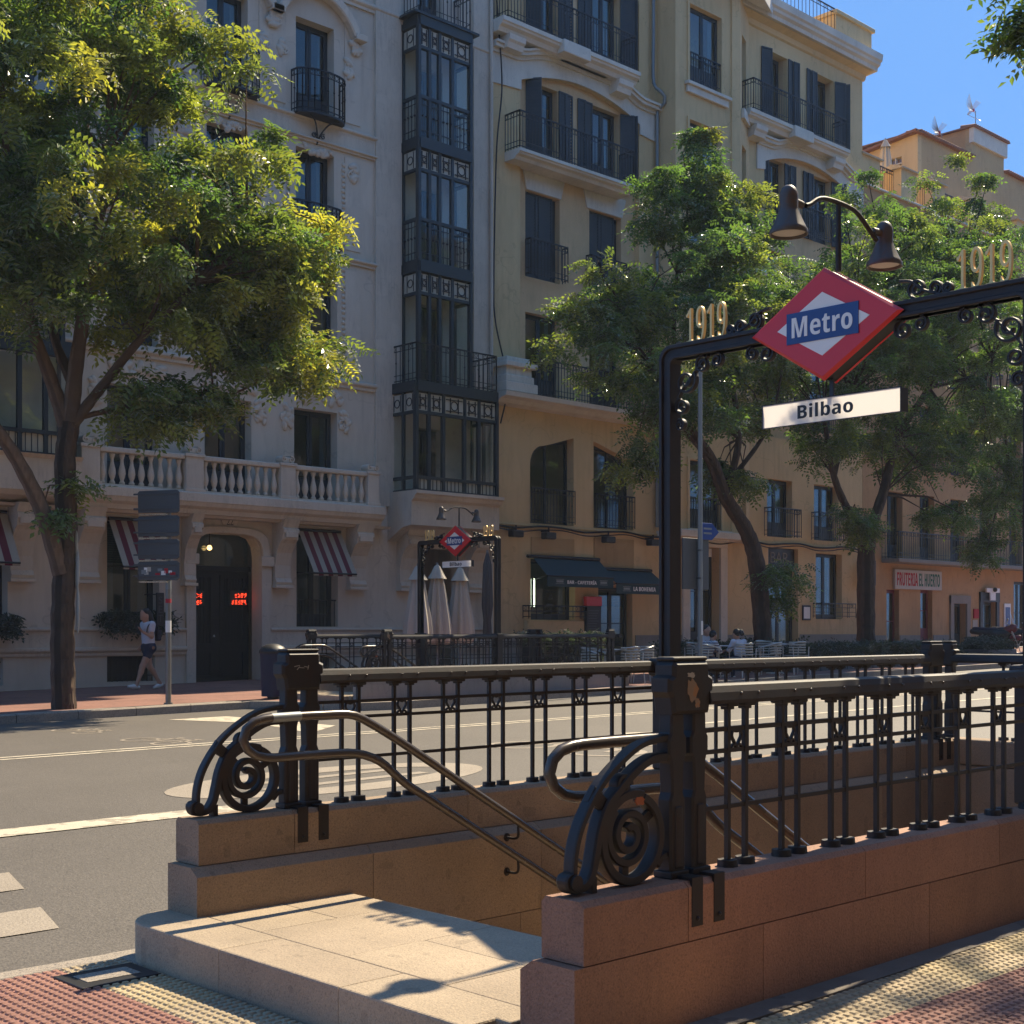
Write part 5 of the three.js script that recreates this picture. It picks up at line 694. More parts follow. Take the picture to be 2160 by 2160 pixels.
// crown: [x, y, z, rx, ry, rz, clumps]; limbs: [[points], r0, r1]
function tree(name, label, base, limbs, crown, seed, o = {}) {
  const t = thing(name, label, 'tree', base, { world: true }), r = rng(seed), tr = mb(), br = mb();
  limbs.forEach(([pts, r0, r1], i) => { const b = i < (o.trunks || 1) ? tr : br, c = new THREE.CatmullRomCurve3(pts.map((p) => V(...p))), n = Math.max(8, pts.length * 6), P = c.getPoints(n); for (let k = 0; k < n; k++) { const a = r0 + (r1 - r0) * k / n, d = r0 + (r1 - r0) * (k + 1) / n; b.cyl(P[k], P[k + 1].clone().lerp(P[k], -0.06), a * (1 + 0.05 * Math.sin(k * 2.1 + i)), d * (1 + 0.05 * Math.sin(k * 2.1 + 2.1 + i)), i < 3 ? 11 : 6); } });
  tr.build('trunk', o.bark || M.bark, t);
  const clumps = [];
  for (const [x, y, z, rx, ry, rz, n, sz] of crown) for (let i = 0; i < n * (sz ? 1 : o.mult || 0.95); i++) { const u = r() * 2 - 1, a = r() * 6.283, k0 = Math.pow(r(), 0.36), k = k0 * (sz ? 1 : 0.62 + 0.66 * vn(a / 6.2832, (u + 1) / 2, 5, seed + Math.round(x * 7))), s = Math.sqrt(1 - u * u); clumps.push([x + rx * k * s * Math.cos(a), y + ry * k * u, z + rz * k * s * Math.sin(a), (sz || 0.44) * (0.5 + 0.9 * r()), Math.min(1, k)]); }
  // twigs from the limbs out to the clumps
  const ends = limbs.slice(o.trunks || 1).flatMap(([pts]) => pts.slice(1)); if (!ends.length) ends.push(limbs[0][0][limbs[0][0].length - 1]);
  clumps.forEach((c, i) => { if (i % 2) return; let best = null, bd = 1e9; for (const e of ends) { const d = Math.hypot(e[0] - c[0], e[1] - c[1], e[2] - c[2]) + (e[1] > c[1] ? 1.2 : 0); if (d < bd) { bd = d; best = e; } } if (bd > 4.5) return; const a = V(...best), e = V(c[0], c[1], c[2]), m = a.clone().lerp(e, 0.5).add(V((r() - 0.5) * 0.4, 0.15 + r() * 0.2, (r() - 0.5) * 0.4)); const rr = 0.012 + 0.007 * bd; br.cyl(a, m, rr, rr * 0.65, 5); br.cyl(m, e, rr * 0.65, 0.006, 4); });
  if (br.g.length) br.build('branches', o.limb || M.bark, t);
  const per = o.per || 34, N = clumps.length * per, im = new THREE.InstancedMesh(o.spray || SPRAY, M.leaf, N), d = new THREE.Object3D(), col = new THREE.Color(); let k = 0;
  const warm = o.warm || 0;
  for (const c of clumps) {
    const cw = r(), out = c[4]; for (let i = 0; i < per; i++) {
      const u = r() * 2 - 1, a = r() * 6.283, q = Math.pow(r(), 0.5) * c[3], s = Math.sqrt(1 - u * u);
      d.position.set(c[0] + q * s * Math.cos(a) - base[0], c[1] + q * u * 0.75 - 0.1 * q - base[1], c[2] + q * s * Math.sin(a) - base[2]); d.rotation.set(0.1 + (r() - 0.3) * 1.5, a + (r() - 0.5) * 2.4, (r() - 0.5) * 1.7, 'YXZ'); d.scale.setScalar((o.scale || 1) * (0.75 + 0.5 * r())); d.updateMatrix(); im.setMatrixAt(k, d.matrix);
      const g = 0.5 + 0.95 * r(), y = Math.min(1, Math.max(0, warm * (out - 0.45) * 1.5 + (cw - 0.6) * 0.8 + (r() - 0.5) * 0.3)); col.setRGB((0.11 + 0.34 * y) * g, (0.205 + 0.23 * y) * g, (0.028 + 0.01 * y) * g); im.setColorAt(k, col); k++;  // outer leaves yellower, inner darker: sunlit tips painted in with the autumn tint
    }
  }
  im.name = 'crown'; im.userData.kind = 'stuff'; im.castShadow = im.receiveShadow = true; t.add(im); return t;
}
{
  const z = -21.3, g = gy(10.2);
  tree('street_tree', 'big street tree at the left with a forked trunk and a crown with sunlit and autumn yellow painted on its outer leaves', [10.2, g, z],
    [[[[10.2, g - 0.1, z], [10.17, 1.2, z], [10.2, 2.3, z], [10.24, 3.0, z], [10.22, 4.2, z], [10.3, 4.75, z]], 0.2, 0.16],
      [[[10.15, 2.3, z + 0.02], [9.8, 3.3, z + 0.05], [9.35, 4.1, z + 0.1], [8.85, 4.75, z + 0.15], [8.1, 6.2, z + 0.2], [7.3, 8.2, z + 0.3]], 0.15, 0.06],
      [[[10.28, 4.6, z], [10.1, 5.4, z - 0.2], [9.75, 6.6, z - 0.4], [9.5, 8.6, z - 0.5], [9.3, 10.8, z - 0.4]], 0.14, 0.035], [[[10.3, 4.6, z], [10.35, 5.6, z + 0.1], [10.55, 7.2, z + 0.2], [10.9, 9.2, z + 0.1], [11.0, 11.4, z]], 0.15, 0.035], [[[10.3, 4.7, z + 0.05], [10.7, 5.3, z + 0.2], [11.3, 6.2, z + 0.5], [12.3, 7.3, z + 0.6], [13.3, 8.6, z + 0.6]], 0.1, 0.03], [[[10.35, 5.4, z], [10.4, 6.4, z - 0.8], [10.9, 7.8, z - 1.6], [11.4, 9.6, z - 2]], 0.09, 0.03], [[[10.4, 4.85, z], [11.4, 5.15, z + 0.3], [12.7, 5.35, z + 0.5], [13.6, 5.75, z + 0.4]], 0.05, 0.02]],
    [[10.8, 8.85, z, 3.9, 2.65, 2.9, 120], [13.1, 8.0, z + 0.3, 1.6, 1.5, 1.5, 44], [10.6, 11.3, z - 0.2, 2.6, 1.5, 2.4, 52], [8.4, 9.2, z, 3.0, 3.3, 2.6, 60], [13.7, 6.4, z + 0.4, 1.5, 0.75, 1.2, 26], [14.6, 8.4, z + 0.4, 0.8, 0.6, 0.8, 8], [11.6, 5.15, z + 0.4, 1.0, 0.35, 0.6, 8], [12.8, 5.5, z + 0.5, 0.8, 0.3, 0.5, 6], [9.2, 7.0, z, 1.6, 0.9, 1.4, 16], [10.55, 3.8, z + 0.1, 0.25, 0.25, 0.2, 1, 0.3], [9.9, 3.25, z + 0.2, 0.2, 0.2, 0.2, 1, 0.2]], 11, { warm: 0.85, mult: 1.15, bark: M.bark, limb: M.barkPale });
  const tz = -21.5;
  tree('street_tree', 'street tree with a leaning trunk behind the thin grey sign pole', [29.6, gy(29), tz],
    [[[[29.6, 0.2, tz], [29.45, 1.6, tz], [29.15, 3.3, tz], [28.75, 3.95, tz], [27.9, 4.75, tz], [27.35, 5.6, tz], [26.3, 6.4, tz]], 0.26, 0.13], [[[27.9, 4.75, tz], [28.2, 6.2, tz + 0.2], [28.0, 8.2, tz], [27.5, 10.6, tz - 0.1]], 0.11, 0.03], [[[26.3, 6.4, tz], [25.4, 7.5, tz], [24.4, 8.6, tz + 0.1], [23.4, 9.4, tz]], 0.09, 0.025], [[[26.5, 6.3, tz], [26.3, 8.0, tz - 0.3], [26.5, 10.2, tz - 0.4], [26.9, 12.2, tz - 0.3]], 0.09, 0.025], [[[28.2, 5.2, tz], [29.3, 6.6, tz + 0.3], [29.9, 8.4, tz + 0.4]], 0.07, 0.025]],
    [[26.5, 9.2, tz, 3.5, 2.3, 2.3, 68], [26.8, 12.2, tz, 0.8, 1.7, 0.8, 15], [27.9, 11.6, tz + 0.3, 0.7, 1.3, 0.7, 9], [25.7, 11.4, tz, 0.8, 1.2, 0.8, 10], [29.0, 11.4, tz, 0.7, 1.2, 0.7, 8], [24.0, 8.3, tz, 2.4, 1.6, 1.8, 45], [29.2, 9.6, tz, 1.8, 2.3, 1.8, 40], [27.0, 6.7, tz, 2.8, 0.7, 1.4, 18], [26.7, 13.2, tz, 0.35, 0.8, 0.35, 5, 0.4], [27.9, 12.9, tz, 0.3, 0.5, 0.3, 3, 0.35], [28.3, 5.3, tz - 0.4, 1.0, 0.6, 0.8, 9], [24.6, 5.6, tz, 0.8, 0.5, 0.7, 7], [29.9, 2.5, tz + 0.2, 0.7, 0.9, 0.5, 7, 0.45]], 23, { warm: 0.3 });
  tree('street_tree', 'street tree with a tall y shaped fork behind the station name sign', [34.4, gy(34), tz],
    [[[[34.4, 0.2, tz], [34.4, 2.0, tz], [34.45, 3.9, tz], [34.6, 4.3, tz]], 0.27, 0.24], [[[34.45, 3.9, tz], [33.6, 4.6, tz], [32.8, 5.6, tz], [32.3, 7.2, tz]], 0.15, 0.06], [[[34.55, 4.1, tz], [35.3, 5.3, tz], [36.1, 7.0, tz], [37.9, 8.7, tz], [39.0, 10.2, tz], [39.6, 12.2, tz]], 0.17, 0.04], [[[36.1, 7.0, tz], [36.4, 9.6, tz], [36.2, 12, tz - 0.2]], 0.11, 0.03], [[[32.8, 5.6, tz], [33.6, 8.0, tz], [34.0, 10.8, tz]], 0.08, 0.03], [[[37.9, 8.7, tz], [39.8, 9.2, tz + 0.2], [41.5, 10, tz + 0.2]], 0.07, 0.02]],
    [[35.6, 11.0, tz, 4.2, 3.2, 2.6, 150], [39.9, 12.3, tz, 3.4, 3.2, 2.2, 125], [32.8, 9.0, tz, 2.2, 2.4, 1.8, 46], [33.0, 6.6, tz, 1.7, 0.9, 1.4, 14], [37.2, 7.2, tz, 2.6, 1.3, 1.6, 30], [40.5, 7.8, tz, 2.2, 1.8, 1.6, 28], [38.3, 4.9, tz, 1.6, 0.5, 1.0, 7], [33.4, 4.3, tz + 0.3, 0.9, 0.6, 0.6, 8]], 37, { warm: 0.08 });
  tree('street_tree', 'dark street tree at the far right edge beyond the y shaped one', [44.6, gy(44), tz],
    [[[[44.6, 0.3, tz], [44.5, 2.4, tz], [44.3, 4.6, tz], [43.9, 6.5, tz]], 0.22, 0.14], [[[44.3, 4.6, tz], [43.2, 6.2, tz], [42.6, 8.2, tz]], 0.1, 0.03], [[[44.2, 5, tz], [45.4, 7.4, tz], [46.0, 10, tz]], 0.12, 0.03]],
    [[44.3, 9.6, tz, 3.0, 4.0, 2.2, 85], [42.8, 5.6, tz, 1.6, 1.6, 1.2, 24], [47.5, 10.5, tz, 3, 3.6, 2.2, 50], [41.6, 3.9, tz, 0.7, 0.5, 0.6, 4]], 53, { warm: 0 });
  tree('street_tree', 'near tree at upper right, only its hanging leaf sprays entering the frame', [13.2, gy(13), -3.0],
    [[[[13.2, 0, -3.0], [13.1, 2.5, -3.0], [12.9, 4.6, -3.1]], 0.2, 0.15], [[[12.9, 4.6, -3.1], [11.6, 5.8, -3.7], [10.1, 6.4, -4.4], [9.5, 6.1, -4.5]], 0.08, 0.012], [[[12.9, 4.6, -3.1], [13.4, 6.8, -3.0], [13.2, 9, -2.4]], 0.12, 0.03]],
    [[13.0, 7.5, -2.8, 1.9, 1.3, 1.2, 66], [9.42, 5.75, -4.5, 0.14, 0.45, 0.18, 6, 0.22]], 71, { warm: 0, per: 30, scale: 0.55 });
}
// ---------- hedges and plants ----------
function hedge(name, label, x0, x1, z0, z1, y0, y1, seed, group) {
  const t = thing(name, label, 'hedge', [(x0 + x1) / 2, gy(x0) + y0, (z0 + z1) / 2], { world: true }), r = rng(seed), n = Math.round((x1 - x0) * 420), im = new THREE.InstancedMesh(SPRAY, M.leaf, n), d = new THREE.Object3D(), c = new THREE.Color(), o = t.position;
  mb().box(x0 + 0.1, x1 - 0.1, o.y, gy(x0) + y1 - 0.16, z0 + 0.1, z1 - 0.1).build('branches', M.black, t);  // one solid black block fills the hedge behind its leaves
  for (let i = 0; i < n; i++) { const e = r(); d.position.set(x0 + (x1 - x0) * r() - o.x, (e < 0.5 ? y1 - 0.16 + 0.16 * r() + 0.1 * Math.sin(i) * r() : y0 + (y1 - y0) * r()) - y0, (e < 0.5 ? z0 + (z1 - z0) * r() : r() < 0.8 ? z1 - 0.1 * r() : z0 + 0.1 * r()) - o.z); d.rotation.set((r() - 0.5) * 2, r() * 6.3, (r() - 0.5) * 2); d.scale.setScalar(0.5 + 0.4 * r()); d.updateMatrix(); im.setMatrixAt(i, d.matrix); const g = 0.6 + 0.6 * r(); c.setRGB(0.035 * g, 0.062 * g, 0.02 * g); im.setColorAt(i, c); }
  im.name = 'leaves'; im.userData.kind = 'stuff'; im.castShadow = im.receiveShadow = true; t.add(im);
  return t;
}
function planter(label, x0, x1, z0, z1, h) { const t = thing('planter_box', label, 'planter', [(x0 + x1) / 2, gy(x0), (z0 + z1) / 2], { world: true }); const n = Math.max(1, Math.round((x1 - x0) / 1.2)), g = gy(x0); for (let i = 0; i < n; i++) mb().box(x0 + (x1 - x0) * i / n + 0.01, x0 + (x1 - x0) * (i + 1) / n - 0.01, g - 0.2, g + h, z0, z1, 0.02).build('panel', M.boardBack, t); }
hedge('hedge', 'long dark clipped hedge on planters to the right of the cafe chairs', 28.2, 36.4, -20.6, -19.7, 0.3, 0.64, 3); planter('long row of dark planter boxes carrying the clipped hedge', 28.1, 36.5, -20.7, -19.6, 0.32);
hedge('hedge', 'lighter sunlit low hedge beside the seated people', 25.9, 29.6, -22.0, -21.4, 0.3, 0.7, 5); planter('planter box under the lighter hedge beside the seated people', 25.8, 29.7, -22.1, -21.3, 0.32);
hedge('hedge', 'short hedge piece further right beyond a gap in the planters', 38.2, 39.8, -20.6, -19.8, 0.3, 0.62, 7); planter('short dark planter box under the separate hedge piece at right', 38.1, 39.9, -20.7, -19.7, 0.32);
hedge('hedge', 'leafy green hedge seen through the far entrance railing by the bar', 23.4, 25.8, -24.4, -23.7, 0.1, 0.95, 9);
hedge('window_plants', 'leafy window box plants under the left striped awning', 14.1, 15.6, -27.55, -27.2, 1.2, 1.55, 15);
hedge('window_plants', 'leafy window box plants at the far left edge behind the tree', 10.9, 12.05, -27.55, -27.2, 1.2, 1.5, 17);

// ---------- awnings, shop signs, fittings on the fronts ----------
function stripedAwning(label, x0, x1) {
  const t = thing('striped_awning', label, 'awning', [(x0 + x1) / 2, 3.8, Z0], { world: true, group: 'striped awnings on the cream building' }), n = 9, A = [3.78, Z0 + 0.06], Bq = [2.74, Z0 + 0.72];
  for (let i = 0; i < n; i++) { const a = x0 + (x1 - x0) * i / n, b = x0 + (x1 - x0) * (i + 1) / n, p = [[a, ...A], [b, ...A], [b, ...Bq], [a, ...Bq]].map(([x, y, z]) => V(x, y, z)); const g = new THREE.BufferGeometry().setFromPoints([p[0], p[3], p[2], p[0], p[2], p[1]]); g.computeVertexNormals(); mb().add(g).build('stripe', i % 2 ? M.stripeRed : M.awnPale, t); mb().box(a, b, 2.66, 2.745, Bq[1] - 0.006, Bq[1] + 0.002).build('valance', i % 2 ? M.stripeRed : M.awnPale, t); }
  const f = mb(); f.cyl(V(x0, A[0], A[1]), V(x1, A[0], A[1]), 0.04, 0.04, 8).cyl(V(x0, Bq[0] - 0.02, Bq[1]), V(x1, Bq[0] - 0.02, Bq[1]), 0.022, 0.022, 8); for (const x of [x0 + 0.02, x1 - 0.02]) f.cyl(V(x, 2.75, Z0), V(x, 2.72, Bq[1]), 0.014, 0.014, 6); f.build('awning_frame', M.black, t);
}
M.stripeRed = mat(C(0.115, 0.014, 0.026), { roughness: 0.95 });
stripedAwning('striped red and white awning between the tree and the road sign boards', 14.2, 15.45); stripedAwning('striped red and white awning to the right of door 22', 19.12, 20.38); stripedAwning('striped red and white awning cut by the left edge of the picture', 10.5, 11.95);
function barAwning(label, x0, x1, y1, y0, words, wx, wl) {
  const t = thing('bar_awning', label, 'awning', [(x0 + x1) / 2, y1, Z0], { world: true }), zf = Z0 + 0.66, p = [V(x0, y1, Z0 + 0.08), V(x1, y1, Z0 + 0.08), V(x1, y0, zf), V(x0, y0, zf)], g = new THREE.BufferGeometry().setFromPoints([p[0], p[3], p[2], p[0], p[2], p[1]]); g.computeVertexNormals(); mb().add(g).build('canopy', M.awnGreen, t);
  mb().box(x0, x1, y0 - 0.3, y0 + 0.01, zf - 0.006, zf).build('valance', M.awnGreen, t); const c = orgOf(t);
  part('lettering', boxUV(text(words, fontB, 0.125, wl, 0.004).translate(wx - c.x, y0 - 0.15 - c.y, zf - c.z)), M.signWhite, t, null, { label: 'white lettering ' + words });
  const l = mb(); for (const k of [-1, 1]) { const x = wx + k * (wl / 2 + 0.3); if (x > x0 + 0.15 && x < x1 - 0.15) { l.box(x - 0.17, x + 0.17, y0 - 0.1, y0 - 0.085, zf, zf + 0.004).box(x - 0.17, x + 0.17, y0 - 0.22, y0 - 0.205, zf, zf + 0.004).box(x - 0.14, x + 0.14, y0 - 0.18, y0 - 0.12, zf, zf + 0.004); } } if (l.g.length) l.build('logo_band', M.galv, t);
  mb().cyl(V(x0 - 0.22, y1 + 0.02, Z0 + 0.1), V(x1, y1 + 0.02, Z0 + 0.1), 0.05, 0.05, 8).cyl(V(x0, y0, zf), V(x1, y0, zf), 0.02, 0.02, 8).cyl(V(x0 + 0.05, y0 - 0.1, Z0), V(x0 + 0.05, y0, zf), 0.015, 0.015, 6).build('awning_frame', M.black, t);
}
barAwning('dark teal bar awning lettered BAR - CAFETERÍA over the bar window', 27.0, 29.72, 3.4, 2.87, 'BAR - CAFETERÍA', 28.4, 1.2); barAwning('dark teal bar awning lettered LA BOHEMIA, partly behind the near archway post', 29.84, 32.05, 3.14, 2.72, 'LA BOHEMIA', 31.1, 1.0);
{
  const t = thing('shop_sign', 'white greengrocer sign with red and green lettering on the peach building', 'sign', [47.7, 3.27, Z0 + 0.12]); mb().box(-1.72, 1.72, -0.38, 0.36, -0.1, 0, 0.01).build('board', M.board, t);
  part('lettering', boxUV(text('FRUTERIA', fontB, 0.5, 1.5, 0.006).translate(-0.84, 0, 0.0)), M.letterRed = mat(C(0.42, 0.02, 0.03)), t, null, { label: 'red lettering FRUTERIA' }); part('lettering', boxUV(text('EL HUERTO', fontB, 0.5, 1.55, 0.006).translate(0.78, 0, 0.0)), M.letterGreen = mat(C(0.02, 0.14, 0.10)), t, null, { label: 'green lettering EL HUERTO' });
  const w = thing('wall_sign', 'small white sign over the dark shop door beside the greengrocer', 'sign', [53.4, 2.86, Z0 + 0.2]); mb().box(-0.55, 0.55, 0.02, 0.2, -0.06, 0.02, 0.01).box(-0.25, 0.2, -0.3, 0.02, -0.03, 0.02, 0.01).build('board', M.signWhite, w); mb().add(new THREE.IcosahedronGeometry(0.1, 1).translate(0.05, 0.14, 0.06)).build('emblem', M.black, w);
  const p = thing('wall_poster', 'framed notice board at the right end of the peach building', 'poster', [54.95, 1.85, Z0 + 0.03]); mb().box(-0.28, 0.28, -0.6, 0.6, -0.02, 0.03, 0.01).build('frame', M.signWhite, p); mb().box(-0.2, 0.2, -0.5, 0.45, 0.03, 0.035).build('sheet', M.blue, p);
  const pk = thing('wall_poster', 'pink notices pasted between the two right doors of the peach building', 'poster', [52.25, 1.7, Z0 + 0.01]); mb().box(-0.2, 0.2, -0.45, 0.05, 0, 0.012).build('sheet', M.canvas, pk); mb().box(-0.15, 0.25, 0.12, 0.5, 0, 0.05, 0.01).build('box', M.letterRed, pk);
  const m = thing('menu_board', 'tall menu board with a red top between bar window and bar door', 'menu board', [29.42, gy(29), Z0 + 0.12]); mb().box(-0.31, 0.31, 0.3, 2.0, -0.05, 0.05, 0.01).build('board', M.black, m); mb().box(-0.33, 0.33, 1.72, 2.0, -0.07, 0.07, 0.02).build('header', M.red, m); const l = mb(); for (let i = 0; i < 12; i++) l.box(-0.24, 0.1 + 0.12 * R(), 0.75 + i * 0.075, 0.77 + i * 0.075, 0.05, 0.053); l.build('menu_lines', M.boardBack, m);
  const f = thing('notice_frame', 'small framed menu beside the window right of the leaning tree', 'poster', [40.35, 1.95, Z0 + 0.03]); mb().box(-0.24, 0.24, -0.26, 0.26, -0.02, 0.02, 0.01).build('frame', M.black, f); mb().box(-0.18, 0.18, -0.2, 0.2, 0.02, 0.025).build('sheet', M.signWhite, f);
  const s = thing('hanging_sign', 'dark square sign projecting from the wall behind the y forked tree', 'sign', [43.75, 3.4, Z0 + 0.35]); mb().box(-0.04, 0.04, -0.45, 0.45, -0.3, 0.3, 0.01).build('board', M.black, s); mb().box(-0.02, 0.02, 0.36, 0.4, -0.4, -0.2).box(-0.02, 0.02, -0.4, -0.36, -0.4, -0.2).build('bracket', M.black, s);
  const v = thing('hanging_sign', 'narrow black vertical sign on the cream wall left of door 22', 'sign', [15.1, 1.82, Z0 + 0.66]); mb().box(-0.09, 0.09, -0.36, 0.36, -0.025, 0.025, 0.012).build('board', M.black, v); ['S', 'E', 'T'].forEach((c, i) => part('lettering', boxUV(text(c, fontR, 0.15, 0.09, 0.004).translate(0, 0.2 - 0.2 * i, 0.025)), M.boardBack, v)); mb().cyl(V(0, 0.33, -0.02), V(0, 0.33, -0.66), 0.012, 0.012, 6).build('bracket', M.black, v);
  // floodlights and cable
  const c = thing('wall_cable', 'sagging black cable bundle along the yellow front above the bar', 'cable', [35, 4.3, Z0 + 0.08], { world: true }), pts = []; for (let x = 25.5; x < 44; x += 0.9) pts.push(V(x, 4.24 + 0.05 * Math.sin(x * 2.1) + (x > 33 ? 0.03 : 0), Z0 + 0.09)); mb().tube(pts, 0.03, 140, 6).tube(pts.map((p, i) => V(p.x, p.y - 0.07 - 0.04 * Math.abs(Math.sin(i)), p.z + 0.03)), 0.018, 140, 5).build('strand', M.cable, c);
  const u = thing('wall_cable', 'loose black cable hanging down the edge between cream and yellow buildings', 'cable', [25.6, 14, Z0 + 0.1], { world: true }); mb().tube([[25.45, 24], [25.5, 19.5], [25.62, 17.9], [25.75, 16.2], [25.55, 14.4], [25.45, 11], [25.5, 9.8], [25.85, 8.6], [25.95, 7.9], [25.7, 7.0]].map(([x, y]) => V(x, y, Z0 + 0.16)), 0.022, 120, 6).build('strand', M.cable, u);
  for (const [x, k] of [[26.15, 'boxy black speaker on the cable at the left end of the bar front'], [27.42, 'black floodlight on the bar front, leftmost of the three'], [29.9, 'black floodlight on the bar front, middle of the three'], [31.9, 'black floodlight on the bar front beside the near archway post']]) { const l = thing('floodlight', k, x < 27 ? 'speaker' : 'floodlight', [x, 4.02, Z0 + 0.3]); mb().box(-0.2, 0.2, -0.11, 0.08, -0.12, 0.12, 0.03).build('housing', M.black, l); mb().box(-0.015, 0.015, 0.0, 0.22, -0.02, 0.02).box(-0.02, 0.02, 0.1, 0.14, -0.32, 0).build('bracket', M.black, l); if (x > 27) mb().box(-0.16, 0.16, -0.118, -0.108, -0.09, 0.09).build('lens', M.glass, l); }
  // lamps in the openings, and red reflections built as glowing dots
  const em = (r, g, b, k) => new THREE.MeshStandardMaterial({ color: C(0, 0, 0), emissive: C(r, g, b), emissiveIntensity: k });
  const lamp = thing('porch_lamp', 'small lit ceiling lamp inside the arch of door 22', 'lamp', [17.0, 3.28, Z0 - 0.45]); mb().add(new THREE.SphereGeometry(0.06, 16, 12)).build('lamp_glass', em(1, 0.62, 0.2, 2.2), lamp); mb().cyl(V(0, 0.08, 0), V(0, 0.34, 0), 0.012, 0.012, 6).box(-0.062, 0.062, 0.01, 0.02, -0.062, 0.062).build('fitting', M.black, lamp); const pl = new THREE.PointLight(C(1, 0.62, 0.25), 0.08); pl.position.set(0, 0, 0); pl.castShadow = true; lamp.add(pl);
  const tube = thing('light_tube', 'lit vertical fluorescent tube in the bar window', 'lamp', [27.33, 2.42, Z0 - 0.19]); mb().cyl(V(0, -0.4, 0), V(0, 0.4, 0), 0.016, 0.016, 8).build('tube', em(0.85, 1, 0.7, 3), tube); mb().box(-0.025, 0.025, -0.44, -0.4, -0.02, 0.02).box(-0.025, 0.025, 0.4, 0.44, -0.02, 0.02).build('holder', M.black, tube); const tl = new THREE.PointLight(C(0.85, 1, 0.75), 0.1); tl.position.set(0, 0, 0.08); tl.castShadow = true; tube.add(tl);
  const ledReflection = (label, x, y, rows) => { const t = thing('led_reflection', label, 'led reflection', [x, y, Z0 - 0.47]), b = mb(), r = rng(x * 10); mb().box(-0.26, 0.26, -0.17, 0.17, -0.03, 0, 0.005).build('housing', M.black, t); rows.forEach((n, j) => { for (let c = 0; c < n; c++) for (let a = 0; a < 3; a++) for (let q = 0; q < 5; q++) if (r() < 0.62) b.box(0.22 - (c + 1) * 0.085 + a * 0.02, 0.22 - (c + 1) * 0.085 + a * 0.02 + 0.016, 0.1 - j * 0.16 - q * 0.022, 0.1 - j * 0.16 - q * 0.022 + 0.017, 0.0, 0.005); }); b.build('lit_dots', em(1, 0.06, 0.02, 1.3), t); const l = new THREE.PointLight(C(1, 0.1, 0.04), 0.001); l.position.set(0, 0, 0.08); l.castShadow = true; t.add(l); };  // red lettering reflected in the door glass, built as glowing dots
  ledReflection('red reflection built as glowing dots on the left half of door 22, half hidden by the jamb', 16.62, 2.1, [2, 4]); ledReflection('red reflection built as glowing dots on the right half of door 22', 17.82, 2.12, [4, 5]);
  const lt = thing('window_sticker', 'small pale lettered sticker on the bar window', 'sticker', [28.0, 2.3, Z0 - 0.2]); part('lettering', boxUV(text('A', fontB, 0.16, 0.2, 0.003)), M.boardBack, lt); mb().box(-0.2, 0.2, 0.14, 0.16, 0, 0.004).box(-0.18, 0.1, -0.22, -0.19, 0, 0.004).build('line', M.boardBack, lt);
}
// ---------- the terrace: folded parasols, chairs, tables ----------
function parasol(label, x, z, h, dark, y) {
  const t = thing('folded_parasol', label, 'parasol', [x, y ?? gy(x), z]), r = rng(x * 31), pr = [[0.02, h], [0.07, h - 0.04], [0.13, h - 0.17], [0.22, h - 0.33]], g0 = new THREE.LatheGeometry(pr.map(([a, b]) => new THREE.Vector2(a, b)), 24), fold = (g, amp, n, ph) => { const p = g.attributes.position; for (let i = 0; i < p.count; i++) { const a = Math.atan2(p.getZ(i), p.getX(i)), k = 1 + amp * Math.sin(a * n + ph); p.setX(i, p.getX(i) * k); p.setZ(i, p.getZ(i) * k); } g.computeVertexNormals(); return g; };
  if (!dark) mb().add(fold(g0, 0.16, 4, 1)).build('top_flap', M.canvas, t);
  const pf = dark ? [[0.02, h], [0.09, h - 0.3], [0.12, 1.7], [0.08, 1.35], [0.1, 0.9]] : [[0.05, h - 0.1], [0.13, h - 0.32], [0.2, h - 0.8], [0.27, 1.4], [0.31, 0.95], [0.24, 0.8]]; mb().add(fold(new THREE.LatheGeometry(pf.map(([a, b]) => new THREE.Vector2(a, b)), 48), 0.2, 8, r() * 6)).build('canopy', dark ? M.boardBack : M.canvas, t);
  mb().cyl(V(0, 0, 0), V(0, h + 0.05, 0), 0.025, 0.025, 10).box(-0.3, 0.3, 0, 0.06, -0.3, 0.3, 0.02).build('pole', M.galv, t);
}
parasol('folded white parasol behind the far archway, leftmost', 20.25, -24.4, 2.62); parasol('folded white parasol behind the far archway, middle one', 20.92, -24.5, 2.66); parasol('folded white parasol behind the far archway, right under the name sign', 21.72, -24.6, 2.62); parasol('slim dark folded parasol beside the right far archway post', 22.6, -24.6, 3.0, true);
parasol('folded white parasol on the sunlit roof terrace at upper right', 47.3, -28.7, 2.9, false, 17.45);
let chair0 = null;
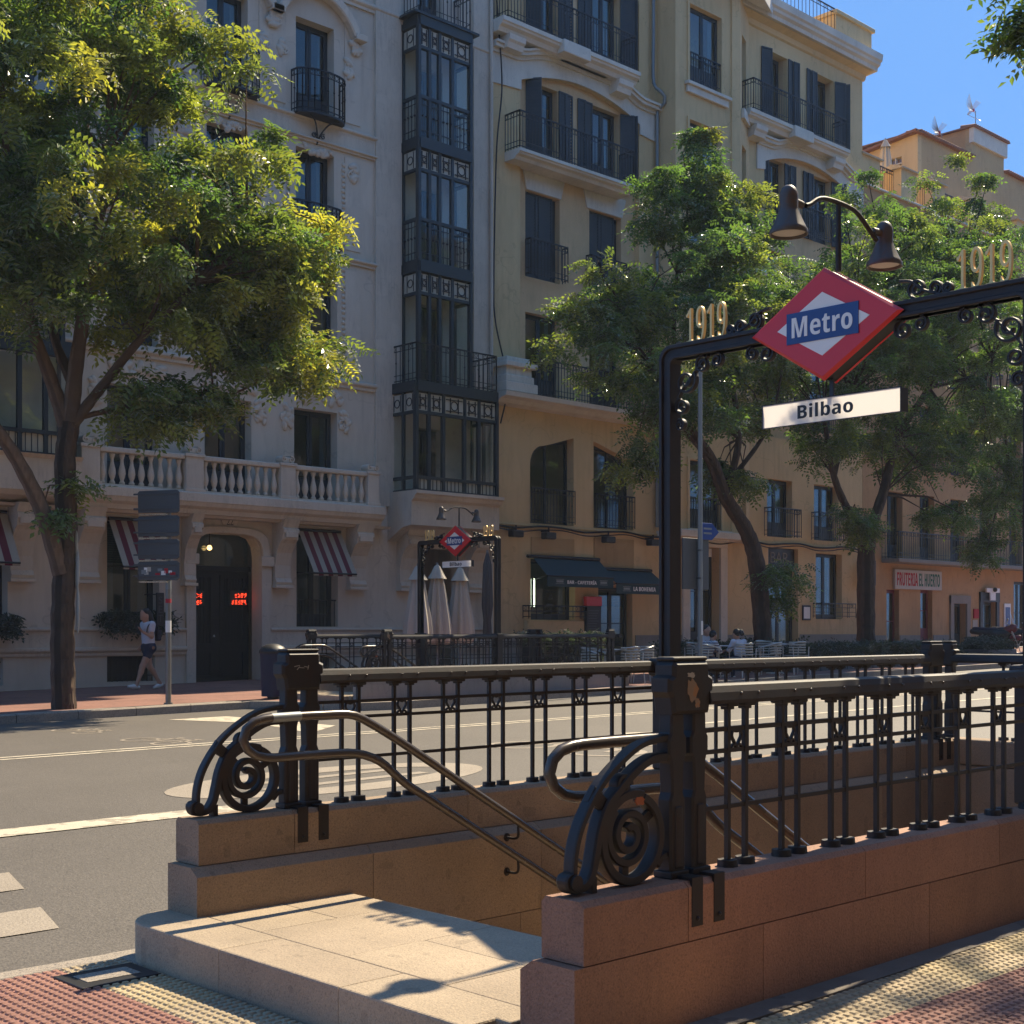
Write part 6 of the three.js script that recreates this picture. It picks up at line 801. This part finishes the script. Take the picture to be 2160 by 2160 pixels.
function chair(label, x, z, turn) {
  if (chair0) return copyOf(chair0, label, [x, gy(x), z], turn);
  const t = chair0 = thing('cafe_chair', label, 'chair', [x, gy(x), z], { turn, group: 'white cafe chairs on the far terrace' });
  for (const [sx, sz] of [[-1, -1], [1, -1], [-1, 1], [1, 1]]) mb().tube([V(sx * 0.24, 0, sz * 0.24), V(sx * 0.22, 0.44, sz * 0.2), V(sx * 0.235, 0.66, sz * 0.19)], 0.013, 12, 6).build('leg', M.alum, t);
  mb().box(-0.22, 0.22, 0.43, 0.455, -0.2, 0.22, 0.012).build('seat', M.canvas, t);
  const a = []; for (let i = 0; i <= 12; i++) { const k = i / 12; a.push(V(0.27 * Math.cos(Math.PI * k) * 1.0, 0.66 + 0.12 * Math.sin(Math.PI * k), 0.2 - 0.46 * Math.sin(Math.PI * k))); } mb().tube(a, 0.015, 40, 6).build('arm_rest', M.alum, t);
  const bk = mb(); for (const y of [0.52, 0.58, 0.64, 0.7, 0.755]) { const p = []; for (let i = 2; i <= 10; i++) { const k = i / 12; p.push(V(0.25 * Math.cos(Math.PI * k), y, 0.2 - 0.45 * Math.sin(Math.PI * k))); } bk.flatbar2 ? 0 : bk.tube(p, 0.02, 16, 5); } bk.build('backrest', M.canvas, t); return t;
}
let table0 = null;
function table(label, x, z) { if (table0) return copyOf(table0, label, [x, gy(x), z], 0); const t = table0 = thing('cafe_table', label, 'table', [x, gy(x), z], { group: 'small cafe tables on the far terrace' }); mb().box(-0.33, 0.33, 0.7, 0.725, -0.33, 0.33, 0.012).build('tabletop', M.alum, t); mb().cyl(V(0, 0.03, 0), V(0, 0.7, 0), 0.03, 0.03, 10).build('leg', M.alum, t); mb().box(-0.25, 0.25, 0, 0.03, -0.04, 0.04, 0.01).box(-0.04, 0.04, 0, 0.031, -0.25, 0.25, 0.01).build('foot', M.alum, t); return t; }
table('small cafe table with empty chairs left of the near archway post', 21.7, -19.9); table('small cafe table between the seated people', 25.35, -19.75); table('small cafe table at the right end by the long hedge', 27.4, -19.6);
chair('empty white cafe chair, leftmost, by the far entrance railing', 20.75, -19.35, 0.4); chair('empty white cafe chair facing the leftmost table, seen from behind', 21.6, -19.15, Math.PI - 0.2); chair('empty white cafe chair against the near archway post', 22.3, -19.4, -2.2);
chair('white cafe chair holding the person in the striped top', 24.6, -19.5, Math.PI / 2); chair('white cafe chair holding the person in white seen from behind', 25.3, -19.0, Math.PI - 0.15); chair('white cafe chair beyond the table under the person facing the street', 25.6, -20.55, 0.1);
chair('empty white cafe chair right of the seated people', 26.5, -19.1, Math.PI + 0.5); chair('empty white cafe chair nearest the long hedge', 27.3, -18.95, Math.PI - 0.3); chair('empty white cafe chair behind the right end table', 27.9, -20.3, -0.5);
{ // the torn pale strip on the big tree's trunk
  const t = scene.children.find((c) => c.name === 'street_tree'), b = mb(); for (const [y0, y1, w, dx] of [[1.3, 2.1, 0.05, 0.225], [2.0, 2.75, 0.075, 0.215], [2.6, 3.0, 0.05, 0.2]]) { const g = new THREE.SphereGeometry(1, 10, 10).scale(0.025, (y1 - y0) / 2, w).translate(10.2 + dx * 0.72, (y0 + y1) / 2, -21.3 + dx * 0.72); b.add(g); } b.build('bark_scar', M.canvas, t);
}
// ---------- people ----------
function mc(bones, k = 0.018, pad = 0.03, cell = 0.012) {         // smooth union of tapered capsules, meshed
  let lo = V(1e9, 1e9, 1e9), hi = V(-1e9, -1e9, -1e9); for (const [a, ra, b, rb] of bones) for (const [p, r] of [[a, ra], [b, rb]]) { lo.min(V(p[0] - r, p[1] - r, p[2] - r)); hi.max(V(p[0] + r, p[1] + r, p[2] + r)); }
  lo.subScalar(pad); hi.addScalar(pad); const ext = hi.clone().sub(lo), n = Math.max(24, Math.min(112, Math.round(Math.max(ext.x, ext.y, ext.z) / cell))), m = new MarchingCubes(n, new THREE.MeshBasicMaterial(), false, false, 90000), half = n / 2;
  const at = (i, a) => lo.getComponent(a) + ext.getComponent(a) * i / n;
  for (let z = 0; z < n; z++) for (let y = 0; y < n; y++) for (let x = 0; x < n; x++) {
    const px = at(x, 0), py = at(y, 1), pz = at(z, 2); let s = 0;
    for (const [a, ra, b, rb, sx] of bones) { const dx = b[0] - a[0], dy = b[1] - a[1], dz = b[2] - a[2], L = dx * dx + dy * dy + dz * dz, t = L ? Math.max(0, Math.min(1, ((px - a[0]) * dx + (py - a[1]) * dy + (pz - a[2]) * dz) / L)) : 0, qx = (px - a[0] - dx * t) * (sx ? sx[0] : 1), qy = (py - a[1] - dy * t) * (sx ? sx[1] : 1), qz = (pz - a[2] - dz * t) * (sx ? sx[2] : 1); const d = Math.sqrt(qx * qx + qy * qy + qz * qz) - (ra + (rb - ra) * t); s += Math.exp(-Math.max(-40, Math.min(40, d / k))); }
    m.field[x + y * n + z * n * n] = k * Math.log(s + 1e-30);
  }
  m.isolation = 0; m.update(); const g = new THREE.BufferGeometry(); g.setAttribute('position', new THREE.BufferAttribute(m.positionArray.slice(0, m.count * 3), 3)); const p = g.attributes.position;
  for (let i = 0; i < p.count; i++) p.setXYZ(i, lo.x + ext.x * (p.getX(i) + 1) / 2, lo.y + ext.y * (p.getY(i) + 1) / 2, lo.z + ext.z * (p.getZ(i) + 1) / 2);
  const w = mergeVertices(g, 1e-4); w.computeVertexNormals(); return clean(w);
}
function hand(w, dir, up, curl) {                                  // palm, four bent fingers, thumb from the side of the palm
  const d = V(...dir).normalize(), u = V(...up).addScaledVector(d, -V(...up).dot(d)).normalize(), s = d.clone().cross(u), o = V(...w), P = (a, b, c) => { const v = o.clone().addScaledVector(d, a).addScaledVector(s, b).addScaledVector(u, c); return [v.x, v.y, v.z]; }, bones = [[P(0, 0, 0), 0.022, P(0.07, 0, 0), 0.024, null], [P(0.04, -0.022, 0), 0.014, P(0.075, -0.028, 0), 0.012], [P(0.04, 0.022, 0), 0.014, P(0.075, 0.028, 0), 0.012]];
  [[-0.03, 0.055], [-0.01, 0.068], [0.01, 0.064], [0.029, 0.05]].forEach(([b, l]) => { const q = P(0.08, b, 0), m = P(0.08 + l * 0.55, b * 1.1, -curl * 0.3 * l), e = P(0.08 + l * (1 - 0.5 * curl), b * 1.1, -curl * 0.95 * l); bones.push([q, 0.009, m, 0.0085], [m, 0.0085, e, 0.007]); });
  bones.push([P(0.02, -0.024, -0.004), 0.011, P(0.05, -0.05, -0.016), 0.0095], [P(0.05, -0.05, -0.016), 0.0095, P(0.078, -0.054, -0.028), 0.008]); return mc(bones, 0.0035, 0.012, 0.004);
}
function person(label, pos, turn, J, cl, s = 1) {
  const t = thing('person', label, 'person', pos, { turn }); t.scale.setScalar(s); const B = [], b = (a, ra, c, rc, sx) => B.push([a, ra, c, rc, sx]);
  b(J.pel, 0.115, J.waist, 0.105, [0.85, 1, 1.15]); b(J.waist, 0.105, J.chest, 0.12, [0.8, 1, 1.15]); b(J.chest, 0.11, J.neck, 0.05); b(J.neck, 0.045, J.head, 0.05);
  b(J.head, 0.092, J.crown, 0.088, [1.12, 1, 0.95]); b(J.head, 0.07, J.chin, 0.045); b(J.nose0, 0.014, J.nose1, 0.016);
  for (const k of [0, 1]) { b(J.chest, 0.07, J.sh[k], 0.055); b(J.sh[k], 0.052, J.el[k], 0.038); b(J.el[k], 0.038, J.wr[k], 0.025); b(J.pel, 0.1, J.hip[k], 0.095); b(J.hip[k], 0.092, J.kn[k], 0.056); b(J.kn[k], 0.055, J.cf[k], 0.052); b(J.cf[k], 0.052, J.an[k], 0.034); b(J.an[k], 0.034, J.toe[k], 0.028); const e = J.ear[k]; b(e, 0.016, [e[0], e[1] - 0.03, e[2]], 0.012); }
  const parts = [mc(B, 0.014, 0.03, 0.016)]; for (const k of [0, 1]) parts.push(hand(J.wr[k], J.hd[k], J.hu[k], 0.7)); const body = mb(); parts.forEach((g) => body.add(g)); body.build('body', M.skin, t);
  const cb = (list, m, n, o) => mb().add(mc(list, 0.014, 0.03, 0.015)).build(n, m, t, o);
  const sl = (k, f) => J.sh[k].map((v, i) => v + (J.el[k][i] - v) * f);
  cb([[J.pel.map((v, i) => v + (J.waist[i] - v) * (cl.hem ?? 0.15)), 0.135, J.waist, 0.125, [0.82, 1, 1.1]], [J.waist, 0.125, J.chest, 0.135, [0.78, 1, 1.1]], [J.chest, 0.125, J.neck.map((v, i) => v + (J.chest[i] - v) * 0.45), 0.085], ...[0, 1].flatMap((k) => [[J.chest, 0.085, J.sh[k], 0.07], [J.sh[k], 0.069, sl(k, cl.sleeve), 0.064]])], cl.top, 'shirt');
  const th = (k, f) => J.hip[k].map((v, i) => v + (J.kn[k][i] - v) * f);
  cb([[J.pel, 0.13, J.waist.map((v, i) => J.pel[i] + (v - J.pel[i]) * 0.35), 0.122, [0.85, 1, 1.12]], ...[0, 1].flatMap((k) => [[J.pel, 0.118, J.hip[k], 0.11], [J.hip[k], 0.108, th(k, cl.leg), 0.088], ...(cl.leg >= 1 ? [[J.kn[k], 0.07, J.an[k], 0.05]] : [])])], cl.bottom, cl.leg >= 1 ? 'trousers' : 'shorts');
  for (const k of [0, 1]) { const a = J.an[k], e = J.toe[k], dx = (e[0] - a[0]), dz = (e[2] - a[2]); cb([[[a[0] - dx * 0.35, Math.min(a[1] - 0.03, a[1]), a[2] - dz * 0.35], 0.038, [a[0] + dx * 0.4, (a[1] + e[1]) / 2 - 0.01, a[2] + dz * 0.4], 0.042], [[a[0] + dx * 0.4, (a[1] + e[1]) / 2 - 0.01, a[2] + dz * 0.4], 0.042, [e[0] + dx * 0.15, e[1], e[2] + dz * 0.15], 0.032]], cl.shoes, 'shoe'); }
  const h = J.crown; cb([[[h[0], h[1] + 0.02, h[2] - 0.03], 0.1, [J.head[0], J.head[1] + 0.04, J.head[2] - 0.05], 0.088, [1.05, 1, 1]], ...(cl.hair || [])], M.hair, 'hair');
  const ey = mb(); for (const k of [-1, 1]) ey.add(new THREE.SphereGeometry(0.011, 8, 6).translate(J.eye[0] + k * 0.033 * (J.eyeAx?.[0] ?? 1), J.eye[1], J.eye[2])); ey.build('eyes', M.black, t); mb().box(J.mouth[0] - 0.022, J.mouth[0] + 0.022, J.mouth[1] - 0.004, J.mouth[1] + 0.004, J.mouth[2] - 0.006, J.mouth[2] + 0.004, 0.003).build('mouth', M.redWood, t);
  return t;
}
const headSet = (x, y, z, pitch) => { const c = Math.cos(pitch), s = Math.sin(pitch), P = (a, b, d) => [x + a, y + b * c - d * s, z + b * s + d * c]; return { head: P(0, 0, 0), crown: P(0, 0.045, -0.012), chin: P(0, -0.085, 0.045), nose0: P(0, 0.005, 0.085), nose1: P(0, -0.028, 0.105), eye: P(0, 0.012, 0.083), mouth: P(0, -0.062, 0.088), ear: [P(-0.086, 0, -0.005), P(0.086, 0, -0.005)] }; };
M.shirtW = mat(C(0.55, 0.56, 0.62), { roughness: 0.95, bumpMap: T.fine, bumpScale: 0.002 }); M.navy = mat(C(0.018, 0.02, 0.045), { roughness: 0.9 }); M.shoeW = mat(C(0.6, 0.6, 0.58), { roughness: 0.7 });
M.striped = mat(C(0.6, 0.6, 0.62), { roughness: 0.95, map: tex(64, 0.07, (u, v) => (v % 1 < 0.42 ? [0.08, 0.09, 0.14] : [1, 1, 1])) }); M.greyTee = mat(C(0.42, 0.41, 0.42), { roughness: 0.95 });
{
  const walk = { pel: [0, 0.9, 0], waist: [0, 1.06, 0.01], chest: [0, 1.25, 0.03], neck: [0, 1.4, 0.045], ...headSet(0, 1.52, 0.085, 0.42), sh: [[-0.165, 1.335, 0.02], [0.165, 1.335, 0.02]], el: [[-0.21, 1.08, -0.05], [0.2, 1.09, 0.04]], wr: [[-0.17, 0.9, 0.07], [0.12, 1.2, 0.22]], hd: [[0.1, -0.8, 0.45], [-0.05, 0.75, 0.55]], hu: [[1, 0.2, 0], [0.1, 0.6, -0.8]],
    hip: [[-0.085, 0.86, 0], [0.085, 0.86, 0]], kn: [[-0.09, 0.47, -0.07], [0.09, 0.475, 0.19]], cf: [[-0.09, 0.37, -0.15], [0.09, 0.37, 0.22]], an: [[-0.09, 0.115, -0.31], [0.09, 0.085, 0.33]], toe: [[-0.09, 0.03, -0.2], [0.09, 0.075, 0.47]] };
  const w = person('woman in a white tee and dark shorts walking left while reading her phone', [14.2, gy(14.2), -25.8], -Math.PI / 2, walk, { top: M.shirtW, bottom: M.navy, shoes: M.shoeW, sleeve: 0.45, leg: 0.42, hair: [[[0, 1.52, 0.0], 0.085, [0, 1.36, -0.07], 0.06], [[0, 1.36, -0.07], 0.06, [0.02, 1.2, -0.12], 0.035]] }, 1.0);
  const ph = thing('phone', 'dark phone held up by the walking woman', 'phone', [14.2 - 0.33, gy(14.2) + 1.3, -25.8 + 0.1], { turn: -Math.PI / 2 }); mb().box(-0.038, 0.038, -0.075, 0.075, -0.005, 0.005, 0.003).build('case', M.black, ph); ph.rotation.x = -0.5;
  const bag = thing('shoulder_bag', 'small dark bag on the back of the walking woman', 'bag', [14.2 + 0.16, gy(14.45) + 1.12, -25.72]); mb().box(-0.05, 0.05, -0.12, 0.12, -0.09, 0.09, 0.03).build('body', M.navy, bag); mb().tube([V(-0.02, 0.1, 0.06), V(-0.1, 0.24, 0.1), V(-0.2, 0.26, 0.12), V(-0.28, 0.16, 0.1), V(-0.29, 0.0, 0.08)], 0.012, 24, 6).build('strap', M.navy, bag);
  const sit = (lean, pitch, hx) => ({ pel: [0, 0.55, 0], waist: [0, 0.7, 0.02 + lean * 0.3], chest: [0, 0.9, 0.03 + lean], neck: [0, 1.05, 0.05 + lean * 1.3], ...headSet(hx, 1.17, 0.085 + lean * 1.5, pitch), sh: [[-0.18, 0.985, 0.03 + lean], [0.18, 0.985, 0.03 + lean]], el: [[-0.25, 0.76, 0.16 + lean], [0.25, 0.76, 0.14 + lean]], wr: [[-0.13, 0.77, 0.36 + lean], [0.13, 0.77, 0.35 + lean]], hd: [[0.3, 0, 1], [-0.3, 0, 1]], hu: [[0, 1, 0], [0, 1, 0]], hip: [[-0.09, 0.54, 0.03], [0.09, 0.54, 0.03]], kn: [[-0.11, 0.53, 0.42], [0.12, 0.53, 0.42]], cf: [[-0.11, 0.38, 0.42], [0.12, 0.38, 0.42]], an: [[-0.11, 0.09, 0.4], [0.12, 0.09, 0.42]], toe: [[-0.11, 0.035, 0.55], [0.12, 0.035, 0.57]] });
  const bun = (x) => [[[x, 1.24, -0.03], 0.07, [x, 1.2, -0.06], 0.06]];
  person('seated person in a white top seen from behind at the terrace table', [25.3, gy(25.3) - 0.06, -19.05], Math.PI - 0.15, sit(0.05, 0.2, 0.02), { top: M.shirtW, bottom: M.navy, shoes: M.shoeW, sleeve: 0.9, leg: 1, hair: bun(0.02), hem: 0 }, 0.88);
  person('seated person in a grey tee facing the street across the terrace table', [25.6, gy(25.6) - 0.02, -20.45], 0.1, sit(0.08, 0.1, 0), { top: M.greyTee, bottom: M.navy, shoes: M.black, sleeve: 0.5, leg: 0.9 }, 0.92);
  person('seated person in a striped top half hidden by the thin grey pole', [24.55, gy(24.55) - 0.06, -19.5], Math.PI / 2, sit(0.2, 0.3, 0), { top: M.striped, bottom: M.navy, shoes: M.black, sleeve: 0.95, leg: 1 }, 0.86);
}
// ---------- street furniture ----------
{
  const t = thing('direction_sign', 'back of a four board direction sign on a stickered pole at the far kerb', 'road sign', [11.9, gy(11.9), -20.95]);
  mb().cyl(V(0, 0, 0), V(0, 3.62, 0), 0.048, 0.048, 16).cyl(V(0, 0, 0), V(0, 0.03, 0), 0.075, 0.075, 16).build('pole', M.poleSteel, t);
  [[3.24, 3.62, 0.82], [2.84, 3.19, 0.82], [2.46, 2.79, 0.82], [2.1, 2.42, 0.80]].forEach(([a, b, w], i) => { const m = mb(); m.ext([[-0.52, a + 0.01], [0.2, a], [0.24, a + 0.03], [0.24, b - 0.03], [0.2, b + 0.01], [-0.5, b], [-0.53, b - 0.03]], 0.05, 0.085, 0.006); for (const y of [a + 0.06, b - 0.07]) m.box(-0.6, 0.2, y, y + 0.03, 0.084, 0.1, 0.004); m.box(-0.09, 0.09, (a + b) / 2 - 0.05, (a + b) / 2 + 0.05, 0.03, 0.06); const q = m.build('sign_board', M.boardBack, t); q.rotation.y = -1.0; mb().box(-0.5, 0.02, a - 0.035, a - 0.012, 0.04, 0.09).build('board_rail', M.stoneCap, t).rotation.y = -1.0; });
  const st = [[M.signWhite, 0.66, 1.14], [M.letterRed, 1.72, 0.07], [M.signWhite, 1.22, 0.2], [M.galv, 1.95, 0.14]]; st.forEach(([m, y, h], i) => { if (i === 0) return; mb().cyl(V(0, y, 0), V(0, y + h, 0), 0.0495, 0.0495, 16).build('sticker', m, t); });
  const r = rng(9); for (let i = 0; i < 11; i++) { const x = -0.55 + 0.72 * r(), y = 2.13 + 0.13 * r(), w = 0.05 + 0.06 * r(), h = 0.04 + 0.05 * r(), q = mb().box(x, x + w, y, y + h, 0.0855, 0.0875 + 0.001 * (i % 3)).build('sticker', [M.signWhite, M.letterRed, M.galv, M.canvas][i % 4], t); q.rotation.y = -1.0; }
  const p = thing('sign_pole', 'thin tall grey pole with the backs of a panel and a blue arrow sign', 'sign pole', [23.4, gy(23.4), -18.7]);
  mb().cyl(V(0, 0, 0), V(0, 6.85, 0), 0.058, 0.046, 14).add(new THREE.SphereGeometry(0.05, 12, 8).translate(0, 6.86, 0)).build('pole', M.galv, p); mb().box(-0.5, 0.38, 1.98, 3.08, -0.1, -0.06, 0.01).box(-0.06, 0.06, 2.2, 2.24, -0.1, 0.05).box(-0.06, 0.06, 2.8, 2.84, -0.1, 0.05).build('panel', M.boardBack, p); mb().ext([[0.04, 3.06], [0.42, 3.06], [0.66, 3.24], [0.42, 3.42], [0.04, 3.42]], -0.03, 0.0, 0.005).build('arrow_sign', mat(C(0.02, 0.06, 0.25)), p);
  const lt = mb(); for (let i = 0; i < 2; i++) lt.box(0.12, 0.4, 3.18 + i * 0.1, 3.22 + i * 0.1, 0.0, 0.004); lt.build('sign_lines', M.galv, p); mb().box(-0.03, 0.03, 1.0, 1.3, 0.048, 0.06, 0.004).build('sticker', M.signWhite, p);
  const l = thing('street_light', 'cobra head street light over the leaning tree', 'street light', [25.0, gy(25), -21.0]); mb().cyl(V(0, 0, 0), V(0, 7.4, 0), 0.1, 0.06, 12).build('pole', M.galv, l); mb().tube([V(0, 7.2, 0), V(0.5, 7.95, 0), V(1.6, 9.0, 0), V(3.0, 9.85, 0)], 0.045, 40, 8).build('arm', M.galv, l);
  const hd = mb().add(new THREE.SphereGeometry(1, 20, 12).scale(0.72, 0.17, 0.26).rotateZ(0.12).translate(3.6, 10.08, 0)).build('lamp_head', M.alum, l); mb().add(new THREE.SphereGeometry(1, 16, 10).scale(0.36, 0.13, 0.19).rotateZ(0.1).translate(3.85, 10.0, 0)).build('diffuser', M.frost, hd);
  const b = thing('litter_bin', 'dark litter bin beside the far metro entrance, behind the left near pillar', 'litter bin', [13.9, gy(14), -20.8]); mb().cyl(V(0, 0.05, 0), V(0, 0.86, 0), 0.2, 0.23, 20).build('body', M.navy, b); mb().lathe([[0.001, 0.99], [0.1, 0.98], [0.2, 0.93], [0.245, 0.86], [0.245, 0.82], [0.22, 0.82]], 0, 0, 0, 20).build('hood', M.black, b); mb().cyl(V(0, 0, 0), V(0, 0.06, 0), 0.1, 0.1, 12).build('foot', M.black, b);
}
{
  const t = thing('motorbike', 'parked dark motorbike with a red nose, left one at the right edge', 'motorbike', [41.3, gy(41), -21.1], { turn: 0.5, group: 'motorbikes parked at the far right' });
  const wheel = (z, n) => { const g = mb().add(new THREE.TorusGeometry(0.27, 0.06, 10, 28).rotateY(Math.PI / 2).translate(0, 0.33, z)).build('wheel', M.black, t); const r = mb().add(new THREE.TorusGeometry(0.2, 0.018, 6, 24).rotateY(Math.PI / 2).translate(0, 0.33, z)); for (let i = 0; i < 5; i++) r.cyl(V(0, 0.33, z), V(0, 0.33 + 0.2 * Math.sin(i * 1.257), z + 0.2 * Math.cos(i * 1.257)), 0.014, 0.012, 6); r.build('rim', M.alum, g); };
  wheel(0.68); wheel(-0.66); const f = mb(); for (const s of [-1, 1]) f.cyl(V(s * 0.09, 0.33, 0.68), V(s * 0.09, 0.95, 0.42), 0.025, 0.028, 8); f.build('fork', M.alum, t);
  mb().add(mc([[[0, 0.75, 0.3], 0.15, [0, 0.72, -0.05], 0.17], [[0, 0.45, 0.15], 0.16, [0, 0.42, -0.2], 0.17], [[0, 0.78, -0.1], 0.12, [0, 0.82, -0.7], 0.09]], 0.03, 0.04, 0.03)).build('body', M.black, t); mb().add(mc([[[0, 0.92, 0.52], 0.14, [0, 0.86, 0.36], 0.13], [[0, 0.62, 0.7], 0.09, [0, 0.6, 0.5], 0.1]], 0.03, 0.04, 0.03)).build('fairing', M.redWood, t);
  mb().add(mc([[[0, 0.86, 0.0], 0.1, [0, 0.9, -0.62], 0.1, [1, 1.6, 1]]], 0.02, 0.04, 0.03)).build('seat', M.navy, t); for (const s of [-1, 1]) { mb().add(new THREE.SphereGeometry(0.065, 14, 10).scale(1, 1, 0.6).translate(s * 0.075, 0.92, 0.63)).build('headlight', M.glass, t); mb().cyl(V(s * 0.06, 1.02, 0.4), V(s * 0.36, 1.08, 0.3), 0.016, 0.016, 8).add(new THREE.SphereGeometry(0.06, 10, 8).scale(1, 0.7, 0.4).translate(s * 0.32, 1.2, 0.36)).cyl(V(s * 0.3, 1.07, 0.32), V(s * 0.32, 1.2, 0.36), 0.008, 0.008, 6).build('handlebar', M.alum, t); }
  const ws = new THREE.CylinderGeometry(0.22, 0.2, 0.34, 16, 1, true, -0.9, 1.8).rotateX(-0.35).translate(0, 1.15, 0.3); mb().add(ws).build('windscreen', M.clear, t); mb().box(-0.12, 0.12, 0.6, 0.76, 0.8, 0.81, 0.004).build('number_plate', M.signWhite, t);
  copyOf(t, 'parked dark motorbike with a red nose, right one at the right edge', [42.7, gy(42), -21.2], 0.35);
}
renderer.render(scene, camera);
